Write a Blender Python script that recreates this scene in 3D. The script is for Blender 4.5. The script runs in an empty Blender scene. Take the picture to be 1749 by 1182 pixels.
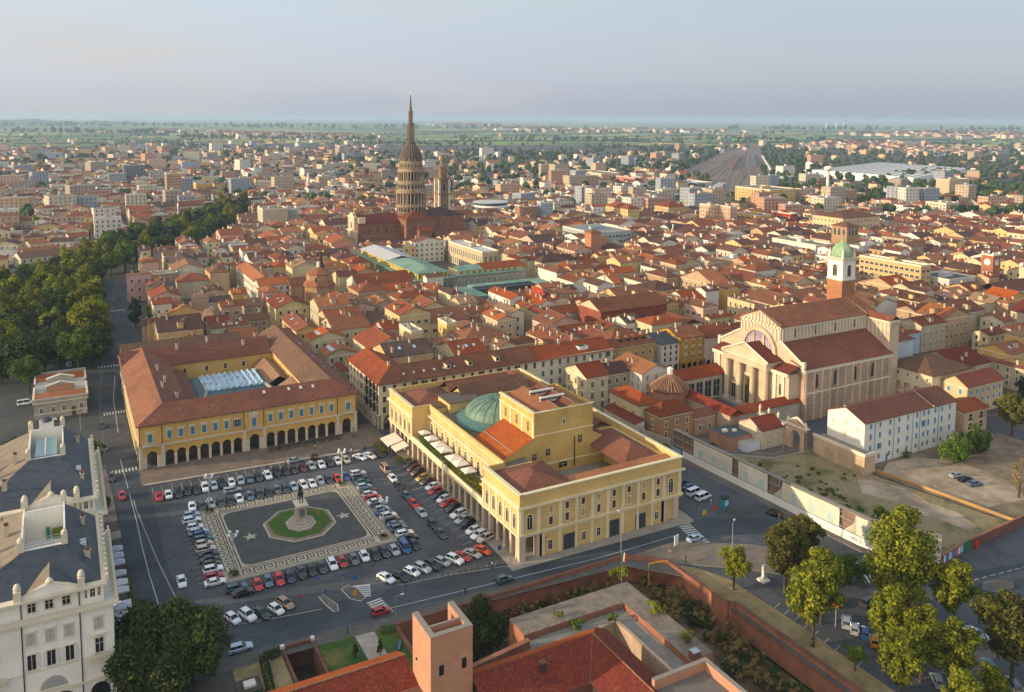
import bpy, math, random
from mathutils import Matrix, Vector
R_ = math.radians
random.seed(11)
sc = bpy.context.scene
COL = sc.collection
# ------------------------------------------------------------ camera, sky, sun
CAMZ, FPX, CX, CY = 100.0, 1426.0, 874.5, 336.0
PITCH, ROLL, YAW = math.atan(134/1426), 0.005, R_(-28.5)
cam = bpy.data.cameras.new('camera'); camo = bpy.data.objects.new('camera', cam); COL.objects.link(camo)
CROT = Matrix.Rotation(YAW, 3, 'Z') @ Matrix.Rotation(math.pi/2-PITCH, 3, 'X') @ Matrix.Rotation(ROLL, 3, 'Z')
camo.matrix_world = Matrix.Translation((0, 0, CAMZ)) @ CROT.to_4x4()
cam.sensor_width = 36; cam.lens = FPX/1749*36; cam.shift_y = -(591-CY)/1749; cam.shift_x = 0
cam.clip_start = 1; cam.clip_end = 80000
sc.camera = camo
SUN = Vector((-.95, .24, .21)).normalized()
SUN_EL = math.asin(SUN.z); SUN_AZ = math.atan2(SUN.x, SUN.y)
w = bpy.data.worlds.new('World'); sc.world = w; w.use_nodes = True
nt = w.node_tree; bg = nt.nodes['Background']
sky = nt.nodes.new('ShaderNodeTexSky'); sky.sky_type = 'NISHITA'; sky.sun_disc = False
sky.sun_elevation = SUN_EL; sky.sun_rotation = SUN_AZ % (2*math.pi)
sky.altitude = 150; sky.air_density = 1.0; sky.dust_density = 3.0; sky.ozone_density = 1.3
# hazy summer veil over the sky, laid out by direction: paler to the west, bluer overhead
tc = nt.nodes.new('ShaderNodeTexCoord'); mp = nt.nodes.new('ShaderNodeMapping'); mp.inputs['Scale'].default_value = (1.1, 1.1, 7)
cn = nt.nodes.new('ShaderNodeTexNoise'); cn.inputs['Scale'].default_value = 2.6; cn.inputs['Detail'].default_value = 6; cn.inputs['Roughness'].default_value = .5
se = nt.nodes.new('ShaderNodeSeparateXYZ'); rp = nt.nodes.new('ShaderNodeValToRGB'); el = rp.color_ramp.elements
for i, (p, c) in enumerate(((0, (2.45, 2.65, 3.15)), (.05, (3.05, 3.25, 3.75)), (.16, (3.1, 3.7, 4.2)), (1, (2.2, 3.0, 4.2)))):
 e = el[i] if i < 2 else el.new(p); e.position = p; e.color = tuple(v/5 for v in c)+(1,)
vs = nt.nodes.new('ShaderNodeVectorMath'); vs.operation = 'DOT_PRODUCT'; vs.inputs[1].default_value = (-.93, .36, 0)
mr = nt.nodes.new('ShaderNodeMapRange'); mr.inputs['From Min'].default_value = -.45; mr.inputs['From Max'].default_value = .75; mr.inputs['To Min'].default_value = 6.1; mr.inputs['To Max'].default_value = 8.4
sm = nt.nodes.new('ShaderNodeVectorMath'); sm.operation = 'SCALE'
cr = nt.nodes.new('ShaderNodeValToRGB'); cr.color_ramp.elements[0].position = .44; cr.color_ramp.elements[1].position = .66
cr.color_ramp.elements[0].color = (0, 0, 0, 1); cr.color_ramp.elements[1].color = (.6, .6, .6, 1)
cm = nt.nodes.new('ShaderNodeMixRGB'); cm.inputs[2].default_value = (4.9, 4.75, 4.65, 1)
mx = nt.nodes.new('ShaderNodeMixRGB'); mx.inputs[0].default_value = .86
L_ = nt.links.new
L_(tc.outputs['Generated'], mp.inputs[0]); L_(mp.outputs[0], cn.inputs['Vector']); L_(cn.outputs['Fac'], cr.inputs[0])
L_(tc.outputs['Generated'], se.inputs[0]); L_(se.outputs['Z'], rp.inputs[0]); L_(tc.outputs['Generated'], vs.inputs[0]); L_(vs.outputs['Value'], mr.inputs[0])
L_(rp.outputs[0], sm.inputs[0]); L_(mr.outputs[0], sm.inputs['Scale']); L_(sm.outputs[0], cm.inputs[1]); wm_ = nt.nodes.new('ShaderNodeMath'); wm_.operation = 'MULTIPLY_ADD'; wm_.inputs[1].default_value = .85; wm_.use_clamp = True; L_(vs.outputs['Value'], wm_.inputs[0]); L_(cr.outputs[0], wm_.inputs[2]); L_(wm_.outputs[0], cm.inputs[0])
# warm glow added to the sky behind the camera, to brighten the shaded facades
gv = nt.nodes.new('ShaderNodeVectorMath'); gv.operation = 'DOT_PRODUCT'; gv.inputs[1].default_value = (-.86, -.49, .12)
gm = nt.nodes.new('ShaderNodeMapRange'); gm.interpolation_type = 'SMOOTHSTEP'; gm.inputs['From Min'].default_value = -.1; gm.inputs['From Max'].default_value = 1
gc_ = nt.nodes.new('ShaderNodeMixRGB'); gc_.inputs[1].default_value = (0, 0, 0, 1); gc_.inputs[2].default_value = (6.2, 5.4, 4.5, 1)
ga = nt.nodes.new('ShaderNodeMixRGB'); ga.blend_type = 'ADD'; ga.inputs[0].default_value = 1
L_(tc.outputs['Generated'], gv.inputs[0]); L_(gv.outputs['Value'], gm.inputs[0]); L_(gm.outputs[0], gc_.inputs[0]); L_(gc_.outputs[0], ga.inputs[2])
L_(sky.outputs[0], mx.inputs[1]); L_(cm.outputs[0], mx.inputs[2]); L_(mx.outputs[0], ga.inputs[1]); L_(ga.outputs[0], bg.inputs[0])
bg.inputs[1].default_value = 0.1
sl = bpy.data.lights.new('sun', 'SUN'); sl.energy = 4.0; sl.angle = R_(.6); sl.color = (1, .79, .53)
so = bpy.data.objects.new('sun', sl); COL.objects.link(so)
so.rotation_euler = SUN.to_track_quat('Z', 'Y').to_euler(); so.location = (-400, 100, 300)
sc.view_settings.view_transform = 'Standard'; sc.view_settings.look = 'None'
sc.view_settings.exposure = 0.56; sc.view_settings.gamma = 1
sc.cycles.use_denoising = True; sc.cycles.max_bounces = 5; sc.cycles.diffuse_bounces = 3
sc.cycles.volume_bounces = 1; sc.cycles.transparent_max_bounces = 4; sc.cycles.use_adaptive_sampling = True
def G(px, py, z=0.0):
 """photo pixel -> point of the plane at height z (x = along the arcade front, y = away)"""
 d = CROT @ Vector(((px-CX)/FPX, -(py-CY)/FPX, -1)); t = (z-CAMZ)/d.z
 return d.x*t, d.y*t
CINV = CROT.transposed()
def P(x, y, z=0.0):
 c = CINV @ Vector((x, y, z-CAMZ))
 if c.z > -1: return (-9999, -9999)
 return CX+FPX*c.x/-c.z, CY-FPX*c.y/-c.z
def inview(x, y, z=8, m=60):
 a, b = P(x, y, z); return -m < a < 1749+m and 150 < b < 1182+m
# ------------------------------------------------------------ materials
def lin(c):
 return tuple((v/12.92 if v <= .04045 else ((v+.055)/1.055)**2.4) for v in c)
def hx(s):
 s = s.lstrip('#'); return lin(tuple(int(s[i:i+2], 16)/255 for i in (0, 2, 4)))
_M = {}
class NT:
 def __init__(s, name, rough=.85, metal=0, spec=.3):
  s.m = bpy.data.materials.new(name); s.m.use_nodes = True; s.t = s.m.node_tree
  s.b = s.t.nodes['Principled BSDF']; s.b.inputs['Roughness'].default_value = rough
  s.b.inputs['Metallic'].default_value = metal; s.b.inputs['Specular IOR Level'].default_value = spec
 def n(s, k, **kw):
  x = s.t.nodes.new('ShaderNode'+k)
  for a, v in kw.items():
   if a in x.inputs: x.inputs[a].default_value = v
   else: setattr(x, a, v)
  return x
 def l(s, a, b): s.t.links.new(a, b)
 def obj(s):
  if not hasattr(s, '_o'): s._o = s.n('TexCoord').outputs['Object']
  return s._o
 def noise(s, scale, detail=4, rough=.6, vec=None, stretch=None):
  x = s.n('TexNoise'); x.inputs['Scale'].default_value = scale; x.inputs['Detail'].default_value = detail
  x.inputs['Roughness'].default_value = rough
  v = vec or s.obj()
  if stretch:
   mpn = s.n('Mapping'); mpn.inputs['Scale'].default_value = stretch; s.l(v, mpn.inputs[0]); v = mpn.outputs[0]
  s.l(v, x.inputs['Vector']); return x.outputs['Fac']
 def ramp(s, fac, stops, interp='LINEAR'):
  x = s.n('ValToRGB'); e = x.color_ramp.elements; x.color_ramp.interpolation = interp
  while len(e) < len(stops): e.new(.5)
  for q, (p, c) in zip(e, stops): q.position = p; q.color = (*c[:3], 1) if not isinstance(c, (int, float)) else (c, c, c, 1)
  s.l(fac, x.inputs[0]); return x.outputs[0]
 def mix(s, fac, a, b, mode='MIX'):
  x = s.n('MixRGB', blend_type=mode)
  for i, v in enumerate((fac, a, b)):
   if hasattr(v, 'links') or hasattr(v, 'is_linked'): s.l(v, x.inputs[i])
   elif isinstance(v, (int, float)): x.inputs[i].default_value = v if i == 0 else (v, v, v, 1)
   else: x.inputs[i].default_value = (*v[:3], 1)
  return x.outputs[0]
 def col(s, c): s.l(c, s.b.inputs['Base Color']); return s.m
 def bump(s, fac, d=.1, st=.5):
  x = s.n('Bump'); x.inputs['Distance'].default_value = d; x.inputs['Strength'].default_value = st
  s.l(fac, x.inputs['Height']); s.l(x.outputs[0], s.b.inputs['Normal'])
def rnd(t): return t.n('ObjectInfo').outputs['Random']
def isl(t): return t.n('NewGeometry').outputs['Random Per Island']
def sca(c, k): return tuple(min(.95, v*k) for v in c)
def plaster(c, dirt=.35, name='plaster'):
 k = (name, c, dirt)
 if k in _M: return _M[k]
 t = NT(name, .9); b = hx(c) if isinstance(c, str) else c
 f = t.noise(.16, 5, .65); g = t.noise(1.3, 5, .7, stretch=(1, 1, .25))
 x = t.ramp(f, [(.3, sca(b, 1-dirt)), (.62, b), (.85, sca(b, 1.08))])
 x = t.mix(t.ramp(g, [(.42, 0), (.75, .28)]), x, sca(b, .62))
 t.bump(t.noise(3, 3), .03, .3)
 _M[k] = t.col(x); return _M[k]
TILES = {'rust': ('#864e35', '#5c3428', '#a46f4e'), 'orange': ('#a45e3a', '#7c422d', '#bf8459'), 'brown': ('#6d4935', '#483329', '#88674f'),
         'red': ('#793f30', '#542d27', '#956049'), 'tan': ('#937258', '#70543f', '#ae9076'), 'dark': ('#563e35', '#3a2b28', '#735a4a')}
def tile(c='rust', vary=.22):
 k = ('tile', c, vary)
 if k in _M: return _M[k]
 a, d, l = (hx(v) for v in TILES[c])
 t = NT('roof_tiles_'+c, .85)
 big = t.noise(.3, 5, .7); fine = t.noise(1.6, 4, .8); tiny = t.noise(4.5, 2, .7)
 x = t.ramp(big, [(.3, d), (.47, a), (.58, a), (.72, l)])
 x = t.mix(t.ramp(fine, [(.42, 0), (.58, .8)]), x, d)
 x = t.mix(t.ramp(tiny, [(.53, 0), (.62, .8)]), x, l)
 x = t.mix(t.ramp(t.noise(.07, 3, .6), [(.5, 0), (.62, .35)]), x, sca(d, .85))
 wv = t.n('TexWave'); wv.inputs['Scale'].default_value = 1.1; wv.inputs['Distortion'].default_value = .4
 wv.bands_direction = 'X'; t.l(t.obj(), wv.inputs[0])
 wy = t.n('TexWave'); wy.inputs['Scale'].default_value = 1.1; wy.inputs['Distortion'].default_value = .4
 wy.bands_direction = 'Y'; t.l(t.obj(), wy.inputs[0])
 mw = t.mix(.5, wv.outputs['Color'], wy.outputs['Color'])
 x = t.mix(t.ramp(mw, [(.2, .3), (.6, 0)]), x, sca(d, .6))
 h = t.n('HueSaturation'); r = rnd(t)
 mr = t.n('MapRange'); mr.inputs['To Min'].default_value = 1-vary; mr.inputs['To Max'].default_value = 1+vary; t.l(r, mr.inputs[0]); t.l(mr.outputs[0], h.inputs['Value'])
 mh = t.n('MapRange'); mh.inputs['To Min'].default_value = .492; mh.inputs['To Max'].default_value = .512; rn = t.n('Math', operation='FRACT'); ml = t.n('Math', operation='MULTIPLY'); ml.inputs[1].default_value = 7.3; t.l(r, ml.inputs[0]); t.l(ml.outputs[0], rn.inputs[0]); t.l(rn.outputs[0], mh.inputs[0]); t.l(mh.outputs[0], h.inputs['Hue'])
 ms_ = t.n('MapRange'); ms_.inputs['To Min'].default_value = 1.18; ms_.inputs['To Max'].default_value = .95; t.l(rn.outputs[0], ms_.inputs[0]); t.l(ms_.outputs[0], h.inputs['Saturation'])
 t.l(x, h.inputs['Color']); t.bump(mw, .06, .5)
 _M[k] = t.col(h.outputs[0]); return _M[k]
def plain(c, rough=.7, metal=0, name='painted', spec=.3, n=.12):
 k = ('plain', c, rough, metal, name)
 if k in _M: return _M[k]
 t = NT(name, rough, metal, spec); b = hx(c) if isinstance(c, str) else c
 _M[k] = t.col(t.ramp(t.noise(1.7, 4), [(.3, sca(b, 1-n)), (.7, sca(b, 1+n))])); return _M[k]
def two(c1, c2, scale=1., rough=.9, name='mottled', lo=.4, hi=.62, detail=6, stretch=None, bump=0):
 k = ('two', c1, c2, scale, name, lo, hi)
 if k in _M: return _M[k]
 t = NT(name, rough); f = t.noise(scale, detail, .65, stretch=stretch)
 x = t.ramp(f, [(lo, hx(c1)), (hi, hx(c2))])
 g = t.noise(scale*7, 3, .7); x = t.mix(t.ramp(g, [(.35, .25), (.65, 0)]), x, sca(hx(c1), .6))
 if bump: t.bump(g, bump, .6)
 _M[k] = t.col(x); return _M[k]
def brick(c1='#9a5a42', c2='#7d4333', scale=1.0, name='brick'):
 k = ('brick', c1, c2)
 if k in _M: return _M[k]
 t = NT(name, .9); a, b = hx(c1), hx(c2)
 x = t.ramp(t.noise(.35, 6, .7), [(.3, b), (.6, a), (.85, sca(a, 1.3))])
 x = t.mix(t.ramp(t.noise(2.4, 4, .8), [(.45, 0), (.75, .5)]), x, sca(b, .7))
 bw = t.n('TexWave'); bw.bands_direction = 'Z'; bw.inputs['Scale'].default_value = 1.6; bw.inputs['Distortion'].default_value = 1.2; t.l(t.obj(), bw.inputs[0])
 x = t.mix(t.ramp(bw.outputs['Color'], [(.0, .16), (.5, 0)]), x, sca(b, .6)); t.bump(t.noise(5, 3), .04, .5)
 _M[k] = t.col(x); return _M[k]
def glass(c='#1b2226'):
 k = ('glass', c)
 if k in _M: return _M[k]
 t = NT('window_glass', .12, 0, .6); b = hx(c)
 _M[k] = t.col(t.ramp(t.noise(.3, 2), [(.35, sca(b, .6)), (.7, sca(b, 1.8))])); return _M[k]
def paint(c):
 k = ('paint', c)
 if k in _M: return _M[k]
 t = NT('car_paint', .3, .15, .5); t.b.inputs['Coat Weight'].default_value = .6; t.b.inputs['Coat Roughness'].default_value = .08
 t.b.inputs['Base Color'].default_value = (*hx(c), 1); _M[k] = t.m; return _M[k]
def foliage(c1, c2, c3, name='foliage'):
 k = ('fol', c1, c2)
 if k in _M: return _M[k]
 t = NT(name, .8, 0, .2)
 x = t.ramp(isl(t), [(0, hx(c1)), (.5, hx(c2)), (1, hx(c3))])
 big = t.noise(.35, 3, .6); x = t.mix(t.ramp(big, [(.35, .45), (.65, 0)]), x, sca(hx(c1), .7))
 h = t.n('HueSaturation'); r = rnd(t); mr = t.n('MapRange'); mr.inputs['To Min'].default_value = .75; mr.inputs['To Max'].default_value = 1.25
 t.l(r, mr.inputs[0]); t.l(mr.outputs[0], h.inputs['Value']); t.l(x, h.inputs['Color'])
 tr = t.n('BsdfTranslucent'); ms = t.n('MixShader'); ms.inputs[0].default_value = .32
 t.l(h.outputs[0], t.b.inputs['Base Color']); t.l(h.outputs[0], tr.inputs[0])
 t.l(t.b.outputs[0], ms.inputs[1]); t.l(tr.outputs[0], ms.inputs[2]); t.l(ms.outputs[0], t.t.nodes['Material Output'].inputs[0])
 _M[k] = t.m; return _M[k]
def islandmat(name, cols, rough=.9, noise=.25, scale=.3):
 k = ('isl', name)
 if k in _M: return _M[k]
 t = NT(name, rough); n = len(cols)
 x = t.ramp(isl(t), [(i/n, hx(c)) for i, c in enumerate(cols)], 'CONSTANT')
 f = t.noise(scale, 4, .6); x = t.mix(t.ramp(f, [(.35, noise*1.6), (.65, 0)]), x, t.mix(.5, x, (0, 0, 0), 'MULTIPLY'))
 _M[k] = t.col(x); return _M[k]
STONE = plaster('#cfc2a8', .2, 'pale_stone'); TRIM = plaster('#d6cbb2', .15, 'trim'); DARK = plain('#15161a', .8, name='dark_opening')
GLS = glass(); WOODBR = plain('#4a352c', .7, name='brown_shutter'); BLUESH = plain('#3f7890', .6, name='blue_shutter')
WHITE = plaster('#e6ded0', .15, 'white_plaster'); METAL = plain('#8d9090', .4, .6, 'metal'); IRON = plain('#2b2d2e', .6, .3, 'dark_iron')
# ------------------------------------------------------------ mesh building
class MB:
 def __init__(s): s.v = []; s.f = []; s.mi = []; s.ms = []
 def m(s, mat):
  if mat not in s.ms: s.ms.append(mat)
  return s.ms.index(mat)
 def add(s, vs, fs, mat):
  n = len(s.v); s.v += [tuple(p) for p in vs]; k = s.m(mat)
  for f in fs: s.f.append(tuple(i+n for i in f)); s.mi.append(k)
 def poly(s, pts, mat): s.add(pts, [tuple(range(len(pts)))], mat)
 def box(s, x0, y0, z0, x1, y1, z1, mat, top=None, bottom=True):
  vs = [(x0, y0, z0), (x1, y0, z0), (x1, y1, z0), (x0, y1, z0), (x0, y0, z1), (x1, y0, z1), (x1, y1, z1), (x0, y1, z1)]
  fs = [(0, 1, 5, 4), (1, 2, 6, 5), (2, 3, 7, 6), (3, 0, 4, 7)]
  if bottom: fs.append((3, 2, 1, 0))
  if not top: fs.append((4, 5, 6, 7))
  s.add(vs, fs, mat)
  if top: s.add(vs[4:], [(0, 1, 2, 3)], top)
 def obox(s, cx, cy, ang, lx, ly, z0, z1, mat, top=None):
  c, n = math.cos(ang), math.sin(ang)
  q = [(cx+c*a-n*b, cy+n*a+c*b) for a, b in ((-lx/2, -ly/2), (lx/2, -ly/2), (lx/2, ly/2), (-lx/2, ly/2))]
  s.prism(q, z0, z1, mat, top)
 def prism(s, q, z0, z1, mat, top=None, bottom=True):
  n = len(q); vs = [(x, y, z0) for x, y in q]+[(x, y, z1) for x, y in q]
  fs = [(i, (i+1) % n, (i+1) % n+n, i+n) for i in range(n)]
  if bottom: fs.append(tuple(range(n))[::-1])
  s.add(vs, fs, mat); s.add(vs[n:], [tuple(range(n))], top or mat)
 def lathe(s, cx, cy, prof, n, mat, a0=0, a1=2*math.pi, sx=1, sy=1):
  full = abs(a1-a0-2*math.pi) < 1e-6; k = n if full else n+1
  vs = []; fs = []
  for r, z in prof:
   for i in range(k):
    a = a0+(a1-a0)*i/n; vs.append((cx+sx*r*math.cos(a), cy+sy*r*math.sin(a), z))
  for j in range(len(prof)-1):
   for i in range(n):
    i2 = (i+1) % k if full else i+1
    fs.append((j*k+i, j*k+i2, (j+1)*k+i2, (j+1)*k+i))
  if full:
   if prof[0][0] > 0: fs.append(tuple(range(k))[::-1])
   if prof[-1][0] > 0: fs.append(tuple(range((len(prof)-1)*k, len(prof)*k)))
  s.add(vs, fs, mat)
 def cyl(s, cx, cy, z0, z1, r0, r1, n, mat): s.lathe(cx, cy, [(r0, z0), (r1, z1)], n, mat)
 def bar(s, a, b, r, mat, n=6):
  a, b = Vector(a), Vector(b); d = (b-a)
  if d.length < 1e-6: return
  q = d.to_track_quat('Z', 'Y').to_matrix(); vs = []
  for p in (a, b):
   for i in range(n):
    t = 2*math.pi*i/n; vs.append(tuple(p+q @ Vector((r*math.cos(t), r*math.sin(t), 0))))
  s.add(vs, [(i, (i+1) % n, (i+1) % n+n, i+n) for i in range(n)]+[tuple(range(n))[::-1], tuple(range(n, 2*n))], mat)
 def strip(s, path, wd, z, mat):
  L = []; Rr = []
  for i, p in enumerate(path):
   a = path[max(0, i-1)]; b = path[min(len(path)-1, i+1)]
   d = Vector((b[0]-a[0], b[1]-a[1])).normalized(); L.append((p[0]-d.y*wd/2, p[1]+d.x*wd/2, z)); Rr.append((p[0]+d.y*wd/2, p[1]-d.x*wd/2, z))
  n = len(path); s.add(L+Rr, [(i+n, i+1+n, i+1, i) for i in range(n-1)], mat)
 def build(s, name, parent=None, loc=None, smooth=False, rot=0):
  me = bpy.data.meshes.new(name)
  o = bpy.data.objects.new(name, me); COL.objects.link(o)
  off = (0, 0, 0)
  if parent is not None:
   o.parent = parent; off = ORG.get(parent.name, (0, 0, 0))
  if loc is not None:
   wl = loc; o.location = (wl[0]-off[0], wl[1]-off[1], wl[2]-off[2]) if parent is not None else wl
   off = loc
  ORG[o.name] = off
  me.from_pydata([(a-off[0], b-off[1], c-off[2]) for a, b, c in s.v] if off != (0, 0, 0) else s.v, [], s.f)
  for m_ in s.ms: me.materials.append(m_)
  me.polygons.foreach_set('material_index', s.mi)
  if smooth: me.polygons.foreach_set('use_smooth', [True]*len(s.f))
  me.update(); return o
ORG = {}
def tag(o, label=None, cat=None, group=None, kind=None):
 if label: o['label'] = label
 if cat: o['category'] = cat
 if group: o['group'] = group
 if kind: o['kind'] = kind
 return o
def thing(name, label, cat, x, y, z=0, rz=0, group=None):
 o = bpy.data.objects.new(name, None); COL.objects.link(o); o.location = (x, y, z); o.rotation_euler.z = rz
 o.empty_display_size = .5; ORG[o.name] = (x, y, z); return tag(o, label, cat, group)
def struct(name, mb, **k): return tag(mb.build(name, **k), kind='structure')
def inst(me, name, parent, loc, rz=0, sc_=None):
 o = bpy.data.objects.new(name, me); COL.objects.link(o)
 if parent is not None:
  o.parent = parent; off = ORG.get(parent.name, (0, 0, 0)); loc = (loc[0]-off[0], loc[1]-off[1], loc[2]-off[2])
 o.location = loc; o.rotation_euler.z = rz
 if sc_: o.scale = sc_
 return o
def copy_tree(src, loc=None, rz=None, parent=None, s=None):
 c = src.copy(); COL.objects.link(c)
 if parent is not None: c.parent = parent
 if loc is not None: c.location = loc
 if rz is not None: c.rotation_euler.z = rz
 if s is not None: c.scale = (s, s, s) if isinstance(s, (int, float)) else s
 for ch in KIDS.get(src.name, []): copy_tree(ch, parent=c)
 return c
KIDS = {}
def reg(root):
 def rec(o):
  KIDS[o.name] = [c for c in bpy.data.objects if c.parent == o]
  for c in KIDS[o.name]: rec(c)
 rec(root); return root
# ------------------------------------------------------------ windows and building helpers
_W = {}
FACE = {'-v': 0, '-u': -math.pi/2, '+v': math.pi, '+u': math.pi/2}
def winmesh(kind, w_, h, fr, leaf, pane):
 k = (kind, w_, h, fr, leaf, pane)
 if k in _W: return _W[k]
 b = MB(); hw = w_/2; e = .16
 fm, lm, gm = fr, leaf, pane
 def bx(x0, z0, x1, z1, d, m): b.box(x0, -d, z0, x1, 0, z1, m)
 if kind != 'bare' and kind != 'arch':
  bx(-hw-e, 0, -hw, h+e, .1, fm); bx(hw, 0, hw+e, h+e, .1, fm); bx(-hw-e*1.5, h+.001, hw+e*1.5, h+e*1.3, .18, fm); bx(-hw-e*1.4, -e, hw+e*1.4, 0, .22, fm)
 if kind == 'hood': bx(-hw-.45, h+.5, hw+.45, h+.68, .45, fm); bx(-hw-.3, h+.2, hw+.3, h+.5, .12, fm)
 if kind in ('plain', 'hood', 'bare', 'glass'):
  b.poly([(-hw, -.03, 0), (hw, -.03, 0), (hw, -.03, h), (-hw, -.03, h)], gm)
  bx(-.04, 0, .04, h, .06, fm); bx(-hw, h*.62, hw, h*.62+.06, .055, fm)
 if kind in ('shut', 'hoodshut'):
  bx(-hw, 0, -.02, h, .06, lm); bx(.02, 0, hw, h, .06, lm); b.poly([(-.02, -.02, 0), (.02, -.02, 0), (.02, -.02, h), (-.02, -.02, h)], DARK)
  for q in range(1, int(h/.45)): bx(-hw+.08, q*.45, hw-.08, q*.45+.05, .08, lm)
  if kind == 'hoodshut': bx(-hw-.45, h+.5, hw+.45, h+.68, .45, fm); bx(-hw-.3, h+.2, hw+.3, h+.5, .12, fm)
 if kind == 'open':
  b.poly([(-hw, -.03, 0), (hw, -.03, 0), (hw, -.03, h), (-hw, -.03, h)], gm); bx(-.04, 0, .04, h, .06, fm)
  bx(-hw-hw*.95, 0, -hw-.02, h, .14, lm); bx(hw+.02, 0, hw+hw*.95, h, .14, lm)
 if kind == 'arch':
  n = 8; zc = h-hw; pts = [(-hw, -.03, 0), (hw, -.03, 0)]+[(hw*math.cos(math.pi*i/n), -.03, zc+hw*math.sin(math.pi*i/n)) for i in range(n+1)]
  b.poly(pts, gm); bx(-.05, 0, .05, zc, .07, fm); bx(-hw, zc-.04, hw, zc+.05, .075, fm)
  bx(-hw-e, 0, -hw, zc, .12, fm); bx(hw, 0, hw+e, zc, .12, fm); bx(-hw-e*1.4, -e, hw+e*1.4, 0, .22, fm)
  for i in range(n):
   a, c = math.pi*i/n, math.pi*(i+1)/n
   q = [(r*math.cos(t), zc+r*math.sin(t)) for r, t in ((hw, a), (hw+e*1.3, a), (hw+e*1.3, c), (hw, c))]
   vs = [(x, -.12, z) for x, z in q]+[(x, 0, z) for x, z in q]
   b.add(vs, [(0, 1, 2, 3), (1, 5, 6, 2), (0, 3, 7, 4)], fm)
 me = bpy.data.meshes.new('window'); me.from_pydata(b.v, [], b.f)
 for m_ in b.ms: me.materials.append(m_)
 me.polygons.foreach_set('material_index', b.mi); me.update(); _W[k] = me; return me
def window(parent, face, x, y, z, w_=1.1, h=1.9, kind='plain', fr=None, leaf=None, pane=None, name='window'):
 return inst(winmesh(kind, w_, h, fr or TRIM, leaf or WOODBR, pane or GLS), name, parent, (x, y, z), FACE[face])
def wrow(parent, face, fix, a0, a1, n, z, w_=1.1, h=1.9, kind='plain', inset=None, skip=(), **k):
 """n windows in a row on the facade plane x=fix ('-u') or y=fix ('-v') between a0 and a1"""
 for i in range(n):
  if i in skip: continue
  a = a0+(a1-a0)*(i+.5)/n
  kd = kind(i) if callable(kind) else kind
  x, y = (fix, a) if face in ('-u', '+u') else (a, fix)
  window(parent, face, x, y, z, w_, h, kd, **k)
def wframe(face, fix):
 """maps (a, outward, z) on a facade to world"""
 if face == '-v': return lambda a, d, z: (a, fix-d, z)
 if face == '-u': return lambda a, d, z: (fix-d, a, z)
 if face == '+v': return lambda a, d, z: (a, fix+d, z)
 return lambda a, d, z: (fix+d, a, z)
def fbox(b, face, fix, a0, a1, z0, z1, d, mat, d0=0):
 f = wframe(face, fix); p, q = f(a0, d0, z0), f(a1, d, z1)
 b.box(min(p[0], q[0]), min(p[1], q[1]), z0, max(p[0], q[0]), max(p[1], q[1]), z1, mat)
def arcade(b, face, fix, a0, a1, n, z0, z1, op, spring, mat, th=.7, col=None, seg=8, pier=None):
 """a wall between z0 and z1 pierced by n round-headed openings of width op, wall thickness th going inwards"""
 f = wframe(face, fix); bay = (a1-a0)/n; r = op/2
 def P3(a, z, d=0): return f(a, d, z)
 for i in range(n):
  c = a0+bay*(i+.5); l, rr = c-bay/2, c+bay/2
  crown = [(c-r*math.cos(math.pi*k/seg), spring+r*math.sin(math.pi*k/seg)) for k in range(seg+1)]
  prof = [(c-r, z0)]+crown+[(c+r, z0)]
  for d in (0, -th):
   pm = mat
   b.poly([P3(l, z0, d), P3(c-r, z0, d), P3(c-r, spring, d), P3(l, spring, d)], pier or pm)
   b.poly([P3(c+r, z0, d), P3(rr, z0, d), P3(rr, spring, d), P3(c+r, spring, d)], pier or pm)
   for k in range(seg):
    a, e = crown[k], crown[k+1]
    b.poly([P3(a[0] if k else l, a[1], d) if k else P3(l, spring, d), P3(*crown[k], d), P3(*e, d), P3(e[0], z1, d), P3(a[0] if k else l, z1, d)] if k == 0 else [P3(*a, d), P3(*e, d), P3(e[0], z1, d), P3(a[0], z1, d)], pm)
   b.poly([P3(*crown[-1], d), P3(rr, spring, d), P3(rr, z1, d), P3(c+r, z1, d)], pm)
  for k in range(len(prof)-1):
   p, q = prof[k], prof[k+1]; b.poly([P3(*p, 0), P3(*q, 0), P3(*q, -th), P3(*p, -th)], pier if (pier and (k == 0 or k == len(prof)-2)) else mat)
def cornice(b, x0, y0, x1, y1, z0, z1, out, mat, faces=('-u', '-v', '+u', '+v')):
 b.box(x0-out, y0-out, z0, x1+out, y1+out, z1, mat)
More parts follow.
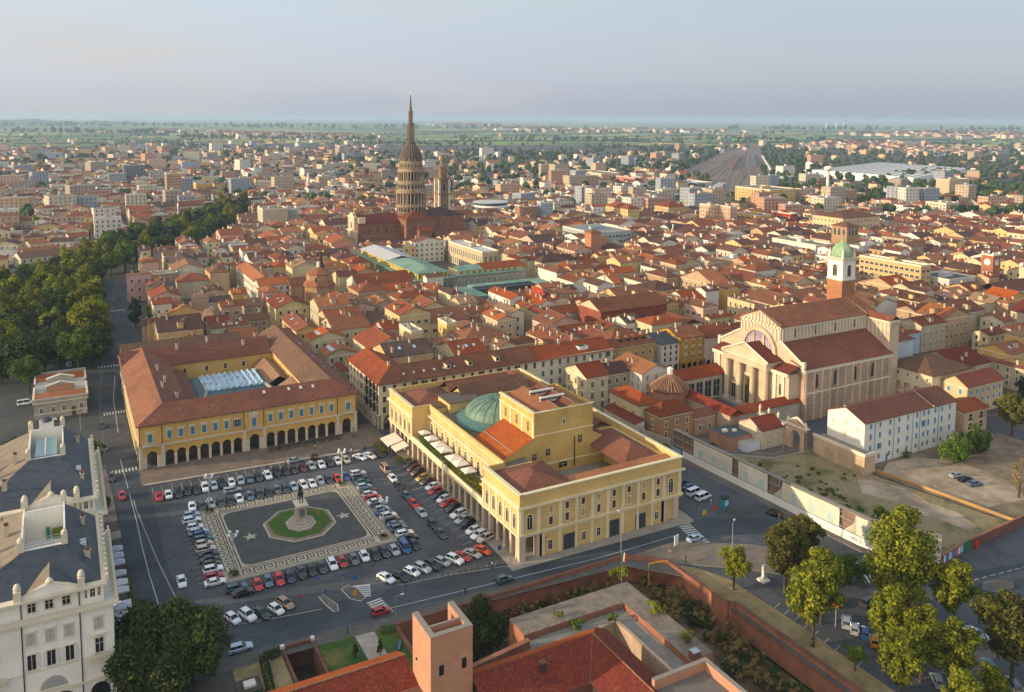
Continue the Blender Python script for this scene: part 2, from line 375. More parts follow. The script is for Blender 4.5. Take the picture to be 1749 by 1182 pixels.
def roofpart(b, x0, y0, x1, y1, h, kind, rise, over=.5, mat=None, th=.18, under=None):
 """tiled roof over the rectangle: 'u'/'v' ridge along that axis, 'hip', 'cone' (pyramid), 'shed-u'.. flat"""
 x0 -= over; y0 -= over; x1 += over; y1 += over
 W, D = x1-x0, y1-y0; z = h; t = h+rise; m = mat
 if kind == 'u':
  c = (y0+y1)/2; A = [(x0, y0, z), (x1, y0, z), (x1, c, t), (x0, c, t)]; B = [(x1, y1, z), (x0, y1, z), (x0, c, t), (x1, c, t)]; S = [A, B]
 elif kind == 'v':
  c = (x0+x1)/2; S = [[(x0, y1, z), (x0, y0, z), (c, y0, t), (c, y1, t)], [(x1, y0, z), (x1, y1, z), (c, y1, t), (c, y0, t)]]
 elif kind in ('hip', 'hipu', 'hipv'):
  k = min(W, D)/2
  if W >= D: r0, r1 = (x0+k, (y0+y1)/2, t), (x1-k, (y0+y1)/2, t); S = [[(x0, y0, z), (x1, y0, z), r1, r0], [(x1, y1, z), (x0, y1, z), r0, r1], [(x0, y1, z), (x0, y0, z), r0], [(x1, y0, z), (x1, y1, z), r1]]
  else: r0, r1 = ((x0+x1)/2, y0+k, t), ((x0+x1)/2, y1-k, t); S = [[(x0, y1, z), (x0, y0, z), r0, r1], [(x1, y0, z), (x1, y1, z), r1, r0], [(x0, y0, z), (x1, y0, z), r0], [(x1, y1, z), (x0, y1, z), r1]]
 elif kind == 'shed-v': S = [[(x0, y0, z), (x1, y0, z), (x1, y1, t), (x0, y1, t)]]
 elif kind == 'shed-u': S = [[(x0, y1, z), (x0, y0, z), (x1, y0, t), (x1, y1, t)]]
 elif kind == 'shed+v': S = [[(x0, y0, t), (x1, y0, t), (x1, y1, z), (x0, y1, z)]]
 elif kind == 'shed+u': S = [[(x0, y0, t), (x1, y0, z), (x1, y1, z), (x0, y1, t)]]
 else: S = [[(x0, y0, z), (x1, y0, z), (x1, y1, z), (x0, y1, z)]]
 for q in S:
  n = len(q); lo = [(a, c_, e-th) for a, c_, e in q]
  b.add(q, [tuple(range(n))], m); b.add(list(q)+lo, [(i, i+n, (i+1) % n+n, (i+1) % n) for i in range(n)]+[tuple(range(n, 2*n))[::-1]], under or m)
def gables(b, x0, y0, x1, y1, h, kind, rise, over, mat):
 e = .19
 if kind == 'u':
  D = y1-y0; k = rise*(D/2)/(D/2+over); hb = h+rise*over/(D/2+over)-e
  for x in (x0, x1): b.poly([(x, y0, h-.25), (x, y0, hb), (x, (y0+y1)/2, h+rise-e), (x, y1, hb), (x, y1, h-.25)], mat)
 elif kind == 'v':
  D = x1-x0; hb = h+rise*over/(D/2+over)-e
  for y in (y0, y1): b.poly([(x0, y, h-.25), (x0, y, hb), ((x0+x1)/2, y, h+rise-e), (x1, y, hb), (x1, y, h-.25)], mat)
 elif kind == 'shed-v':
  for x in (x0, x1): b.poly([(x, y0, h-.25), (x, y0, h-.1), (x, y1, h+rise-e), (x, y1, h-.25)], mat)
  b.poly([(x0, y1, h-.25), (x1, y1, h-.25), (x1, y1, h+rise-e), (x0, y1, h+rise-e)], mat)
 elif kind == 'shed-u':
  for y in (y0, y1): b.poly([(x0, y, h-.25), (x0, y, h-.1), (x1, y, h+rise-e), (x1, y, h-.25)], mat)
  b.poly([(x1, y0, h-.25), (x1, y1, h-.25), (x1, y1, h+rise-e), (x1, y0, h+rise-e)], mat)
CHM = {}
def chimney(parent, x, y, z, s=1., tall=1.6, mat=None):
 k = (round(tall, 1), mat)
 if k not in CHM:
  b = MB(); mt = mat or plaster('#c9b8a0', .3, 'chimney_plaster')
  b.box(-.4, -.3, -1, .4, .3, tall, mt); b.box(-.52, -.42, tall, .52, .42, tall+.14, mt)
  b.box(-.3, -.2, tall+.14, .3, .2, tall+.4, tile('brown')); b.box(-.45, -.34, tall+.4, .45, .34, tall+.5, tile('brown'))
  me = bpy.data.meshes.new('chimney'); me.from_pydata(b.v, [], b.f)
  for m_ in b.ms: me.materials.append(m_)
  me.polygons.foreach_set('material_index', b.mi); CHM[k] = me
 return inst(CHM[k], 'chimney', parent, (x, y, z), random.choice((0, math.pi/2)), (s, s, s))
def roof_z(x0, y0, x1, y1, h, kind, rise, over, x, y):
 x0 -= over; y0 -= over; x1 += over; y1 += over
 if kind == 'u': return h+rise*(1-abs(y-(y0+y1)/2)/((y1-y0)/2))
 if kind == 'v': return h+rise*(1-abs(x-(x0+x1)/2)/((x1-x0)/2))
 if kind.startswith('hip'):
  k = min(x1-x0, y1-y0)/2; return h+rise*min(1, min(x-x0, x1-x, y-y0, y1-y)/k)
 if kind == 'shed-v': return h+rise*(y-y0)/(y1-y0)
 if kind == 'shed-u': return h+rise*(x-x0)/(x1-x0)
 return h
OCC = {}
def occupy(x0, y0, x1, y1, pad=1.0):
 for i in range(int((x0-pad)//3), int((x1+pad)//3)+1):
  for j in range(int((y0-pad)//3), int((y1+pad)//3)+1): OCC[(i, j)] = 1
def isfree(x0, y0, x1, y1):
 for i in range(int((x0+.8)//3), int((x1-.8)//3)+1):
  for j in range(int((y0+.8)//3), int((y1-.8)//3)+1):
   if (i, j) in OCC: return False
 return True
HOUSES = []
def house(label, x0, y0, x1, y1, h, kind='u', wall='#cdb68f', roof='rust', rise=None, over=.55, floors=3, wk='shut', leaf=None, chim=2, cat='house', name='house', group=None, win=True, skyl=0, sp=3.3, base=None, ww=1.0, hh=1.7, back=False):
 if rise is None: rise = (min(x1-x0, y1-y0)/2 if kind.startswith('hip') else ((y1-y0) if kind == 'u' else (x1-x0))/2)*.42 if not kind.startswith('shed') else 1.6
 if kind == 'flat': rise = 0
 t = thing(name, label, cat, (x0+x1)/2, (y0+y1)/2, 0, 0, group)
 occupy(x0, y0, x1, y1)
 wm = plaster(wall, .25, 'house_plaster'); b = MB()
 flat = kind == 'flat'
 b.box(x0, y0, 0, x1, y1, h-(.25 if not flat else 0), wm, bottom=False, top=plain('#77716a', .9, name='flat_roof') if flat else None)
 if not flat: gables(b, x0, y0, x1, y1, h, kind, rise, over, wm)
 fbox(b, '-v', y0, x0-.15, x1+.05, h-.75, h-.45, .16, TRIM); fbox(b, '-u', x0, y0, y1, h-.75, h-.45, .15, TRIM)
 b.build('wall', t)
 r = MB(); rm = tile(roof) if roof in TILES else roof
 if flat:
  for (a, c, d, e) in ((x0-.1, y0-.1, x1+.1, y0+.3), (x0-.1, y1-.3, x1+.1, y1+.1), (x0-.1, y0+.3, x0+.3, y1-.3), (x1-.3, y0+.3, x1+.1, y1-.3)): r.box(a, c, h, d, e, h+.8, TRIM)
  r.box(x0+.3, y0+.3, h+.01, x1-.3, y1-.3, h+.08, plain('#8a847a', .95, name='roof_felt')); rr = r.build('parapet', t)
 else:
  roofpart(r, x0, y0, x1, y1, h, kind, rise, over, rm, under=plain('#6b5548', .9, name='eaves'))
  cp = tile('tan')
  if kind == 'u': c = (y0+y1)/2; r.box(x0-over, c-.16, h+rise-.02, x1+over, c+.16, h+rise+.1, cp)
  if kind == 'v': c = (x0+x1)/2; r.box(c-.16, y0-over, h+rise-.02, c+.16, y1+over, h+rise+.1, cp)
  rr = r.build('roof', t)
 for i in range(chim):
  x = random.uniform(x0+1.2, x1-1.2); y = random.uniform(y0+1.2, y1-1.2)
  chimney(rr, x, y, roof_z(x0, y0, x1, y1, h, kind, rise, over, x, y), random.uniform(.7, 1.1), random.choice((1.2, 1.6, 2.0)))
 for i in range(skyl):
  sb = MB()
  if kind in ('u', 'hip', 'shed-v') and x1-x0 > 4: x = x0+(x1-x0)*(i+1)/(skyl+1); y = y0+(y1-y0)*.25; ww2, hh2 = .5, .7
  else: y = y0+(y1-y0)*(i+1)/(skyl+1); x = x0+(x1-x0)*.25; ww2, hh2 = .7, .5
  q = [(x+a*ww2, y+c*hh2) for a, c in ((-1, -1), (1, -1), (1, 1), (-1, 1))]
  sb.add([(a, c, roof_z(x0, y0, x1, y1, h, kind, rise, over, a, c)+.12) for a, c in q]+[(a, c, roof_z(x0, y0, x1, y1, h, kind, rise, over, a, c)-.05) for a, c in q], [(0, 1, 2, 3), (0, 4, 5, 1), (1, 5, 6, 2), (2, 6, 7, 3), (3, 7, 4, 0)], glass('#9fb4c0')); sb.build('skylight', rr)
 if win and floors:
  nf = floors; fh = (h-.9)/nf
  for f in range(nf):
   z = .9+f*fh+(.3 if f == 0 else 0); h2 = min(hh, fh-.9)
   if h2 < .5: continue
   for face, fix, a, c in (('-v', y0, x0, x1), ('-u', x0, y0, y1)):
    n = max(1, int((c-a)/sp))
    wrow(t, face, fix, a+.4, c-.4, n, z, ww, h2, wk if not isinstance(wk, (list, tuple)) else (lambda i: random.choice(wk)), leaf=leaf)
 return t
def hpx(label, L, Rt, h, **k):
 """house from the photo pixels of its left and right eave corners"""
 a = G(*L, h); c = G(*Rt, h); return house(label, a[0], c[1], c[0], a[1], h, **k)
# ------------------------------------------------------------ vehicles
CARC = {'white': '#dfe1e2', 'silver': '#9fa5a8', 'grey': '#5c6266', 'dark grey': '#2e3337', 'black': '#0e1012', 'red': '#a5121c', 'dark red': '#5b1118', 'blue': '#1c4a86', 'navy': '#16243f',
  'light blue': '#9fb6c6', 'teal': '#2a5560', 'beige': '#bdb3a0', 'tan': '#9c7f68', 'brown': '#4e3a33', 'gold': '#b08a3c', 'orange': '#c8401c', 'yellow': '#c98f1a', 'dark green': '#1f332f', 'steel blue': '#52677a', 'bright red': '#c4161a'}
CK = {'hatchback': dict(L=3.95, W=.87, top=1.45, st=[(-1.95, .55), (-1.9, .95), (-1.0, .93), (.75, .92), (1.3, .86), (1.85, .72), (1.97, .5)], gh=(-1.88, -1.45, .15, .98)),
      'saloon': dict(L=4.55, W=.9, top=1.42, st=[(-2.25, .55), (-2.2, .93), (-1.5, .96), (.8, .93), (1.5, .86), (2.15, .7), (2.27, .5)], gh=(-1.75, -1.0, .2, 1.05)),
      'estate car': dict(L=4.6, W=.9, top=1.47, st=[(-2.28, .55), (-2.22, .95), (-1.5, .95), (.8, .93), (1.5, .86), (2.15, .7), (2.3, .5)], gh=(-2.18, -1.75, .2, 1.05)),
      'SUV': dict(L=4.4, W=.93, top=1.66, st=[(-2.2, .62), (-2.15, 1.08), (-1.2, 1.06), (.8, 1.05), (1.4, 1.0), (2.05, .85), (2.2, .55)], gh=(-2.1, -1.7, .15, .98)),
      'van': dict(L=4.9, W=.98, top=1.95, st=[(-2.45, .62), (-2.4, 1.15), (-1.2, 1.12), (1.0, 1.1), (1.6, 1.02), (2.3, .85), (2.45, .55)], gh=(-2.4, -2.3, 1.0, 1.65))}
_C = {}
def carmeshes(kind, colr):
 k = (kind, colr)
 if k in _C: return _C[k]
 d = CK[kind]; W = d['W']; pm = paint(CARC[colr]); out = {}
 def mk(b, nm, sm=False):
  me = bpy.data.meshes.new(nm); me.from_pydata(b.v, [], b.f)
  for m_ in b.ms: me.materials.append(m_)
  me.polygons.foreach_set('material_index', b.mi)
  if sm: me.polygons.foreach_set('use_smooth', [True]*len(b.f))
  me.update(); return me
 b = MB(); vs = []; fs = []; S = d['st']; n = len(S)
 for i, (x, zt) in enumerate(S):
  w_ = W*(.82 if i in (0, n-1) else .97 if i in (1, n-2) else 1); zb = .26
  vs += [(x, -w_*.94, zb), (x, -w_, zb+.2), (x, -w_, zt-.14), (x, -w_*.86, zt), (x, 0, zt+.04), (x, w_*.86, zt), (x, w_, zt-.14), (x, w_, zb+.2), (x, w_*.94, zb)]
 for i in range(n-1):
  for j in range(9):
   a = i*9+j; c = i*9+(j+1) % 9; fs.append((a, a+9, c+9, c))
 fs += [tuple(range(9)), tuple(range((n-1)*9, n*9))[::-1]]
 b.add(vs, fs, pm)
 a0, a1, a2, a3 = d['gh']; zt = d['top']; zb = S[2][1]-.03; wt = W*.72
 b.add([(a1-.06, -wt, zt-.05), (a2+.06, -wt, zt-.05), (a2+.06, wt, zt-.05), (a1-.06, wt, zt-.05), (a1+.1, -wt*.82, zt+.03), (a2-.1, -wt*.82, zt+.03), (a2-.1, wt*.82, zt+.03), (a1+.1, wt*.82, zt+.03)],
          [(0, 1, 5, 4), (1, 2, 6, 5), (2, 3, 7, 6), (3, 0, 4, 7), (4, 5, 6, 7), (3, 2, 1, 0)], pm)
 for sgn in (-1, 1):
  for p, q in (((a0, zb), (a1, zt-.03)), ((a3, zb), (a2, zt-.03)), (((a0+a3)/2-.15, zb), ((a1+a2)/2, zt-.03))):
   b.bar((p[0], sgn*W*.87, p[1]), (q[0], sgn*wt*1.01, q[1]), .05, pm, 4)
  b.box(.35 if kind != 'van' else 1.0, sgn*(W+.08)-.09, .95, .55 if kind != 'van' else 1.2, sgn*(W+.08)+.09, 1.1, pm)
 out['body'] = mk(b, 'body')
 if ('g', kind) not in _C:
  b = MB(); g = plain('#10161b', .15, 0, 'car_glass', .6)
  b.add([(a0, -W*.85, zb), (a3, -W*.85, zb), (a3, W*.85, zb), (a0, W*.85, zb), (a1, -wt*.99, zt-.04), (a2, -wt*.99, zt-.04), (a2, wt*.99, zt-.04), (a1, wt*.99, zt-.04)],
              [(0, 1, 5, 4), (1, 2, 6, 5), (2, 3, 7, 6), (3, 0, 4, 7)], g); _C[('g', kind)] = mk(b, 'windows')
  b = MB(); ty = plain('#111111', .8, name='tyre'); ri = plain('#8c8f92', .35, .7, 'rim')
  r = .33; n2 = 12
  def ring(y, rr): return [(rr*math.cos(2*math.pi*i/n2), y, rr*math.sin(2*math.pi*i/n2)) for i in range(n2)]
  b.add(ring(-.11, r)+ring(.11, r), [(i, i+n2, (i+1) % n2+n2, (i+1) % n2) for i in range(n2)]+[tuple(range(n2)), tuple(range(n2, 2*n2))[::-1]], ty)
  for y in (-.118, .118): b.add(ring(y, r*.62), [tuple(range(n2))], ri)
  _C[('w', kind)] = mk(b, 'wheel')
  b = MB(); b.box(-.06, -.17, -.07, .03, .17, .07, plain('#e8e8e0', .2, name='headlight_glass')); _C[('h', kind)] = mk(b, 'headlight')
  b = MB(); b.box(-.03, -.12, -.1, .05, .12, .1, plain('#8a1210', .3, name='tail_light_glass')); _C[('t', kind)] = mk(b, 'tail_light')
  b = MB(); b.box(-.012, -.26, -.06, .012, .26, .06, plain('#dcdcd8', .5, name='number_plate')); _C[('p', kind)] = mk(b, 'plate')
 _C[k] = out; return out
NCAR = 0
def car(label, x, y, ang, kind='hatchback', colr='white', group='cars parked on the square', name=None):
 global NCAR
 ms = carmeshes(kind, colr); d = CK[kind]
 t = thing(name or ('parked_car' if kind != 'van' else 'parked_van'), label, 'van' if kind == 'van' else 'car', x, y, 0.006, ang, group)
 def part(me, nm, loc, s=None):
  o = bpy.data.objects.new(nm, me); COL.objects.link(o); o.parent = t; o.location = loc
  if s: o.scale = s
  return o
 part(ms['body'], 'body', (0, 0, 0)); part(_C[('g', kind)], 'windows', (0, 0, 0))
 ax = d['L']*.31
 for sx in (-1, 1):
  for sy in (-1, 1): part(_C[('w', kind)], 'wheel', (sx*ax, sy*(d['W']-.08), .33))
 xf = d['st'][-2][0]; xr = d['st'][0][0]
 for sy in (-1, 1):
  part(_C[('h', kind)], 'headlight', (xf+.04, sy*d['W']*.66, d['st'][-1][1]+.08)); part(_C[('t', kind)], 'tail_light', (xr-.0, sy*d['W']*.7, d['st'][1][1]-.2))
 part(_C[('p', kind)], 'number_plate', (d['st'][-1][0]+.01, 0, .42))
 NCAR += 1; return t
# ------------------------------------------------------------ trees and plants
def leafcloud(b, mat, rx, rz, zc, nclump, nleaf, size, rnd_, cone=0, cx=0, cy=0):
 cl = []; ph = [rnd_.uniform(0, 6.28) for _ in range(4)]
 for i in range(nclump):
  while True:
   p = Vector((rnd_.uniform(-1, 1), rnd_.uniform(-1, 1), rnd_.uniform(-1, 1)))
   if .25 < p.length < 1: break
  p = p*(rnd_.uniform(.75, 1.02)) if p.length < .6 else p
  th = math.atan2(p.y, p.x); k = (1-cone*(p.z+1)/2)*(.86+.2*math.sin(2*th+ph[0]+p.z*2)+.16*math.sin(3*th+ph[1]-p.z*3.5)+rnd_.uniform(-.06, .14))
  cl.append((Vector((p.x*rx*k*.82, p.y*rx*k*.82, zc+p.z*rz*(.86+.12*math.sin(th*2+ph[2])))), rnd_.uniform(.15, .36)*rx*(.6+.4*k)))
 vs = []; fs = []
 for c, r in cl:
  for i in range(nleaf):
   d = Vector((rnd_.gauss(0, 1), rnd_.gauss(0, 1), rnd_.gauss(0, 1)+.25)).normalized()
   q = c+d*r*(rnd_.random()**.35)*Vector((1, 1, .8)).length/1.5
   nrm = (d+Vector((rnd_.gauss(0, .5), rnd_.gauss(0, .5), rnd_.gauss(0, .5)+.3))).normalized()
   u = nrm.orthogonal().normalized(); v = nrm.cross(u); a = rnd_.uniform(0, 6.28); s = size*rnd_.uniform(.6, 1.3)
   u2 = u*math.cos(a)+v*math.sin(a); v2 = nrm.cross(u2)
   n = len(vs); vs += [tuple(q+u2*s+Vector((cx, cy, 0))), tuple(q+v2*s*.6+Vector((cx, cy, 0))), tuple(q-u2*s+Vector((cx, cy, 0))), tuple(q-v2*s*.6+Vector((cx, cy, 0)))]
   fs.append((n, n+1, n+2, n+3))
 b.add(vs, fs, mat); return cl
BARK = two('#3d3128', '#5c4c3e', 2., name='bark')
FOL = {'dark': foliage('#28341a', '#465624', '#667232', 'dark_green_leaves'), 'green': foliage('#384c1a', '#5c7626', '#869638', 'green_leaves'), 'lime': foliage('#444e12', '#7a801a', '#aaa632', 'yellow_green_leaves'),
       'olive': foliage('#3a4018', '#625f24', '#868036', 'olive_leaves'), 'dry': foliage('#6f5a34', '#98804e', '#b49a68', 'dry_leaves'), 'blue': foliage('#1f2f24', '#304436', '#465c48', 'blue_green_leaves'), 'russet': foliage('#4a1f1a', '#6d2c22', '#7c4030', 'russet_leaves')}
TP = {}
def treeproto(key, fol, h, r, nclump=30, nleaf=110, size=.34, trunk=.3, cone=0, seed=1, base=.28):
 """crown of many leaf faces over a trunk with limbs, kept as two shared meshes"""
 if key in TP: return TP[key]
 g = random.Random(seed); b = MB(); rz = h*(1-base)/2; zc = h-rz
 cl = leafcloud(b, FOL[fol], r, rz, zc, nclump, nleaf, size, g, cone)
 def mk(b, nm):
  me = bpy.data.meshes.new(nm); me.from_pydata(b.v, [], b.f)
  for m_ in b.ms: me.materials.append(m_)
  me.polygons.foreach_set('material_index', b.mi); me.update(); return me
 t = MB(); t.cyl(0, 0, -.3, h*base*1.1, trunk*1.25, trunk*.8, 8, BARK); t.cyl(0, 0, h*base*1.1, h*.7, trunk*.8, trunk*.3, 6, BARK)
 for c, rr in cl[:9]: t.bar((0, 0, min(c.z*.75, h*base*1.25)), tuple(c), trunk*.22, BARK, 5)
 TP[key] = (mk(b, 'crown'), mk(t, 'trunk'), h); return TP[key]
def tree(key, label, x, y, s=1., rz=None, group=None, name='tree', cat='tree', z=0):
 cr_, tr_, h = TP[key]
 t = thing(name, label, cat, x, y, z, rz if rz is not None else random.uniform(0, 6.28), group); t.scale = (s, s, s*random.uniform(.93, 1.08))
 for me, nm in ((cr_, 'crown'), (tr_, 'trunk')):
  o = bpy.data.objects.new(nm, me); COL.objects.link(o); o.parent = t
 return t
treeproto('lime1', 'lime', 15, 5.2, 46, 260, .3, .3, .35, 1); treeproto('lime2', 'lime', 13, 4.2, 40, 260, .29, .25, .2, 2)
treeproto('lime3', 'olive', 14.5, 5.3, 50, 240, .31, .28, .1, 3); treeproto('big', 'lime', 22, 7.7, 95, 280, .34, .42, .3, 4, .14)
treeproto('green1', 'green', 14, 5.8, 44, 130, .38, .35, .1, 5); treeproto('dark1', 'dark', 14, 6.8, 70, 260, .32, .35, .1, 6, .12)
treeproto('dark2', 'dark', 11, 6, 40, 130, .4, .35, -.1, 7); treeproto('round', 'green', 8, 4.6, 44, 260, .26, .25, -.1, 8, .08)
treeproto('shrub', 'green', 2.4, 1.3, 12, 60, .16, .08, 0, 9, .02); treeproto('shrubd', 'dark', 1.6, 1.0, 10, 60, .13, .06, 0, 10, .02); treeproto('shruby', 'lime', 3.2, 1.9, 16, 70, .18, .08, 0, 11, .02)
treeproto('scrub', 'dry', 2.0, 1.7, 12, 60, .17, .06, 0, 12, .0); treeproto('russet', 'russet', 2.6, 2.2, 14, 60, .2, .08, 0, 13, .02); treeproto('conifer', 'dark', 4.2, 1.0, 16, 70, .16, .1, .85, 14, .04)
treeproto('park1', 'green', 16, 7.2, 46, 110, .55, .35, .1, 15); treeproto('park2', 'dark', 15, 7.4, 46, 110, .55, .35, .0, 16, .15); treeproto('park3', 'lime', 19, 6.8, 46, 110, .52, .35, .3, 17, .15)
treeproto('park4', 'blue', 18, 5.2, 34, 75, .55, .35, .6, 18, .12); treeproto('bare', 'dry', 10, 3.2, 16, 30, .2, .25, .3, 19)
# ------------------------------------------------------------ people
def person(label, x, y, rz=0, shirt='#b22222', legs='#20242c', hair='#2a1e18', stride=.25, arm=.15, group=None, z=0):
 t = thing('person', label, 'person', x, y, z, rz, group)
 vs = [(0, 0, .95), (0, 0, 1.15), (0, .0, 1.38), (0, 0, 1.5), (0, .01, 1.6), (0, .01, 1.74), (-.1, 0, .9), (-.1-.02, stride*.5, .5), (-.11, stride, .08), (-.11, stride+.14, .03), (.1, 0, .9), (.12, -stride*.4, .5), (.11, -stride, .08), (.11, -stride+.14, .03),
          (-.19, 0, 1.4), (-.24, -arm*.5, 1.12), (-.25, arm, .88), (-.25, arm+.05, .8), (.19, 0, 1.4), (.24, arm*.5, 1.12), (.25, arm*1.5, .88), (.25, arm*1.5+.05, .8)]
 es = [(0, 1), (1, 2), (2, 3), (3, 4), (4, 5), (0, 6), (6, 7), (7, 8), (8, 9), (0, 10), (10, 11), (11, 12), (12, 13), (2, 14), (14, 15), (15, 16), (16, 17), (2, 18), (18, 19), (19, 20), (20, 21)]
 rad = [.14, .13, .15, .06, .08, .08, .095, .065, .045, .04, .095, .065, .045, .04, .07, .05, .035, .035, .07, .05, .035, .035]
 me = bpy.data.meshes.new('body'); me.from_pydata(vs, es, []); o = bpy.data.objects.new('body', me); COL.objects.link(o); o.parent = t
 for m_ in (plain(shirt, .9, name='shirt_cloth'), plain(legs, .9, name='trouser_cloth'), plain('#b98a6c', .7, name='skin')): me.materials.append(m_)
 sm = o.modifiers.new('skin', 'SKIN'); su = o.modifiers.new('sub', 'SUBSURF'); su.levels = su.render_levels = 1
 for i, r in enumerate(rad): me.skin_vertices[0].data[i].radius = (r, r)
 me.skin_vertices[0].data[0].use_root = True
 bpy.context.view_layer.update()
 em = bpy.data.meshes.new_from_object(o.evaluated_get(bpy.context.evaluated_depsgraph_get())); o.modifiers.clear(); o.data = em; em.name = 'body'
 if not em.materials:
  for m_ in (plain(shirt, .9, name='shirt_cloth'), plain(legs, .9, name='trouser_cloth'), plain('#b98a6c', .7, name='skin')): em.materials.append(m_)
 for p in em.polygons:
  c = p.center; p.material_index = 2 if c.z > 1.5 or (abs(c.x) > .2 and c.z < 1.15) else (1 if c.z < .95 else 0); p.use_smooth = True
 b = MB(); b.lathe(0, -.01, [(.0, 1.85), (.07, 1.83), (.1, 1.76), (.095, 1.68)][::-1], 10, plain(hair, .9, name='hair')); b.build('hair', None).parent = t
 return t
# ------------------------------------------------------------ the ground, roads and paving
def gridmat():
 t = NT('fields', .95); x = None
 for i, sc_ in enumerate((.0042, .0011)):
  v = t.n('TexVoronoi'); v.inputs['Scale'].default_value = sc_; v.inputs['Randomness'].default_value = .85
  mpn = t.n('Mapping'); mpn.inputs['Scale'].default_value = (1, 1.9, 1); mpn.inputs['Rotation'].default_value = (0, 0, .35+i*.2); t.l(t.obj(), mpn.inputs[0]); t.l(mpn.outputs[0], v.inputs['Vector'])
  sep = t.n('SeparateColor'); t.l(v.outputs['Color'], sep.inputs[0])
  y = t.ramp(sep.outputs[0], [(0, hx('#6c8a34')), (.18, hx('#98a04e')), (.34, hx('#4f7a2c')), (.5, hx('#c2a866')), (.62, hx('#43692e')), (.74, hx('#cdb478')), (.86, hx('#7b9a3c'))], 'CONSTANT')
  x = y if x is None else t.mix(.5, x, y)
 wood = t.noise(.0009, 6, .62, stretch=(1, 2.8, 1)); x = t.mix(t.ramp(wood, [(.5, 0), (.525, 1)]), x, hx('#1f3315'))
 hed = t.n('TexVoronoi'); hed.feature = 'DISTANCE_TO_EDGE'; hed.inputs['Scale'].default_value = .0042; t.l(mpn.outputs[0], hed.inputs['Vector'])
 x = t.mix(t.ramp(hed.outputs['Distance'], [(.02, .85), (.05, 0)]), x, hx('#24381a'))
 return t.col(x)
b = MB(); b.poly([(-24000, -3000, -6), (30000, -3000, -6), (30000, 34000, -6), (-24000, 34000, -6)], gridmat()); struct('ground', b)
def asphalt(a, c, name):
 t = NT(name, .85); x = t.ramp(t.noise(.09, 7, .7), [(.3, hx(a)), (.5, hx(c)), (.7, sca(hx(c), 1.2))]); x = t.mix(t.ramp(t.noise(1.1, 5, .8), [(.4, .35), (.6, 0)]), x, sca(hx(a), .7))
 v = t.n('TexVoronoi'); v.feature = 'DISTANCE_TO_EDGE'; v.inputs['Scale'].default_value = .11; t.l(t.obj(), v.inputs['Vector']); x = t.mix(t.ramp(v.outputs['Distance'], [(.0, .5), (.018, 0)]), x, sca(hx(a), .5))
 v = t.n('TexVoronoi'); v.distance = 'CHEBYCHEV'; v.inputs['Scale'].default_value = .07; t.l(t.obj(), v.inputs['Vector']); q = t.n('SeparateColor'); t.l(v.outputs['Color'], q.inputs[0]); x = t.mix(t.ramp(q.outputs[0], [(0, .0), (.7, 0), (.72, .35), (1, .35)]), x, sca(hx(a), .75))
 return t.col(x)
ASPH = asphalt('#3f4346', '#54565a', 'asphalt'); ASPD = asphalt('#33393e', '#454b50', 'dark_asphalt')
PAVE = two('#5d5752', '#6f6860', .2, .9, 'paving'); PAVW = two('#6d5f55', '#81705f', .25, .9, 'warm_paving'); COBB = two('#474a4b', '#54554f', .35, .9, 'cobbles')
KERB = plain('#8f8a80', .9, name='kerb_stone'); LINE = plain('#b9b9b2', .8, name='road_paint'); LGT = two('#a79c88', '#bcb19b', .8, .85, 'light_mosaic_stone'); DKM = plain('#3c3a37', .9, name='dark_mosaic_stone')
GRASS = two('#33491c', '#566a28', .25, .95, 'grass', .35, .65); DRYG = two('#766a48', '#a39068', .22, .95, 'dry_grass', .35, .65); SAND = two('#877660', '#b2a088', .12, .95, 'sand', .38, .6); DIRT = two('#6a5c4a', '#8b7a62', .2, .95, 'dirt')
# town floor: streets and yards between the houses
TF = two('#4a4743', '#5f5850', .05, .9, 'town_floor')
b = MB(); b.poly([(-1500, 151, 0), (1900, 151, 0), (2700, 1200, 0), (1900, 2600, 0), (300, 3300, 0), (-700, 2900, 0), (-1500, 1600, 0)], TF)
for q in ((-600, -200, 33.5, 151), (33.5, -200, 38.6, 118), (33.5, 150.5, 38.6, 151), (38.6, -200, 54.5, 151), (54.5, 147.9, 109.8, 151), (117.6, -200, 1500, 151)): b.poly([(q[0], q[1], 0), (q[2], q[1], 0), (q[2], q[3], 0), (q[0], q[3], 0)], TF)
b.poly([(109.8, 151, 0), (109.8, 147.9, 0), (117.6, 141, 0), (117.6, 151, 0)], TF); struct('town_ground', b)
b = MB(); b.poly([(x, y, .004) for x, y in ((-60, 151.5), (109.7, 151.5), (118.2, 144), (118.2, 60), (270, 60), (270, 256), (81, 256), (79, 251), (9, 251), (9, 262), (-60, 262))], ASPH); struct('road', b)
b = MB()
b.strip([(32, 545), (27, 480), (20, 400), (14.5, 330), (13.5, 290), (13.2, 255)], 9.5, .0065, ASPD); struct('boulevard', b)
b = MB(); b.strip([(13.2, 262), (13.6, 225), (13.2, 200), (13.8, 180), (16, 168), (22, 160.5), (30, 158), (60, 157), (82, 154.8), (105, 152.7), (128, 152.2), (140, 149), (150, 143), (154, 130), (157, 118), (168, 104), (190, 99), (230, 98)], 8.6, .0095, ASPD); struct('street', b)
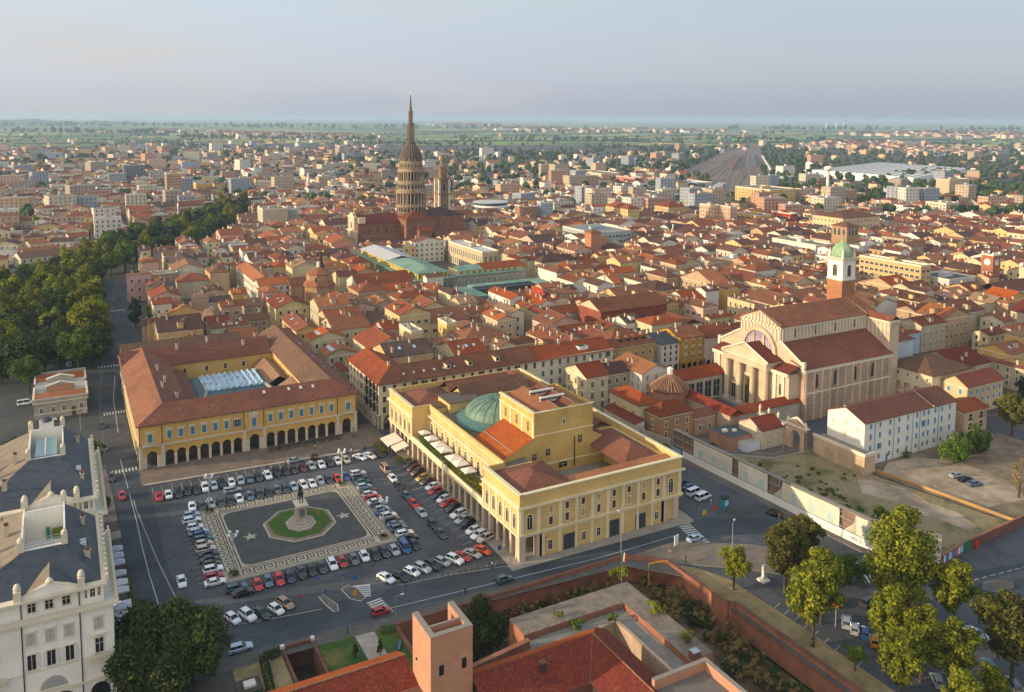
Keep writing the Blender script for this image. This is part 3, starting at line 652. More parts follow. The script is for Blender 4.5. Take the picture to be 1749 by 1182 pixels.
# painted lines
b = MB()
def dash(path, wd=.15, z=.013, on=0, off=0):
 if not on: b.strip(path, wd, z, LINE); return
 for i in range(len(path)-1):
  a, c = Vector(path[i]), Vector(path[i+1]); L = (c-a).length; d = (c-a)/L; q = 0
  while q < L: b.strip([tuple(a+d*q), tuple(a+d*min(L, q+on))], wd, z, LINE); q += on+off
dash([G(*p) for p in ((221, 843), (232, 885), (243, 935), (256, 985), (270, 1030), (284, 1062))], .16); dash([(15.6, 350), (13.5, 320), (13, 285)], .15); dash([(12.2, 262), (12.8, 240)], .15)
dash([(52, 154.6), (82, 152.4), (105, 150.6), (128, 150.4)], .15); dash([(163, 107), (172, 104.5), (190, 102)], .15, on=1.5, off=1)
def zebra(x0, y0, x1, y1, n, L, wd=.5):
 """n bars between two points, each L long across the direction of the row"""
 a, c = Vector((x0, y0)), Vector((x1, y1)); d = (c-a).normalized(); p = Vector((-d.y, d.x))
 for i in range(n):
  m_ = a+(c-a)*(i+.5)/n; b.strip([tuple(m_-p*L/2), tuple(m_+p*L/2)], wd, .014, LINE)
zebra(53.2, 165.5, 51.8, 160.8, 6, 4.2, .5); zebra(53.8, 158.8, 54.6, 152.6, 7, 3.2, .5); zebra(132.8, 155.6, 130.2, 143.2, 12, 3.4, .55)
zebra(9.3, 253, 16.2, 253, 8, 2.4, .45); zebra(9.5, 305.5, 17.4, 305.5, 9, 3, .45); zebra(10, 365, 20, 365, 9, 3, .45); zebra(17, 470, 27, 470, 9, 3, .5)
zebra(150.6, 116.6, 155.6, 113.2, 6, 3.4, .5)
b.strip([(57, 166), (60.2, 163.8), (63, 161.8)], .18, .013, LINE); b.strip([(57.6, 164.6), (60.8, 163)], .18, .013, LINE); b.strip([(59, 166.4), (62, 164.4)], .18, .013, LINE)
b.strip([(13.6, 232), (13.7, 225.8), (16, 195.7), (17.4, 182), (18.3, 174.1), (19.4, 165.7), (26.7, 163.3), (37.8, 161.4), (43.5, 160.6)], .28, .02, KERB); b.strip([(60.5, 161.4), (72, 160.0), (84, 157.6), (85.4, 156.2)], .25, .02, KERB)
for q in ([(49.2, 165.6), (50.8, 166.8), (52.2, 164), (52.6, 160.4), (51.4, 159.6), (49.8, 161.5), (49.2, 165.6)], [(44.2, 165.2), (45, 165.4), (46.6, 160.6), (46.2, 158.4), (45.4, 158.6), (44.6, 162), (44.2, 165.2)]): b.strip(q, .4, .03, LINE)
struct('road_markings', b)
# pavements with kerbs
def pave(name, q, h=.13, m=PAVE):
 k = MB(); k.prism(q, .001, h, KERB, top=m, bottom=False); return struct(name, k)
pave('pavement', [(16.9, 239.6), (26, 239), (45, 237.9), (60, 236.8), (76, 235.6), (84, 238.6), (86.5, 243), (86.5, 256), (80.6, 256), (80.6, 251.4), (16.3, 251.4), (16.3, 240)], .12, PAVW)
b = MB(); b.strip([(16.9, 239.9), (26, 239.3), (45, 238.2), (60, 237.1), (76, 235.9)], .9, .127, LGT); struct('stone_band', b)
pave('pavement', [(8.9, 150), (9.1, 176), (9.2, 205), (9.0, 232), (8.3, 256), (-14, 256), (-14, 248), (4.5, 246), (4.8, 176), (6.2, 150)], .13)
pave('pavement', [(84.6, 154.9), (135.8, 153.8), (136.4, 158), (134.2, 241), (86.6, 242), (85.4, 236), (85.2, 160)], .13, two('#8d8578', '#a0968a', .3, .9, 'pale_paving'))
pave('pavement', [(14, 153.6), (23, 153.6), (42.6, 152.2), (59.4, 151), (79, 149.6), (100, 148.2), (109.7, 147.6), (117, 141), (117, 135), (108, 145), (42, 149), (12, 150)], .13, two('#55544f', '#66635b', .3, .9, 'old_paving'))
pave('pavement', [(109.7, 147.8), (125.3, 148.1), (132.4, 143.6), (140, 138.6), (146.5, 132), (149.6, 124), (148.2, 118), (143, 117), (138.6, 124), (131, 131), (118, 141)], .13, two('#6f655b', '#827666', .3, .9, 'forecourt_paving'))
pave('pavement', [(157.9, 190), (159.3, 190), (160.6, 152), (161.6, 124), (169.4, 109.6), (168, 109), (160.2, 123), (158.6, 150), (156.4, 175)], .13)
pave('traffic_island', [(49.2, 165.6), (50.8, 166.8), (52.2, 164), (52.6, 160.4), (51.4, 159.6), (49.8, 161.5)], .12); pave('traffic_island', [(44.2, 165.2), (45, 165.4), (46.6, 160.6), (46.2, 158.4), (45.4, 158.6), (44.6, 162)], .12)
pave('traffic_island', [(170.2, 101.5), (173, 103), (176.5, 102.2), (179, 100), (177, 98.6), (172, 99.2)], .12)
# lots on the right
b = MB(); b.prism([(162, 190), (163.4, 150), (164.4, 124), (171.8, 113.6), (206, 114.6), (200, 150), (200.4, 172), (182, 173), (166, 186)], .003, .009, two('#575a30', '#8b7c5c', .11, .95, 'overgrown_lot', .36, .52), bottom=False); struct('grass_lot', b)
b = MB(); b.prism([(200.6, 171), (199.4, 150), (205.6, 114.8), (262, 116), (262, 154), (245, 157), (200.8, 157)], .003, .009, DIRT, bottom=False); struct('dirt_lot', b)
b = MB(); b.prism([(203, 151.5), (204, 140), (209, 124), (222, 122), (229, 131), (229.5, 146), (221, 154), (210, 155)], .010, .014, SAND, bottom=False); b.prism([(193, 152), (196, 149), (199.4, 141), (197.2, 133), (199, 126), (196, 119), (192, 118), (191.4, 126), (188, 131), (190, 138), (186.5, 145)], .010, .014, SAND, bottom=False); struct('sand', b)
b = MB(); b.prism([(160, 196), (163, 191), (181, 172.6), (199, 172), (199, 186), (170, 205)], .006, .010, two('#5f5650', '#6f645b', .2, .9, 'yard_paving'), bottom=False); struct('yard', b)
b = MB(); b.prism([(118.4, 140), (121.5, 137), (125, 130), (125.6, 110), (125, 60), (120.4, 60), (119.4, 92), (119.2, 121), (118, 122)], .006, .03, DRYG, bottom=False); struct('verge', b)
# left park floor
b = MB(); b.prism([(-160, 262), (8, 262), (8.4, 300), (9, 330), (13.6, 400), (20, 480), (26, 545), (-10, 700), (-160, 600)], .003, .007, two('#3a4040', '#4b4e48', .06, .9, 'park_roads'), bottom=False); struct('park_ground', b)
# ------------------------------------------------------------ the mosaic
b = MB(); X0, X1, Y0, Y1 = 28.2, 66.2, 180.3, 216.8
b.prism([(X0-.9, Y0-.9), (X1+.9, Y0-.9), (X1+.9, Y1+.9), (X0-.9, Y1+.9)], .003, .10, LGT, top=two('#8d8678', '#9c9484', .6, .9, 'pale_border_stone'), bottom=False)
struct('square_pavement', b)
b = MB(); b.prism([(X0, Y0), (X1, Y0), (X1, Y1), (X0, Y1)], .1005, .104, LGT, bottom=False)
def key(x0, y0, dx, dy, n, unit, w_, flip):
 """Greek key meander along (dx,dy); band width w_, n units"""
 nx, ny = (-dy, dx) if not flip else (dy, -dx)
 def q(a0, a1, c0, c1):
  pts = [(x0+dx*a+nx*c, y0+dy*a+ny*c, .108) for a, c in ((a0, c0), (a1, c0), (a1, c1), (a0, c1))]; b.poly(pts if not flip else pts[::-1], DKM)
 t = w_/6.4; L = n*unit
 q(0, L, -t*1.6, -t*.8); q(0, L, w_+t*.8, w_+t*1.6)
 for i in range(n):
  a = i*unit; u = unit
  q(a, a+.8*u, w_-t, w_); q(a, a+t, 0, w_-t); q(a+.8*u-t, a+.8*u, 1.6*t, w_-t); q(a+.34*u, a+.8*u-t, 1.6*t, 2.6*t); q(a+.34*u, a+.34*u+t, 2.6*t, 4*t); q(a+t-u*.2 if i else a, a+t, 0, t)
wk_ = 1.9; ix0, ix1, iy0, iy1 = X0+3.6, X1-3.6, Y0+3.6, Y1-3.6
key(ix0, Y0+.8, 1, 0, 13, (ix1-ix0)/13, wk_, False); key(ix1, Y1-.8, -1, 0, 13, (ix1-ix0)/13, wk_, False)
key(X1-.8, iy0, 0, 1, 12, (iy1-iy0)/12, wk_, False); key(X0+.8, iy1, 0, -1, 12, (iy1-iy0)/12, wk_, False)
def rrect(x0, y0, x1, y1, r, seg=6):
 p = []
 for cx, cy, a in ((x1-r, y0+r, -90), (x1-r, y1-r, 0), (x0+r, y1-r, 90), (x0+r, y0+r, 180)):
  for i in range(seg+1): t = R_(a+90*i/seg); p.append((cx+r*math.cos(t), cy+r*math.sin(t)))
 return p
b.poly([(x, y, .107) for x, y in rrect(ix0, iy0, ix1, iy1, .1)], DKM); b.poly([(x, y, .109) for x, y in rrect(ix0+.3, iy0+.3, ix1-.3, iy1-.3, .2)], LGT)
b.poly([(x, y, .112) for x, y in rrect(ix0+.75, iy0+.75, ix1-.75, iy1-.75, 2.2)], COBB)
def star(cx, cy, r, rot=0):
 p = [(cx+(r if i % 2 == 0 else r*.42)*math.cos(rot+i*math.pi/5), cy+(r if i % 2 == 0 else r*.42)*math.sin(rot+i*math.pi/5)) for i in range(10)]
 for i in range(10): b.poly([(cx, cy, .116), (*p[i], .116), (*p[(i+1) % 10], .116)], LGT)
star(36.6, 197.6, 1.9, .3); star(59.4, 197.6, 1.9, .3)
struct('mosaic_paving', b)
# raised planted octagon and the monument
def octo(cx, cy, rx, ry, c=.42):
 return [(cx-rx, cy-ry*c), (cx-rx*c, cy-ry), (cx+rx*c, cy-ry), (cx+rx, cy-ry*c), (cx+rx, cy+ry*c), (cx+rx*c, cy+ry), (cx-rx*c, cy+ry), (cx-rx, cy+ry*c)]
b = MB(); b.prism(octo(48.6, 198.4, 8.2, 8.6), .1165, .3, LGT, bottom=False); b.prism(octo(48.6, 198.4, 7.7, 8.1), .301, .42, plain('#7c7468', name='step_stone'), bottom=False); b.prism(octo(48.6, 198.4, 7.3, 7.7), .421, .52, LGT, top=DIRT, bottom=False); struct('octagonal_kerb', b)
b = MB(); b.prism(octo(48.6, 198.4, 6.9, 7.3), .521, .6, GRASS, top=two('#3d5c1e', '#6e6236', .42, .95, 'lawn', .5, .66), bottom=False); struct('lawn', b)
# ------------------------------------------------------------ the arcaded palace along the far side of the square
YEL = '#cba45e'; YW = plaster(YEL, .22, 'ochre_yellow_plaster')
def arcaded_palace():
 t = thing('arcaded_palace', 'long ochre yellow palace with blue shutters over an arcade facing the square', 'palace', 48, 290, 0)
 x0, x1, y0 = 16.6, 80.2, 250.8; occupy(16, 250, 81, 345)
 b = MB()
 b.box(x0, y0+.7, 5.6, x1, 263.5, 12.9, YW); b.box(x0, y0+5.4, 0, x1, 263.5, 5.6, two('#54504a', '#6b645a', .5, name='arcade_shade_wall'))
 b.box(16.6, 263.5, 0, 31, 331, 12.9, YW); b.box(16.6, 312.5, 0, 70, 331, 12.2, YW); b.box(67.5, 263.5, 0, 80.2, 337, 12.9, YW); b.box(17.5, 331, 0, 60, 345, 12, YW)
 # upper front wall face and the arches below it
 b.box(x0, y0, 6.3, x1, y0+.7, 12.9, YW)
 arcade(b, '-v', y0, 23.1, 45.1, 7, .13, 6.3, 2.45, 3.5, YW, .7, seg=8, pier=STONE); arcade(b, '-v', y0, 51.6, 73.6, 7, .13, 6.3, 2.45, 3.5, YW, .7, seg=8, pier=STONE)
 for a, c in ((x0+.9, 22.4), (45.9, 50.9), (74.4, x1-.9)): arcade(b, '-v', y0, a, c, 1, .13, 6.3, 2.8, 3.6, YW, .7, seg=8, pier=STONE)
 b.build('wall', t)
 s = MB()
 for a in (x0, 22.4, 45.1, 50.9, 73.6, x1-.9): s.box(a, y0-.2, .13, a+.9 if a < 70 or a > 79 else a+.8, y0+.9, 6.3, STONE)
 s.box(x0-.15, y0-.25, 6.3, x1+.15, y0-.001, 6.75, STONE); s.box(x0-.1, y0-.18, 12.45, x1+.1, y0-.001, 12.85, STONE); s.box(x0-.18, y0, 6.3, x0-.001, 331, 6.75, STONE); s.box(x0-.15, y0, 12.45, x0-.001, 331, 12.85, STONE)
 for a in (x0+.05, 22.7, 45.4, 51.2, 73.9, x1-.25): s.bar((a, y0-.1, 6.8), (a, y0-.1, 12.4), .09, IRON, 5)
 s.build('stone_trim', t)
 for i in range(7):
  for st in (23.1, 51.6): window(t, '-v', st+22*(i+.5)/7, y0, 8.1, 1.15, 2.3, 'hoodshut' if not (i == 6 and st < 30) else 'open', leaf=BLUESH)
 for a in (19.5, 48.35, 77.4):
  window(t, '-v', a, y0, 7.2, 1.3, 2.9, 'hoodshut', leaf=BLUESH)
  k = MB(); k.box(a-2, y0-1.1, 6.9, a+2, y0-.26, 7.1, STONE)
  for q in range(13): k.box(a-1.95+q*.32, y0-1.08, 7.1, a-1.85+q*.32, y0-1.0, 7.9, STONE)
  k.box(a-2, y0-1.12, 7.9, a+2, y0-.96, 8.0, STONE); k.build('balcony', t)
 k = MB(); k.box(47, y0-.14, 11.0, 49.7, y0-.001, 11.9, STONE); k.lathe(48.35, y0-.1, [(0, 12.4), (.45, 12.2), (.5, 11.4), (0, 11.2)][::-1], 8, STONE); k.build('coat_of_arms', t)
 for i in range(18): window(t, '-u', x0, 254.5+i*4.15, 8.2, 1.1, 2.1, 'hoodshut', leaf=BLUESH)
 for i in range(16): window(t, '-u', x0, 255+i*4.6, 2.0, 1.2, 2.4, 'arch')
 for i, a in enumerate((36.5, 44, 50.5, 57, 64)): window(t, '-v', a, 312.5, 8.3, 1.0, 1.9, 'shut')
 for i in range(5): window(t, '-u', 67.5, 272+i*7, 9.2, 1.2, 1.8, 'plain')
 # roofs
 tl, tb = tile('rust'), tile('red'); over = .7
 r = MB(); E, Rg = 12.9, 16.6
 f = y0-over; m = 257.4; bk = 264.2; L = x0-over; lm = 23.6; li = 31.7; Rr = x1+over; rm = 73.8; ri = 66.8
 def q(*p): r.poly(p, tb if len(r.f) < 2 else tl)
 r.poly([(L, f, E), (Rr, f, E), (rm, m, Rg), (lm, m, Rg)], tb); r.poly([(li, bk, E), (lm, m, Rg), (rm, m, Rg), (ri, bk, E)], tl)
 r.poly([(L, 331.6, E), (L, f, E), (lm, m, Rg), (lm, 325, Rg)], tile('rust')); r.poly([(li, bk, E), (li, 314, E), (lm, 325, Rg), (lm, m, Rg)], tb)
 r.poly([(Rr, f, E), (Rr, 337.6, E), (rm, 337.6, Rg), (rm, m, Rg)], tb); r.poly([(rm, m, Rg), (rm, 337.6, Rg), (ri, 337.6, E), (ri, bk, E)], tile('brown'))
 for a, c in (((L, f), (Rr, f)), ((L, f), (L, 331.6))): r.box(a[0], a[1], E-.3, max(c[0], a[0]+.2), max(c[1], a[1]+.2), E-.02, plain('#6b5548', .9, name='eaves'))
 rr = r.build('roof', t)
 r = MB(); roofpart(r, 16.6, 312.5, 67, 331, 12.2, 'u', 4.2, .5, tb); roofpart(r, 17.5, 332, 60, 345, 12, 'u', 3, .4, tile('brown')); r2 = r.build('roof', t)
 for (x, y, z) in ((25.5, 275, 15.8), (27, 283, 15.2), (26, 296, 15.6), (28.8, 268, 14), (35, 320, 15.8), (46, 324, 16), (58, 318, 14.8), (64, 326, 15)): chimney(rr, x, y, z, 1.1, 1.6)
 for a in (28, 41): chimney(rr, a, 254.5, 14.8, .5, .7)
 for (x, y) in ((52.5, 255.8), (60, 255.6), (63.7, 255.5), (67.5, 255.3)):
  k = MB(); z = E+(y-f)/(m-f)*(Rg-E); k.add([(x-.35, y-.45, z-.1), (x+.35, y-.45, z-.1), (x+.35, y+.45, z+.42), (x-.35, y+.45, z+.42), (x-.35, y-.45, z-.5), (x+.35, y-.45, z-.5), (x+.35, y+.45, z-.1), (x-.35, y+.45, z-.1)], [(0, 1, 2, 3), (0, 4, 5, 1), (1, 5, 6, 2), (2, 6, 7, 3), (3, 7, 4, 0)], plain('#d8d8d4', .4, name='skylight_white')); k.build('skylight', rr)
 for (x, y, w_) in ((77.5, 268, .5), (77, 276, .7), (77.8, 283, .5), (77.2, 291, .8), (77.6, 300, .5), (77, 309, .9), (77.5, 316, .5)):
  k = MB(); z = E+(Rr-x)/(Rr-rm)*(Rg-E)+.08; s_ = (Rg-E)/(Rr-rm); k.add([(x-w_*.6, y-.8, z+w_*.6*s_), (x+w_*.6, y-.8, z-w_*.6*s_), (x+w_*.6, y+.8, z-w_*.6*s_), (x-w_*.6, y+.8, z+w_*.6*s_)], [(0, 1, 2, 3)], glass('#8fb0cc')); k.build('skylight', rr)
 # courtyard hall with its glass roof
 c = MB(); gr = plain('#5f686a', .8, name='lead_roof')
 c.box(31.2, 264.3, 0, 67.3, 312.4, 6.2, plaster('#8b877c', .3, 'court_wall'), top=gr)
 c.add([(34, 268, 6.25), (64, 268, 6.25), (64, 306, 6.25), (34, 306, 6.25), (39.5, 284, 9.2), (59, 284, 9.2), (59, 302, 9.2), (39.5, 302, 9.2)], [(0, 1, 5, 4), (1, 2, 6, 5), (2, 3, 7, 6), (3, 0, 4, 7)], plain('#4d6066', .7, name='lead_slope'))
 c.bar((35, 269, 6.6), (40, 284.5, 9.5), .6, plaster('#9a958a', .3), 6); c.bar((63.5, 269, 6.6), (58.8, 284.5, 9.5), .6, plaster('#9a958a', .3), 6); c.bar((59, 302, 9.5), (64, 306, 6.6), .6, plaster('#9a958a', .3), 6)
 c.box(47, 274, 6.3, 49, 276, 10.5, plaster('#9a958a', .3)); c.box(42, 270, 6.3, 46, 273, 8.2, plaster('#9a958a', .3))
 ch = c.build('courtyard_hall', t)
 r = MB(); roofpart(r, 60.5, 286, 67.6, 312, 8.6, 'v', 2.4, .4, tile('tan')); r.build('roof', t); r = MB(); roofpart(r, 62, 264.5, 68, 282, 8.4, 'shed-u', 3.4, .3, tile('tan')); r.build('roof', t); r = MB(); roofpart(r, 31.5, 266, 36, 311, 9.6, 'shed+u', 1.6, .2, tile('brown')); r.build('roof', t)
 g = MB(); sk = glass('#86a9bd'); fr = plain('#cfd6d8', .5, name='white_glazing_bar')
 for i in range(10):
  a = 39.8+i*1.92; g.add([(a, 284.2, 9.3), (a+.96, 284.2, 10.1), (a+1.92, 284.2, 9.3), (a, 301.8, 9.3), (a+.96, 301.8, 10.1), (a+1.92, 301.8, 9.3)], [(0, 1, 4, 3), (1, 2, 5, 4), (0, 2, 1), (3, 4, 5)], sk)
  for yy in range(7): g.bar((a, 285+yy*2.7, 9.36), (a+.96, 285+yy*2.7, 10.16), .07, fr, 4); g.bar((a+.96, 285+yy*2.7, 10.16), (a+1.92, 285+yy*2.7, 9.36), .07, fr, 4)
  g.bar((a+.96, 284.2, 10.15), (a+.96, 301.8, 10.15), .09, fr, 4); g.bar((a, 284.2, 9.34), (a, 301.8, 9.34), .12, fr, 4)
 g.build('glass_roof', ch)
arcaded_palace()
# ------------------------------------------------------------ the opera house
OY = plaster('#d0ae6e', .26, 'theatre_yellow_plaster'); OY2 = plaster('#c7a45e', .32, 'stage_tower_plaster')
def opera():
 TRIM = plaster('#ded0a8', .2, 'theatre_trim')
 t = thing('opera_house', 'large yellow neoclassical opera house with green copper dome and colonnade beside the square', 'opera house', 111, 199, 0)
 x0, x1, y0, y1 = 87.7, 134.2, 157.2, 241; occupy(86, 155, 136, 243); H = 14.5; C1 = 6.2
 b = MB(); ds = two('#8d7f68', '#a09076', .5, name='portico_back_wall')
 xm = 93.0
 # pavilions and the recessed centre of the west front
 b.box(x0+.6, y0+.01, C1, xm+8, 175, H, OY); b.box(x0+.6, 222, C1, xm+8, y1, H, OY); b.box(xm, 175, C1, xm+8, 222, 13.4, OY)
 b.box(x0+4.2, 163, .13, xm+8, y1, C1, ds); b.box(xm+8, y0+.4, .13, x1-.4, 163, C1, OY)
 b.box(xm+.6, y0+.4, C1, x1-.3, 163, H, OY); b.box(125.5, 163, .13, x1-.3, y1, H-.2, OY); b.box(93, 229, .13, 125.5, y1, H-.2, OY)
 b.box(101, 163, 0, 125.5, 229, 8.5, plaster('#8b8272', .3, 'inner_roof_floor'))
 b.box(x0, y0, C1, x0+.6, 175, H, OY); b.box(x0, 222, C1, x0+.6, y1, H, OY); b.box(x0+.6, y0, C1, x1, y0+.4, H, OY); b.box(x1-.3, y0+.4, C1, x1, y1, H, OY)
 b.box(93, y0, .13, x1-5.4, y0+.4, C1, OY)
 b.box(x1-.3, 163, .13, x1, y1, C1, OY)
 # parapet walls
 for q in ((x0, y0, x0+.5, 175), (x0, 222, x0+.5, y1), (xm, 175.3, xm+.5, 221.7), (x0+.5, 174.6, xm, 175), (x0+.5, 222, xm, 222.4), (x0+.5, y0, x1, y0+.5), (x1-.5, y0+.5, x1, y1), (x0+.5, y1-.5, x1-.5, y1)):
  b.box(q[0], q[1], H-.001 if q[0] != xm else 13.39, q[2], q[3], H+1.3, OY)
 b.build('wall', t)
 s = MB(); pk = plaster('#c9b49c', .2, 'pink_grey_stone')
 # west columns
 n = 24; ys = [y0+1.0+(y1-y0-2.0)*i/(n-1) for i in range(n)]
 for i, y in enumerate(ys):
  s = MB(); big = i in (0, 1, 4, 5, 18, 19, 22, 23)
  if i in (0, n-1): s.box(x0, y-1.0, .13, x0+1.6, y+.9, 5.6, pk)
  elif big: s.box(x0+.1, y-.5, .13, x0+1.1, y+.5, 5.6, pk)
  else: s.lathe(x0+.6, y, [(.55, .13), (.55, .4), (.43, .5), (.38, 5.2), (.5, 5.35), (.5, 5.6)], 10, pk)
  s.build('column', t)
 for a in (93, x1-5.4, x1-1.6): s = MB(); s.box(a-.8, y0, .13, a+.8, y0+1.4, 5.6, pk); s.build('pier', t)
 s = MB()
 s.box(x0-.15, y0-.15, 5.6, x0+1.8, y1+.1, C1, TRIM); s.box(x0+1.8, y0-.15, 5.6, x1+.15, y0+.5, C1, TRIM); s.box(x1-.2, y0+.5, 5.6, x1+.15, y1, C1, TRIM)
 s.box(x0+1.8, y0+.5, 5.75, xm, 175, 5.95, TRIM); s.box(x0-.45, y0-.45, C1, x1+.4, y1+.4, C1+.22, TRIM)
 for (a, c, d, e) in ((x0, y0, x0, 175), (x0, 222, x0, y1)): s.box(a-.7, c-.7, 12.5, a-.001, e+.4, 12.9, TRIM); s.box(a-.35, c-.35, 12.9, a-.001, e, 13.2, TRIM); s.box(a-.3, c-.3, 15.7, a+.7, e+.2, 15.95, TRIM)
 s.box(xm-.7, 175, 12.5, xm-.001, 222, 12.9, TRIM); s.box(xm-.3, 175.2, 14.7, xm+.7, 221.8, 14.95, TRIM)
 s.box(x0, y0-.7, 12.5, x1+.7, y0-.001, 12.9, TRIM); s.box(x0, y0-.3, 15.65, x1+.3, y0+.7, 15.92, TRIM); s.box(x1-.7, y0+.7, 15.65, x1+.3, y1, 15.92, TRIM)
 for a in [x0+.1, 92.2]+[93.6+i*4.45 for i in range(1, 8)]+[x1-6, x1-1.1]: s.box(a, y0-.14, C1+.2, a+.9, y0-.001, 12.5, TRIM)
 for a in [93.6+i*4.45 for i in range(0, 8)]: s.box(a, y0-.12, .13, a+.7, y0-.001, 5.6, TRIM)
 for y in list([y0+.1+i*3.55 for i in range(6)])+[222.1+i*3.6 for i in range(6)]: s.box(x0-.14, y, C1+.2, x0-.001, y+.7, 12.5, TRIM)
 for i in range(13): y = 175.4+i*3.86; s.box(xm-.14, y, C1+.2, xm-.001, y+.55, 12.5, TRIM)
 s.build('cornices', t)
 for i in range(5):
  for st, L in ((y0+.6, 17.2), (222.4, 18)): window(t, '-u', x0, st+L*(i+.5)/5, 7.2, 1.2, 3.4, 'arch')
 for i in range(12): window(t, '-u', xm, 177.3+i*3.86, 6.8, 1.5, 3.9, 'arch')
 for a in (90.3, x1-3.4): window(t, '-v', a, y0, 7.2, 1.3, 3.6, 'arch')
 shb = [0, 1, 1, 0, 1, 1, 0, 1]
 for i in range(8):
  a = 95.9+i*4.45-.3*i/8
  window(t, '-v', a, y0, 7.2, .95, 1.9, 'shut', leaf=WOODBR if i % 3 != 2 else plaster('#b59c6c', .2)); window(t, '-v', a, y0, 10.1, .95, 1.6, 'shut', leaf=WOODBR if i % 3 else plaster('#b59c6c', .2))
 for a, w_, h in ((95.8, 1.1, 2.2), (105.0, 1, 2), (109.2, 1, 2), (126.5, 1.0, 1.9)): window(t, '-v', a, y0, 1.3, w_, h, 'plain')
 for i, (a, w_, h) in enumerate(((101, 3.2, 3.9), (113.8, 2.8, 4.2), (121.6, 3.1, 3.9))):
  k = MB(); k.box(a-w_/2, y0-.07, .14, a+w_/2, y0-.001, h, plain('#3c3f44', .6, name='grey_gate')); k.box(a-.05, y0-.1, .14, a+.05, y0-.071, h, IRON); k.build('gate', t)
 # roofs of the low ranges
 r = MB(); tl = tile('red')
 r.poly([(x0+.6, y0+.6, 14.3), (97.5, y0+.6, 14.3), (97.5, 168, 16.6), (93, 168, 16.6)], tl) if 0 else None
 def hip(x_0, y_0, x_1, y_1, z, rise, m=tl): roofpart(r, x_0, y_0, x_1, y_1, z, 'hip', rise, 0, m)
 hip(88.4, 158, 103.5, 174.4, 14.55, 2.4); hip(121, 163, 133.5, 186, 13.8, 2.9); r.box(103.5, 158, 14.3, 121, 163, 14.5, tile('rust')); roofpart(r, 103.5, 157.9, 133.4, 163, 14.3, 'shed-v', .5, 0, tile('orange'))
 roofpart(r, 125.6, 186, 133.5, 240, 14.3, 'v', 2, 0, tl); hip(88.4, 222.6, 104, 240.3, 14.5, 2.2); roofpart(r, 104, 230, 126, 240.4, 14.3, 'u', 3.2, 0, tl); roofpart(r, 93.6, 175, 101, 222, 13.4, 'shed-u', .9, 0, plain('#6d665c', .9, name='flat_lead'))
 r.build('roof', t)
 # auditorium block: the big gable south of the dome, then the dome
 k = MB(); G0, G1, Ga, Gb, ze, zr = 94.5, 127.5, 178.75, 195, 14.6, 19.3
 k.poly([(G0, Ga, 8.4), (G1, Ga, 8.4), (G1, Ga, ze), (121.8, Ga, 17.4), (121.8, Ga, 18.9), (103.8, Ga, 18.9), (103.8, Ga, 18.3), (G0, Ga, ze)], OY2); k.poly([(G0, Ga, 8.4), (G0, Ga, ze), (G0, Gb, ze), (G0, Gb, 8.4)], OY2); k.poly([(G1, Ga, 8.4), (G1, Ga, ze), (G1, Gb, ze), (G1, Gb, 8.4)], OY2)
 k.poly([(G0, Gb, 8.4), (G1, Gb, 8.4), (G1, Gb, ze), (121.8, Gb, 17.4), (103.8, Gb, 18.3), (G0, Gb, ze)], OY2)
 k.poly([(G0-.4, Ga-.3, ze-.1), (103.8, Ga-.3, 18.5), (103.8, Gb+.3, 18.5), (G0-.4, Gb+.3, ze-.1)], tile('orange')); k.poly([(G1+.4, Ga-.3, ze-.1), (121.8, Ga-.3, 17.6), (121.8, Gb+.3, 17.6), (G1+.4, Gb+.3, ze-.1)], tl); k.box(97.6, Ga-.2, 16.0, 97.8, Gb, 16.15, plain('#8d8377', .8, name='lead_strip'))
 k.box(G0, Ga-.15, 10.9, G1, Ga-.001, 11.2, TRIM)
 k.bar((116, Ga-.25, 9), (116, Ga-.25, 17), .14, IRON, 6); au = k.build('auditorium', t)
 for a, z, h in ((108, 13.2, 1.8), (117.8, 15.0, 2.0), (104, 12.8, 1.6)): window(au, '-v', a, Ga, z, 1.2, h, 'bare')
 window(au, '-v', 112.6, Ga, 9.3, 2.6, 1.4, 'bare')
 # stage tower
 k = MB(); a0, a1, c0, c1, Z = 103.8, 121.8, 178.8, 197.5, 24
 k.box(a0, c0, 8.5, a1, c1, Z, OY2)
 for q in ((a0, c0, a0+.5, c1), (a1-.5, c0, a1, c1), (a0+.5, c0, a1-.5, c0+.4), (a0+.5, c1-.4, a1-.5, c1)): k.box(q[0], q[1], Z-.001, q[2], q[3], Z+1.0, OY2)
 k.box(a0-.35, c0-.2, Z+1.0, a0+.6, c1+.2, Z+1.2, TRIM); k.box(a0+.6, c0-.15, Z+1.0, a1+.15, c0+.5, Z+1.15, TRIM); k.box(a0-.3, c0+.1, Z-1.0, a0-.001, c1, Z-.7, TRIM)
 for y in (c0+.05, 184.6, 190.9, c1-.9): k.box(a0-.13, y, 15, a0-.001, y+.8, Z-1, TRIM)
 k.box(a0, c0-.15, 18.9, a1+.1, c0-.001, 19.15, TRIM)
 k.box(108, c1-3, Z, 110, c1-1, Z+.1, TRIM)
 tw = k.build('stage_tower', t)
 for y in (182, 188, 194.2): window(tw, '-u', a0, y, 19.5, .9, 2.4, 'bare')
 window(tw, '-v', 112.8, c0, 20.9, .75, 1.4, 'arch')
 for a in (107.8, 118): window(tw, '-v', a, c0, 21.6, .4, .4, 'bare')
 k = MB(); k.poly([(a0+.5, c0+.4, Z+.1), (a0+.5, c1-.4, Z+.1), (a0+7, c1-.4, Z+1.9), (a0+7, c0+.4, Z+1.9)], tile('orange')); k.poly([(a1-.5, c0+.4, Z+.1), (a1-.5, c1-.4, Z+.1), (a0+12, c1-.4, Z+2.2), (a0+12, c0+.4, Z+2.2)], tile('orange'))
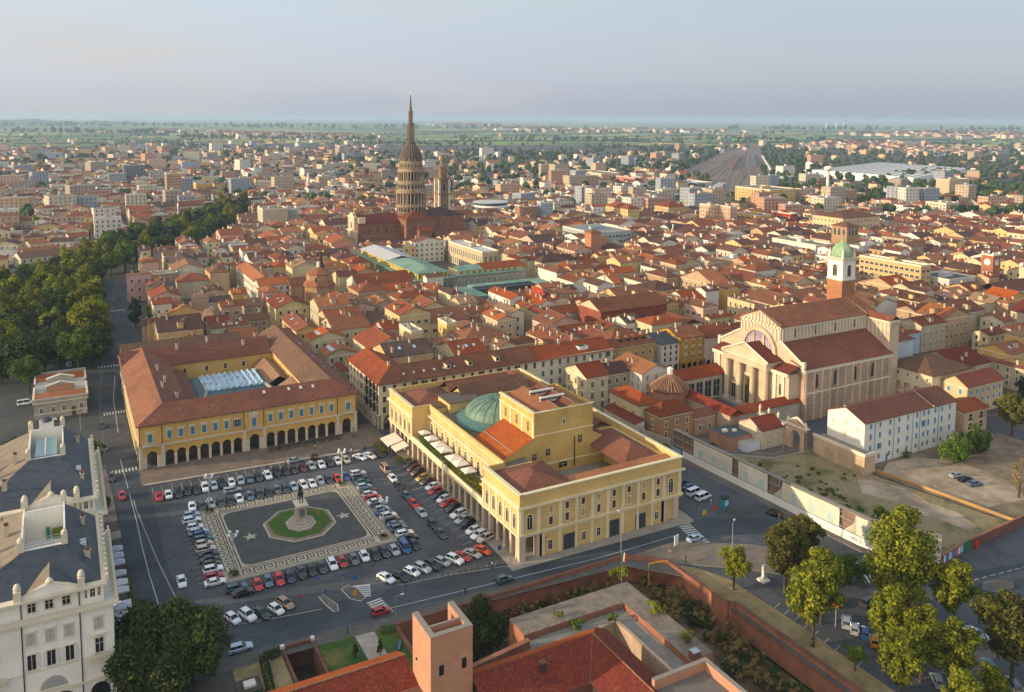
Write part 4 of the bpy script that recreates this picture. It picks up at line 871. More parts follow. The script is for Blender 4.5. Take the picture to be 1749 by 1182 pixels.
 k.poly([(a0+7, c0+.4, Z+1.9), (a0+7, c1-.4, Z+1.9), (a0+9.5, c1-.4, Z+.8), (a0+9.5, c0+.4, Z+.8)], tl); k.poly([(a0+12, c0+.4, Z+2.2), (a0+12, c1-.4, Z+2.2), (a0+9.5, c1-.4, Z+.8), (a0+9.5, c0+.4, Z+.8)], tl)
 k.poly([(a0+.5, c0+.41, Z), (a0+7, c0+.41, Z+1.9), (a0+9.5, c0+.41, Z+.8), (a0+12, c0+.41, Z+2.2), (a1-.5, c0+.41, Z+.1), (a1-.5, c0+.41, Z)], OY2)
 for y in (185, 190.5): k.box(a0+5.5, y, Z+1.0, a0+13, y+.5, Z+2.5, WHITE); k.box(a0+5.2, y-.6, Z+1.9, a0+13.3, y+.001, Z+2.1, tile('dark'))
 k.box(a0+7-.15, c0+.4, Z+1.88, a0+7.15, c1-.4, Z+2.02, tile('tan')); k.box(a0+11.85, c0+.4, Z+2.18, a0+12.15, c1-.4, Z+2.32, tile('tan')); k.build('roof', tw)
 # copper dome
 cu = two('#566f60', '#7a917c', .5, .6, 'green_copper', .35, .65, stretch=(1, 1, .3)); cd = two('#3f5f5c', '#54736a', .8, .6, 'dark_copper')
 k = MB(); cx, cy = 107.6, 205.5
 k.lathe(cx, cy, [(12.0, 8.6), (12.0, 14.4)], 40, OY); k.lathe(cx, cy, [(12.4, 14.4), (12.4, 14.8), (9.6, 16.4)], 40, cd)
 prof = [(9.6*math.cos(a), 16.4+4.4*math.sin(a)) for a in [i*math.pi/2/9 for i in range(10)]]; prof[-1] = (0, 20.8); k.lathe(cx, cy, prof, 40, cu)
 for i in range(20):
  an = 2*math.pi*i/20
  for j in range(8):
   p, q = prof[j], prof[j+1]; k.bar((cx+p[0]*math.cos(an), cy+p[0]*math.sin(an), p[1]+.05), (cx+q[0]*math.cos(an), cy+q[0]*math.sin(an), q[1]+.05), .09, cd, 4)
 k.build('dome', t)
 # raised halls behind the dome
 k = MB()
 k.box(104, 221, 8.5, 125.5, 230, 15.2, OY); roofpart(k, 103.6, 219, 126, 231, 15.2, 'u', 4.0, .3, tile('brown')); gables(k, 104, 221, 125.5, 230, 15.2, 'u', 3.0, .3, OY)
 k.box(97.5, 217, 13.4, 107.5, 225.5, 16.8, OY); k.box(97.2, 216.7, 16.8, 107.8, 225.8, 17.0, plain('#5d534c', .9, name='dark_roof')); k.box(94, 219, 13.5, 97.5, 224, 15.4, OY); k.box(93.8, 218.8, 15.4, 97.5, 224.2, 15.6, tile('brown'))
 k.cyl(119.5, 213, 14, 19.6, .6, .55, 8, OY); k.box(113, 215.5, 8.5, 125.6, 221, 14.0, OY, top=tile('brown'))
 k.build('rear_halls', t)
 # terrace: floor, planting boxes
 k = MB(); k.box(x0+1.6, 175.1, 6.43, xm-.01, 221.9, 6.5, two('#7d6f5d', '#948471', 1., name='terrace_floor')); k.box(x0-.2, 175.1, 6.43, x0+.15, 221.9, 7.3, TRIM)
 k.build('terrace', t)
 return t
OP = opera()
for i, (y, sz) in enumerate(((219.6, 1.5), (214.5, 1.7), (209.3, 1.9), (205.2, 1.9), (199, 2.0), (195, 2.0), (189.8, 1.7), (180.2, 1.2))):
 lab = ['white parasol on the terrace, nearest the far pavilion', 'second white parasol from the far pavilion on the theatre terrace', 'third white parasol from the far end of the theatre terrace', 'fourth white parasol on the theatre terrace', 'fifth white parasol along the theatre terrace', 'sixth white parasol along the theatre terrace', 'seventh white parasol on the terrace, amid the bushes', 'small beige parasol at the near end of the theatre terrace'][i]
 t = thing('parasol', lab, 'parasol', 90.6, y, 6.5, 0, 'parasols on the theatre terrace')
 k = MB(); k.cyl(90.6, y, 6.5, 9.2, .05, .05, 6, METAL); k.build('pole', t)
 k = MB(); s_ = sz; cl_ = plain('#d8d0c4' if i < 7 else '#b59a6a', .8, name='canvas'); c = [(90.6-s_*.95, y-s_), (90.6+s_*.95, y-s_), (90.6+s_*.95, y+s_), (90.6-s_*.95, y+s_)]
 for j in range(4): k.poly([(*c[j], 8.7), (*c[(j+1) % 4], 8.7), (90.6, y, 9.3)], cl_); k.poly([(*c[j], 8.45), (*c[(j+1) % 4], 8.45), (*c[(j+1) % 4], 8.7), (*c[j], 8.7)], cl_)
 k.build('canopy', t)
# awnings of the cafe by the theatre
for i, (y0, y1, xw) in enumerate(((228.2, 235.2, 82.6), (223.4, 227.6, 83.2))):
 t = thing('cafe_awning', ['large cream awning over cafe tables by the far end of the theatre colonnade', 'smaller cream awning beside the hedge, in front of the theatre colonnade'][i], 'awning', 85, (y0+y1)/2, 0, 0, 'cafe awnings by the theatre')
 k = MB(); cl_ = plain('#d9c9b4', .8, name='cream_canvas'); k.add([(xw, y0, 2.9), (87.2, y0, 3.9), (87.2, y1, 3.9), (xw, y1, 2.9), (xw, y0, 2.8), (87.2, y0, 3.8), (87.2, y1, 3.8), (xw, y1, 2.8)], [(0, 1, 2, 3), (7, 6, 5, 4), (0, 4, 5, 1), (1, 5, 6, 2), (2, 6, 7, 3), (3, 7, 4, 0)], cl_)
 k.box(xw-.03, y0, 2.55, xw, y1, 2.9, cl_); k.build('canvas', t)
 k = MB()
 for yy in (y0+.1, y1-.1): k.bar((xw+.1, yy, .13), (xw+.1, yy, 2.9), .05, METAL)
 k.build('pole', t)
# ------------------------------------------------------------ the long cream apartment block behind the theatre
def apartment():
 t = thing('apartment_block', 'long cream apartment block with dark brown shutters and an arcaded corner behind the theatre', 'apartment block', 125, 255, 0)
 occupy(86, 238, 180, 266); W_ = plaster('#d8cdaa', .25, 'cream_plaster'); W2 = plaster('#cfc9b6', .2, 'pale_cream_plaster')
 x0, y0, x1, y1, H = 86.8, 248.6, 178, 262.5, 15.2
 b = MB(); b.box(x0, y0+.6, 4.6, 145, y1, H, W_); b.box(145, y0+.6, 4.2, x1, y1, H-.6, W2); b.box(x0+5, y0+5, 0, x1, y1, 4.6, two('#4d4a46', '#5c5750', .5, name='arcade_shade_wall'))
 b.box(x0, y0+5, 0, x0+5, y1+17, 4.6, W_); b.box(x0, y0, 4.6, 145, y0+.6, H, W_); b.box(145, y0, 4.6, x1, y0+.6, H-.6, W2); b.box(x0, y1, 4.6, x0+13, y1+17, H, W_); b.box(x0, y0+.6, 4.6, x0, y1, H, W_)
 arcade(b, '-v', y0, x0+.8, x1-.2, 20, .05, 4.6, 3.1, 2.9, W_, .6, pier=STONE); arcade(b, '-u', x0, y0+.6, y0+5, 1, .05, 4.6, 2.8, 2.9, W_, .6, pier=STONE)
 b.build('wall', t)
 s = MB()
 for z in (4.6, 8.1, 11.6): s.box(x0-.1, y0-.12, z, x1+.1, y0-.001, z+.22, TRIM); s.box(x0-.12, y0, z, x0-.001, y1+17, z+.22, TRIM)
 s.box(x0-.2, y0-.3, H-.35, x1, y0-.001, H-.1, TRIM); s.box(x0-.3, y0, H-.35, x0-.001, y1+17, H-.1, TRIM); s.build('string_courses', t)
 ob = [3, 4, 5, 10, 12]
 for i in range(26):
  a = x0+1.9+i*3.48; d = plaster('#6a5c50', .2, 'grey_brown_shutter') if i > 16 else WOODBR
  for z, h in ((5.4, 2.1), (8.9, 1.9), (12.3, 2.0)):
   if z == 8.9 and 2 <= i <= 16: h = 1.0
   window(t, '-v', a, y0, z, 1.05, h, 'open' if (i in ob and h > 1.5) or (i*7+int(z)) % 11 == 0 else 'shut', leaf=d)
 for i in range(8):
  for z, h in ((5.4, 2.0), (8.9, 1.9), (12.3, 1.9)): window(t, '-u', x0, y0+2.3+i*3.7, z, 1.0, h, 'open' if (i+int(z)) % 4 == 0 else 'shut')
 for i in range(5): window(t, '-u', x0, y0+8+i*4.8, 1, 1.3, 2.2, 'plain')
 tl = tile('brown'); tr = tile('rust'); o = .8; E, Rg = H, 18.6; m = (y0+y1)/2; lm = x0+6.5
 r = MB(); r.poly([(x0-o, y0-o, E), (145, y0-o, E), (145, m, Rg), (lm, m, Rg)], tl); r.poly([(145, y0-o, E-.3), (x1, y0-o, E-.5), (x1, m, Rg-.5), (145, m, Rg-.3)], tr)
 r.poly([(x0+13.6, y1+o, E), (lm, m, Rg), (x1, m, Rg-.5), (x1, y1+o, E-.5)], tr); r.poly([(x0-o, y1+17.5, E), (x0-o, y0-o, E), (lm, m, Rg), (lm, y1+17.5, Rg)], tr); r.poly([(x0+13.6, y1+o, E), (x0+13.6, y1+17.5, E), (lm, y1+17.5, Rg), (lm, m, Rg)], tr)
 r.box(x0-o, y0-o, E-.35, 145, y0-o+.15, E-.02, plain('#6b5548', .9, name='eaves')); r.box(lm, m-.15, Rg-.05, x1, m+.15, Rg+.02, tile('dark'))
 rr = r.build('roof', t)
 for i in range(6): a = x0+9.5+i*3.6; k = MB(); z0 = E+(3)/(m-y0+o)*(Rg-E); k.box(a-.3, y0-o+2.7, z0-.3, a+.3, y0-o+3.6, z0+.35, glass('#a9bcc6')); k.build('skylight', rr)
 for a in (112, 120, 130.5): # dormers
  k = MB(); z0 = E+1.1; k.box(a-.8, y0+1.5, z0, a+.8, y0+5, z0+1.5, W_); k.box(a-1.05, y0+1.2, z0+1.5, a+1.05, y0+5.6, z0+1.68, tl); k.box(a-.5, y0+1.45, z0+.3, a+.5, y0+1.499, z0+1.2, DARK); k.build('dormer', rr)
 for a in (111, 119, 134, 150, 158, 166, 101, 93): chimney(rr, a, m+random.uniform(-1, 3), Rg-.6, 1.0, 1.8)
 k = MB(); k.box(164, y0+1.5, E+.6, 168, y0+4.5, E+1.7, plain('#d6d2c8', .6, name='terrace_frame')); k.box(164.4, y0+1.8, E+1.701, 167.6, y0+4.2, E+1.72, plain('#3b5348', .7, name='terrace_mat')); k.build('roof_terrace', rr)
apartment()
# ------------------------------------------------------------ white palace at the left edge
WP = plaster('#e8e2d4', .15, 'ivory_plaster'); SLT = two('#3a4047', '#4b5056', .6, .6, 'slate', .35, .65); SLB = two('#7a6d5e', '#8d7f6d', .6, .8, 'tan_slate', .35, .65)
def left_palace(v0, v1, label, rear):
 x0, x1 = -19, 5.0; t = thing('white_palace', label, 'palace', -7, (v0+v1)/2, 0, 0, 'white palaces on the left'); occupy(x0, v0, x1, v1)
 b = MB(); C, A = 18.2, 21.6
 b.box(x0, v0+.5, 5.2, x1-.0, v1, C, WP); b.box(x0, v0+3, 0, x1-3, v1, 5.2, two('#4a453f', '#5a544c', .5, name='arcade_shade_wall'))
 b.box(x0, v0+.9, C, x1-1.3, v1, A, WP);
 b.box(x0, v0, 5.2, x1, v0+.5, C, WP)
 if rear: b.box(x0, v0, 0, x1, v0+.5, 5.2, WP)
 else:
  arcade(b, '-v', v0, -19, 0.2, 3, 0, 5.2, 4.0, 2.9, WP, .5); arcade(b, '-v', v0, .2, 5, 1, 0, 5.2, 3.0, 3.2, WP, .5)
 n = 6 if not rear else 8
 arcade(b, '+u', x1, v0+.5, v1, n, 0, 5.2, 3.2, 3.2, WP, .5)
 b.build('wall', t)
 s = MB()
 for z, o in ((5.2, .35), (C, .9)): s.box(x0, v0-o, z, x1+o, v0-.001, z+.45, TRIM); s.box(x1+.001, v0, z, x1+o, v1, z+.45, TRIM)
 s.box(x0, v0-.4, A, x1-.8, v0+1.3, A+.35, TRIM); s.box(x1-1.7, v0+1.3, A, x1-.8, v1, A+.35, TRIM)
 s.box(x0, v0-.1, 9.4, x1, v0-.001, 9.6, TRIM)
 for a in (-8.4, 0.0): s.bar((a, v0-.15, 0), (a, v0-.15, C), .09, IRON, 5); s.bar((a, v0+.7, C+.4), (a, v0+.7, A), .09, IRON, 5)
 for i in range(14): y = v0+1+i*(v1-v0-2)/13; s.box(x1-1.0, y-.3, A+.35, x1-.5, y+.3, A+1.3, TRIM)
 for y in [v0-.1+i*.55 for i in range(int((v1-v0)/.55))]: s.box(x1+.45, y, C+.45, x1+.6, y+.2, C+1.1, TRIM)
 s.box(x1+.4, v0-.5, C+1.1, x1+.65, v1, C+1.25, TRIM)
 s.box(x1+.42, v0-.45, C+.45, x1+.5, v1, C+.6, TRIM)
 s.build('cornices', t)
 # pediment with pedestals over the middle bays
 k = MB(); pc = -4.2; k.poly([(pc-4.2, v0+.5, A+.35), (pc+4.2, v0+.5, A+.35), (pc+2.8, v0+.5, A+1.3), (pc, v0+.5, A+2.1), (pc-2.8, v0+.5, A+1.3)], WP); k.poly([(pc-4.2, v0+1.1, A+.35), (pc+4.2, v0+1.1, A+.35), (pc+2.8, v0+1.1, A+1.3), (pc, v0+1.1, A+2.1), (pc-2.8, v0+1.1, A+1.3)][::-1], WP)
 for a, c in (((pc-4.3, A+.4), (pc, A+2.2)), ((pc, A+2.2), (pc+4.3, A+.4))): k.bar((a[0], v0+.75, a[1]), (c[0], v0+.75, c[1]), .3, TRIM, 4)
 for a in (pc-4.6, pc+4.6): k.box(a-.55, v0-.05, A+.35, a+.55, v0+1.2, A+2.0, TRIM); k.lathe(a, v0+.55, [(.4, A+2.0), (.55, A+2.5), (.35, A+3.1), (0, A+3.3)], 8, TRIM)
 k.lathe(pc, v0+.75, [(.5, A+2.1), (.6, A+2.5), (.3, A+2.9), (0, A+3.1)], 8, TRIM); k.build('pediment', t)
 for i, a in enumerate((-15.2, -14.0, -12.8, -6.9, -4.4, -1.9, 1.4, 2.4, 3.4)):
  if i in (0, 2, 6, 8): window(t, '-v', a-(1.0 if a > 0 else 0)*.4, v0+.9, C+1.3, .35, 1.4, 'bare')
  elif i in (1, 7): window(t, '-v', a-(.4 if a > 0 else 0), v0+.9, C+1.3, .7, 1.4, 'bare')
  else: window(t, '-v', a, v0+.9, C+1.1, 1.1, 1.5, 'plain')
 if not rear:
  shl = plain('#a9a59b', .7, name='grey_roller_blind')
  for i, a in enumerate((-16.3, -12.7, -7.2, -4.4, -1.7, 2.7)):
   window(t, '-v', a, v0, 14.2, 1.3, 2.1, 'shut', leaf=shl); window(t, '-v', a, v0, 10.0, 1.2, 2.6, 'hood' if i in (1, 5) else 'open', leaf=plain('#c9c5ba', .6, name='white_shutter'))
  for a in (-12.7, 2.7):
   k = MB(); k.box(a-2, v0-1.1, 8.9, a+2, v0-.13, 9.1, TRIM); k.box(a-2, v0-1.15, 9.9, a+2, v0-.95, 10.05, TRIM)
   for q in range(14): k.box(a-1.95+q*.28, v0-1.12, 9.1, a-1.83+q*.28, v0-1.0, 9.9, TRIM)
   k.build('balcony', t)
  for a in (-12.6, -4.2):
   k = MB(); n_ = 10; pts = [(a+2.0*math.cos(math.pi*i/n_), v0-.04, 5.9+2.1*math.sin(math.pi*i/n_)) for i in range(n_+1)]; k.poly(pts, plain('#9a9a94', .6, name='fanlight')); k.bar((a-2.1, v0-.1, 5.9), (a+2.1, v0-.1, 5.9), .12, TRIM, 4); k.build('fanlight', t)
 for i in range(n):
  y = v0+2.4+i*(v1-v0-1.5)/n
  window(t, '+u', x1, y, 7, 1.2, 2.4, 'open', leaf=plain('#8b9690', .6, name='grey_green_shutter')); window(t, '+u', x1, y, 11.2, 1.2, 2.4, 'open', leaf=plain('#8b9690', .6, name='grey_green_shutter')); window(t, '+u', x1, y, 15, 1.1, 1.8, 'open', leaf=plain('#8b9690', .6, name='grey_green_shutter'))
 # slate roofs around an open roof terrace
 r = MB(); E, T = A+.36, A+4.2; a, c, e, f = x0, v0+1.2, x1-1.6, v1; ta, tc, te, tf = -8.3, v0+(9.5 if not rear else 17), -2.0, v1-(4 if not rear else 3)
 m1, m2 = (a+6.0), (e-5)
 r.poly([(a, c, E), (e, c, E), (te, tc, T), (ta, tc, T)], SLT); r.poly([(e, c, E), (e, f, E), (te, f, T), (te, tc, T)], SLT); r.poly([(a, c, E), (ta, tc, T), (ta, f, T), (a, f, E)], SLB)
 r.poly([(ta, f, T), (te, f, T), (e, f, E), (a, f, E)], WP)
 r.poly([(a-6, v0+11, E-.0), (a+1, v0+11, E+.1), (a+4, (v0+v1)/2+4, T-.4), (a-6, (v0+v1)/2+4, T-.4)], SLT)
 r.poly([(pc-3.4, v0+1.1, A+1.0), (pc, v0+1.1, A+2.1), (pc, v0+7, A+2.9)], SLB); r.poly([(pc+3.4, v0+1.1, A+1.0), (pc, v0+1.1, A+2.1), (pc, v0+7, A+2.9)], SLT)
 rr = r.build('roof', t)
 for q_ in ((-15, v0+15, 3.2), (-11, v0+19, 4), (1.2, v1-6, 2.2), (-12.5, v0+8, 2.6), (1.6, v0+8, 1.6)): chimney(rr, q_[0], q_[1], A+q_[2]-.6, 1.1, 1.6)
 k = MB()
 k.box(ta, tc+.3, A-.5, te, tf, A-.3, plain('#8c8f8c', .8, name='terrace_tiles')); k.box(ta-.3, tc, A-.5, ta, f, T+.5, WP); k.box(te, tc, A-.5, te+.3, f, T+.5, WP); k.box(ta, tc, A-.5, te, tc+.3, T+.1, WP); k.box(ta, tf, A-.5, te, tf+.3, T+1.2, WP)
 for (p, q) in ((ta-.15, tc+.2), (te+.15, tc+.2), (ta-.15, f), (te+.15, f)): k.box(p-.5, q-.5, T, p+.5, q+.5, T+1.8, TRIM); k.lathe(p, q, [(.45, T+1.8), (.5, T+2.2), (0, T+2.7)], 8, TRIM)
 if rear: k.box(ta+1.0, tc+3, A-.3, ta+5.2, tf-2, T-.6, plain('#8aa6a8', .3, name='pale_glazing')); k.box(ta+2.8, tc+3, T-.6, ta+3.1, tf-2, T-.3, WP); k.box(-6.6, tf+.3, T, -3.6, tf+2.3, T+2.6, WP); k.lathe(-5.1, tf+1.2, [(1.3, T+2.6), (1.0, T+3.3), (0, T+3.7)], 10, SLT)
 else:
  for i in range(5): k.bar((ta, tc+1.4+i*1.0, T-.6), (te, tc+1.4+i*1.0, T-.5), .07, METAL, 4)
  k.box(ta+2.8, tc+1.6, A-.3, ta+4.9, tc+4.6, T-.9, plain('#b4b4b0', .5, name='awning_white')); k.box(ta+3, tc+.4, A-.29, te-.4, tc+1.3, A+1, plain('#6e1f1c', .8, name='red_awning')); k.box(ta+4.4, tf-1.6, A-.29, te-.2, tf-.6, A+1.6, FOL['green']); k.box(ta+3.4, tf-1.5, A-.29, ta+4.0, tf-.9, A+2.2, plain('#1f7a50', .7, name='green_panel'))
 k.build('roof_terrace', t)
 for (p, q) in ((-14.5, v0+6), (1.0, v0+12), (1.0, v0+13.2)):
  k = MB(); k.box(p-.5, q-.15, T-2.6, p+.5, q+.15, T-1.6, plain('#c9d2d6', .4, name='skylight')); k.build('skylight', rr)
left_palace(150, 177, 'white palace with slate roof and balconies, nearest the camera at the left edge', False)
left_palace(186, 222, 'white palace with slate roof and glazed roof terrace, behind the nearest one', True)
# cafe canopies along the street beside the palace
for i, (y, m_, w_, tz) in enumerate(((208, '#8f857a', 4.4, 3.2), (201.5, '#a9b1bb', 2.6, 3.), (198.2, '#a9b1bb', 2.6, 3), (195, '#a9b1bb', 2.6, 3.), (190, '#a9b1bb', 2.4, 3.), (186, '#b4bcc6', 2.6, 3), (182.8, '#b4bcc6', 2.6, 3), (176.5, '#b6bfca', 3.6, 3.2), (172.3, '#b6bfca', 3.6, 3.2), (168, '#b6bfca', 3.8, 3.2), (163, '#b6bfca', 3.6, 3.2))):
 o_ = ['first, a beige one', 'second', 'third', 'fourth', 'fifth', 'sixth', 'seventh', 'eighth, a larger one', 'ninth, a larger one', 'tenth, a larger one', 'last, half behind the dark trees'][i]
 t = thing('market_canopy', f'pale canopy beside the white palace, {o_} counting towards the camera', 'canopy', 7.4, y, 0, 0, 'canopies beside the white palace')
 k = MB(); c_ = plain(m_, .8, name='canopy_cloth'); s_ = w_*.42; x_ = 7.5; c = [(x_-1.5, y-s_), (x_+1.7, y-s_), (x_+1.7, y+s_), (x_-1.5, y+s_)]
 for j in range(4): k.poly([(*c[j], tz-.5), (*c[(j+1) % 4], tz-.5), (x_, y, tz+.35)], c_); k.poly([(*c[j], tz-.75), (*c[(j+1) % 4], tz-.75), (*c[(j+1) % 4], tz-.5), (*c[j], tz-.5)], c_)
 k.build('canvas', t); k = MB()
 for j in range(4): k.bar((*c[j], .13), (*c[j], tz-.5), .05, METAL, 5)
 k.build('pole', t)
# ------------------------------------------------------------ small grey toll house at the left
t = thing('toll_house', 'small grey stone toll house with red tiled roof strips, left of the boulevard', 'toll house', -3, 322, 0); occupy(-11, 300, 6, 345)
st = plaster('#a79f94', .25, 'grey_stone'); b = MB(); b.box(-10.5, 309.5, 0, 5, 341, 6, st, top=plain('#9d988f', .9, name='roof_lead')); b.build('wall', t)
s = MB(); s.box(-11, 309, 5.4, 5.5, 309.5, 5.8, TRIM); s.box(-11, 309.1, 6.0, 5.5, 309.9, 6.9, st); s.box(-11, 309.9, 6, -10.4, 325, 6.8, TRIM); s.box(4.9, 309.9, 6, 5.5, 325, 6.8, TRIM); s.box(-11, 330, 6, -10.4, 341, 6.6, TRIM); s.box(4.9, 330, 6, 5.5, 341, 6.6, TRIM); s.box(-11, 340.5, 6, 5.5, 341.4, 7.2, st)
s.box(-10.6, 309.3, 1.6, 5.1, 309.499, 1.9, TRIM)
for y in (322, 331): s.poly([(-7, y, 6), (1.5, y, 6), (1.5, y, 7.2), (-2.7, y, 8.4), (-7, y, 7.2)], st); s.poly([(-7, y+.8, 6), (1.5, y+.8, 6), (1.5, y+.8, 7.2), (-2.7, y+.8, 8.4), (-7, y+.8, 7.2)], st); s.bar((-7.2, y+.4, 7.2), (-2.7, y+.4, 8.5), .45, TRIM, 4); s.bar((-2.7, y+.4, 8.5), (1.7, y+.4, 7.2), .45, TRIM, 4)
s.build('parapet', t)
r = MB(); roofpart(r, -10.4, 310, 4.8, 315.5, 6.2, 'shed-v', .9, 0, tile('orange')); r.build('roof', t); r = MB(); roofpart(r, -6.8, 316, 1.3, 320.5, 7.0, 'shed-v', .8, 0, tile('rust')); r.build('roof', t); r = MB(); roofpart(r, -10.2, 333, 4.8, 339, 6.2, 'shed-v', .7, 0, tile('orange')); r.build('roof', t)
for a in (-8.5, -5, -1.8, 4-.7): window(t, '-v', a, 309.5, 2.2, .9, 1.6, 'plain')
k = MB(); k.box(.4, 309.4, 0, 1.6, 309.499, 3.1, plain('#6b3a2c', .7, name='brown_door')); k.build('door', t)
# ------------------------------------------------------------ monument
def skinobj(name, vs, es, rad, mat, parent, root=0, sub=1):
 me = bpy.data.meshes.new(name); me.from_pydata(vs, es, []); o = bpy.data.objects.new(name, me); COL.objects.link(o); me.materials.append(mat)
 o.modifiers.new('skin', 'SKIN'); su = o.modifiers.new('sub', 'SUBSURF'); su.levels = su.render_levels = sub
 for i, r in enumerate(rad): r = r if isinstance(r, tuple) else (r, r); me.skin_vertices[0].data[i].radius = r
 me.skin_vertices[0].data[root].use_root = True
 bpy.context.view_layer.update(); em = bpy.data.meshes.new_from_object(o.evaluated_get(bpy.context.evaluated_depsgraph_get())); o.modifiers.clear(); o.data = em; em.name = name
 if not em.materials: em.materials.append(mat)
 for p in em.polygons: p.use_smooth = True; p.material_index = 0
 o.parent = parent; return o
t = thing('monument', 'bronze rider on horseback on a tall stone pedestal amid the round lawn', 'statue', 48.6, 197.4, .6)
ps = plaster('#b3a89a', .25, 'pedestal_stone'); k = MB()
k.prism(octo(48.6, 197.4, 3.4, 3.9), .602, .95, ps, bottom=False); k.prism(octo(48.6, 197.4, 2.8, 3.3), .95, 1.35, ps, bottom=False); k.prism(octo(48.6, 197.4, 2.2, 2.6), 1.35, 1.8, ps, bottom=False)
k.box(47.3, 195.6, 1.8, 49.9, 199.2, 2.5, ps); k.box(47.5, 195.85, 2.5, 49.7, 198.95, 5.6, ps); k.box(47.15, 195.4, 5.6, 50.05, 199.4, 6.0, TRIM); k.box(48.0, 195.7, 3.1, 49.2, 195.849, 4.9, plain('#6b655c', .5, name='plaque')); k.build('pedestal', t)
br = plain('#2b3a38', .5, .5, 'bronze')
hv = [(0, .9, 1.75), (0, .2, 1.85), (0, -.6, 1.85), (0, -1.15, 2.3), (0, -1.45, 2.85), (0, -1.75, 2.75), (0, -2.05, 2.45), (0, 1.1, 1.6), (0, 1.35, .9)]
he = [(0, 1), (1, 2), (2, 3), (3, 4), (4, 5), (5, 6), (0, 7), (7, 8)]; hr = [.42, .43, .42, .3, .22, .2, .12, .14, .1]
for sx in (-.25, .25):
 n = len(hv); hv += [(sx, -.65, 1.5), (sx, -.7 if sx < 0 else -.95, .85), (sx, -.68, .1)]; he += [(2, n), (n, n+1), (n+1, n+2)]; hr += [.2, .11, .1]
 n = len(hv); hv += [(sx, .85, 1.4), (sx, 1.15, .8), (sx, .95, .1)]; he += [(0, n), (n, n+1), (n+1, n+2)]; hr += [.24, .12, .1]
o = skinobj('horse', hv, he, hr, br, t); o.location = (0, 0, 5.4)
rv = [(0, .1, 2.35), (0, .1, 2.75), (0, .1, 3.15), (0, .05, 3.35), (0, .02, 3.6), (-.32, -.2, 2.3), (-.42, -.3, 1.6), (.32, -.2, 2.3), (.42, -.3, 1.6), (-.33, 0, 3.1), (-.4, -.35, 2.75), (.33, 0, 3.1), (.5, -.35, 2.85), (.5, -.8, 2.9)]
o = skinobj('rider', rv, [(0, 1), (1, 2), (2, 3), (3, 4), (0, 5), (5, 6), (0, 7), (7, 8), (2, 9), (9, 10), (2, 11), (11, 12), (12, 13)], [.24, .22, .24, .1, .17, .16, .1, .16, .1, .12, .08, .12, .08, .05], br, t); o.location = (0, 0, 5.4)
for o_ in [c for c in bpy.data.objects if c.parent == t and c.name.split('.')[0] in ('horse', 'rider')]: o_.location.z = 5.4; o_.scale = (1.15, 1.15, 1.25)
# ------------------------------------------------------------ street lamps and planters
def globe_lamp(label, x, y, h=9.5, n=4, z=.1, gr='four-globe lamp posts round the mosaic'):
 t = thing('street_lamp', label, 'street lamp', x, y, z, 0, gr); k = MB(); pm = plain('#b9bcbc', .5, .4, 'pale_lamp_metal')
 k.lathe(x, y, [(.35, z), (.35, z+.5), (.2, z+.8), (.15, z+h)], 8, pm)
 for i in range(n): a = i*2*math.pi/n+.4; k.bar((x, y, z+h-.9), (x+1.1*math.cos(a), y+1.1*math.sin(a), z+h-.5), .06, pm, 5)
 k.build('post', t)
 for i in range(n):
  a = i*2*math.pi/n+.4; k = MB(); k.lathe(x+1.1*math.cos(a), y+1.1*math.sin(a), [(.08, z+h-.5), (.28, z+h-.28), (.34, z+h), (.25, z+h+.22), (0, z+h+.36)], 10, plain('#d9dcd8', .3, name='lamp_globe')); k.build('lamp_globe', t, smooth=True)
LP = [((30.0, 215.2), 'at the far left mosaic corner'), ((64.5, 215.2), 'at the far right mosaic corner'), ((64.6, 182.2), 'at the near right mosaic corner'), ((30.0, 182.0), 'at the near left mosaic corner')]
for (x, y), s_ in LP:
 globe_lamp('tall pale lamp post with clustered globes '+s_, x, y)
 t = thing('planter', 'bed of low shrubs round the lamp post '+s_, 'planter', x, y, .1, 0, 'planted beds round the lamps'); k = MB(); k.box(x-1.2, y-1.2, .101, x+1.2, y+1.2, .42, KERB, top=DIRT); k.build('kerb', t)
 k = MB(); g_ = random.Random(int(x*y)); leafcloud(k, FOL['dark'], 1.15, .5, .8, 10, 60, .13, g_, 0, x, y); k.build('plants', t)
def pole_lamp(label, x, y, h=8, ang=0, arm=1.2, z=0, gr='single street lamps'):
 t = thing('street_lamp', label, 'street lamp', x, y, z, ang, gr); k = MB(); pm = plain('#9fa2a2', .5, .5, 'galvanised_metal')
 k.lathe(0, 0, [(.14, 0), (.12, .3), (.07, h)], 8, pm); k.bar((0, 0, h-.1), (arm, 0, h+.15), .05, pm, 5); o = k.build('post'); o.parent = t
 k = MB(); k.box(arm-.15, -.16, h+.08, arm+.55, .16, h+.22, plain('#d0d2d0', .4, name='lamp_head')); o = k.build('lamp_head'); o.parent = t
pole_lamp('slim lamp post on the pavement in front of the brick rampart, before the theatre gates', 110.6, 150, 9.5, math.pi/2); pole_lamp('curved lamp post beside the road by the forecourt trees', 133.8, 138.4, 7, .6); pole_lamp('lamp post at the kerb below the white hoarding', 154.0, 124.6, 11, 1.9)
pole_lamp('lamp post in the road junction on the far right', 203, 108, 6, 2.6); pole_lamp('lamp post standing inside the tree lined car park', 131.5, 107, 9, 0); pole_lamp('lamp post on the corner in front of the small toll house', 2.6, 293, 6, 0); pole_lamp('lamp post with white fittings on the pavement by the brick tower', 55.2, 149.2, 5.4, 0)
pole_lamp('lamp post beside the fence of the yard under the cathedral', 187.5, 174, 8, 0)
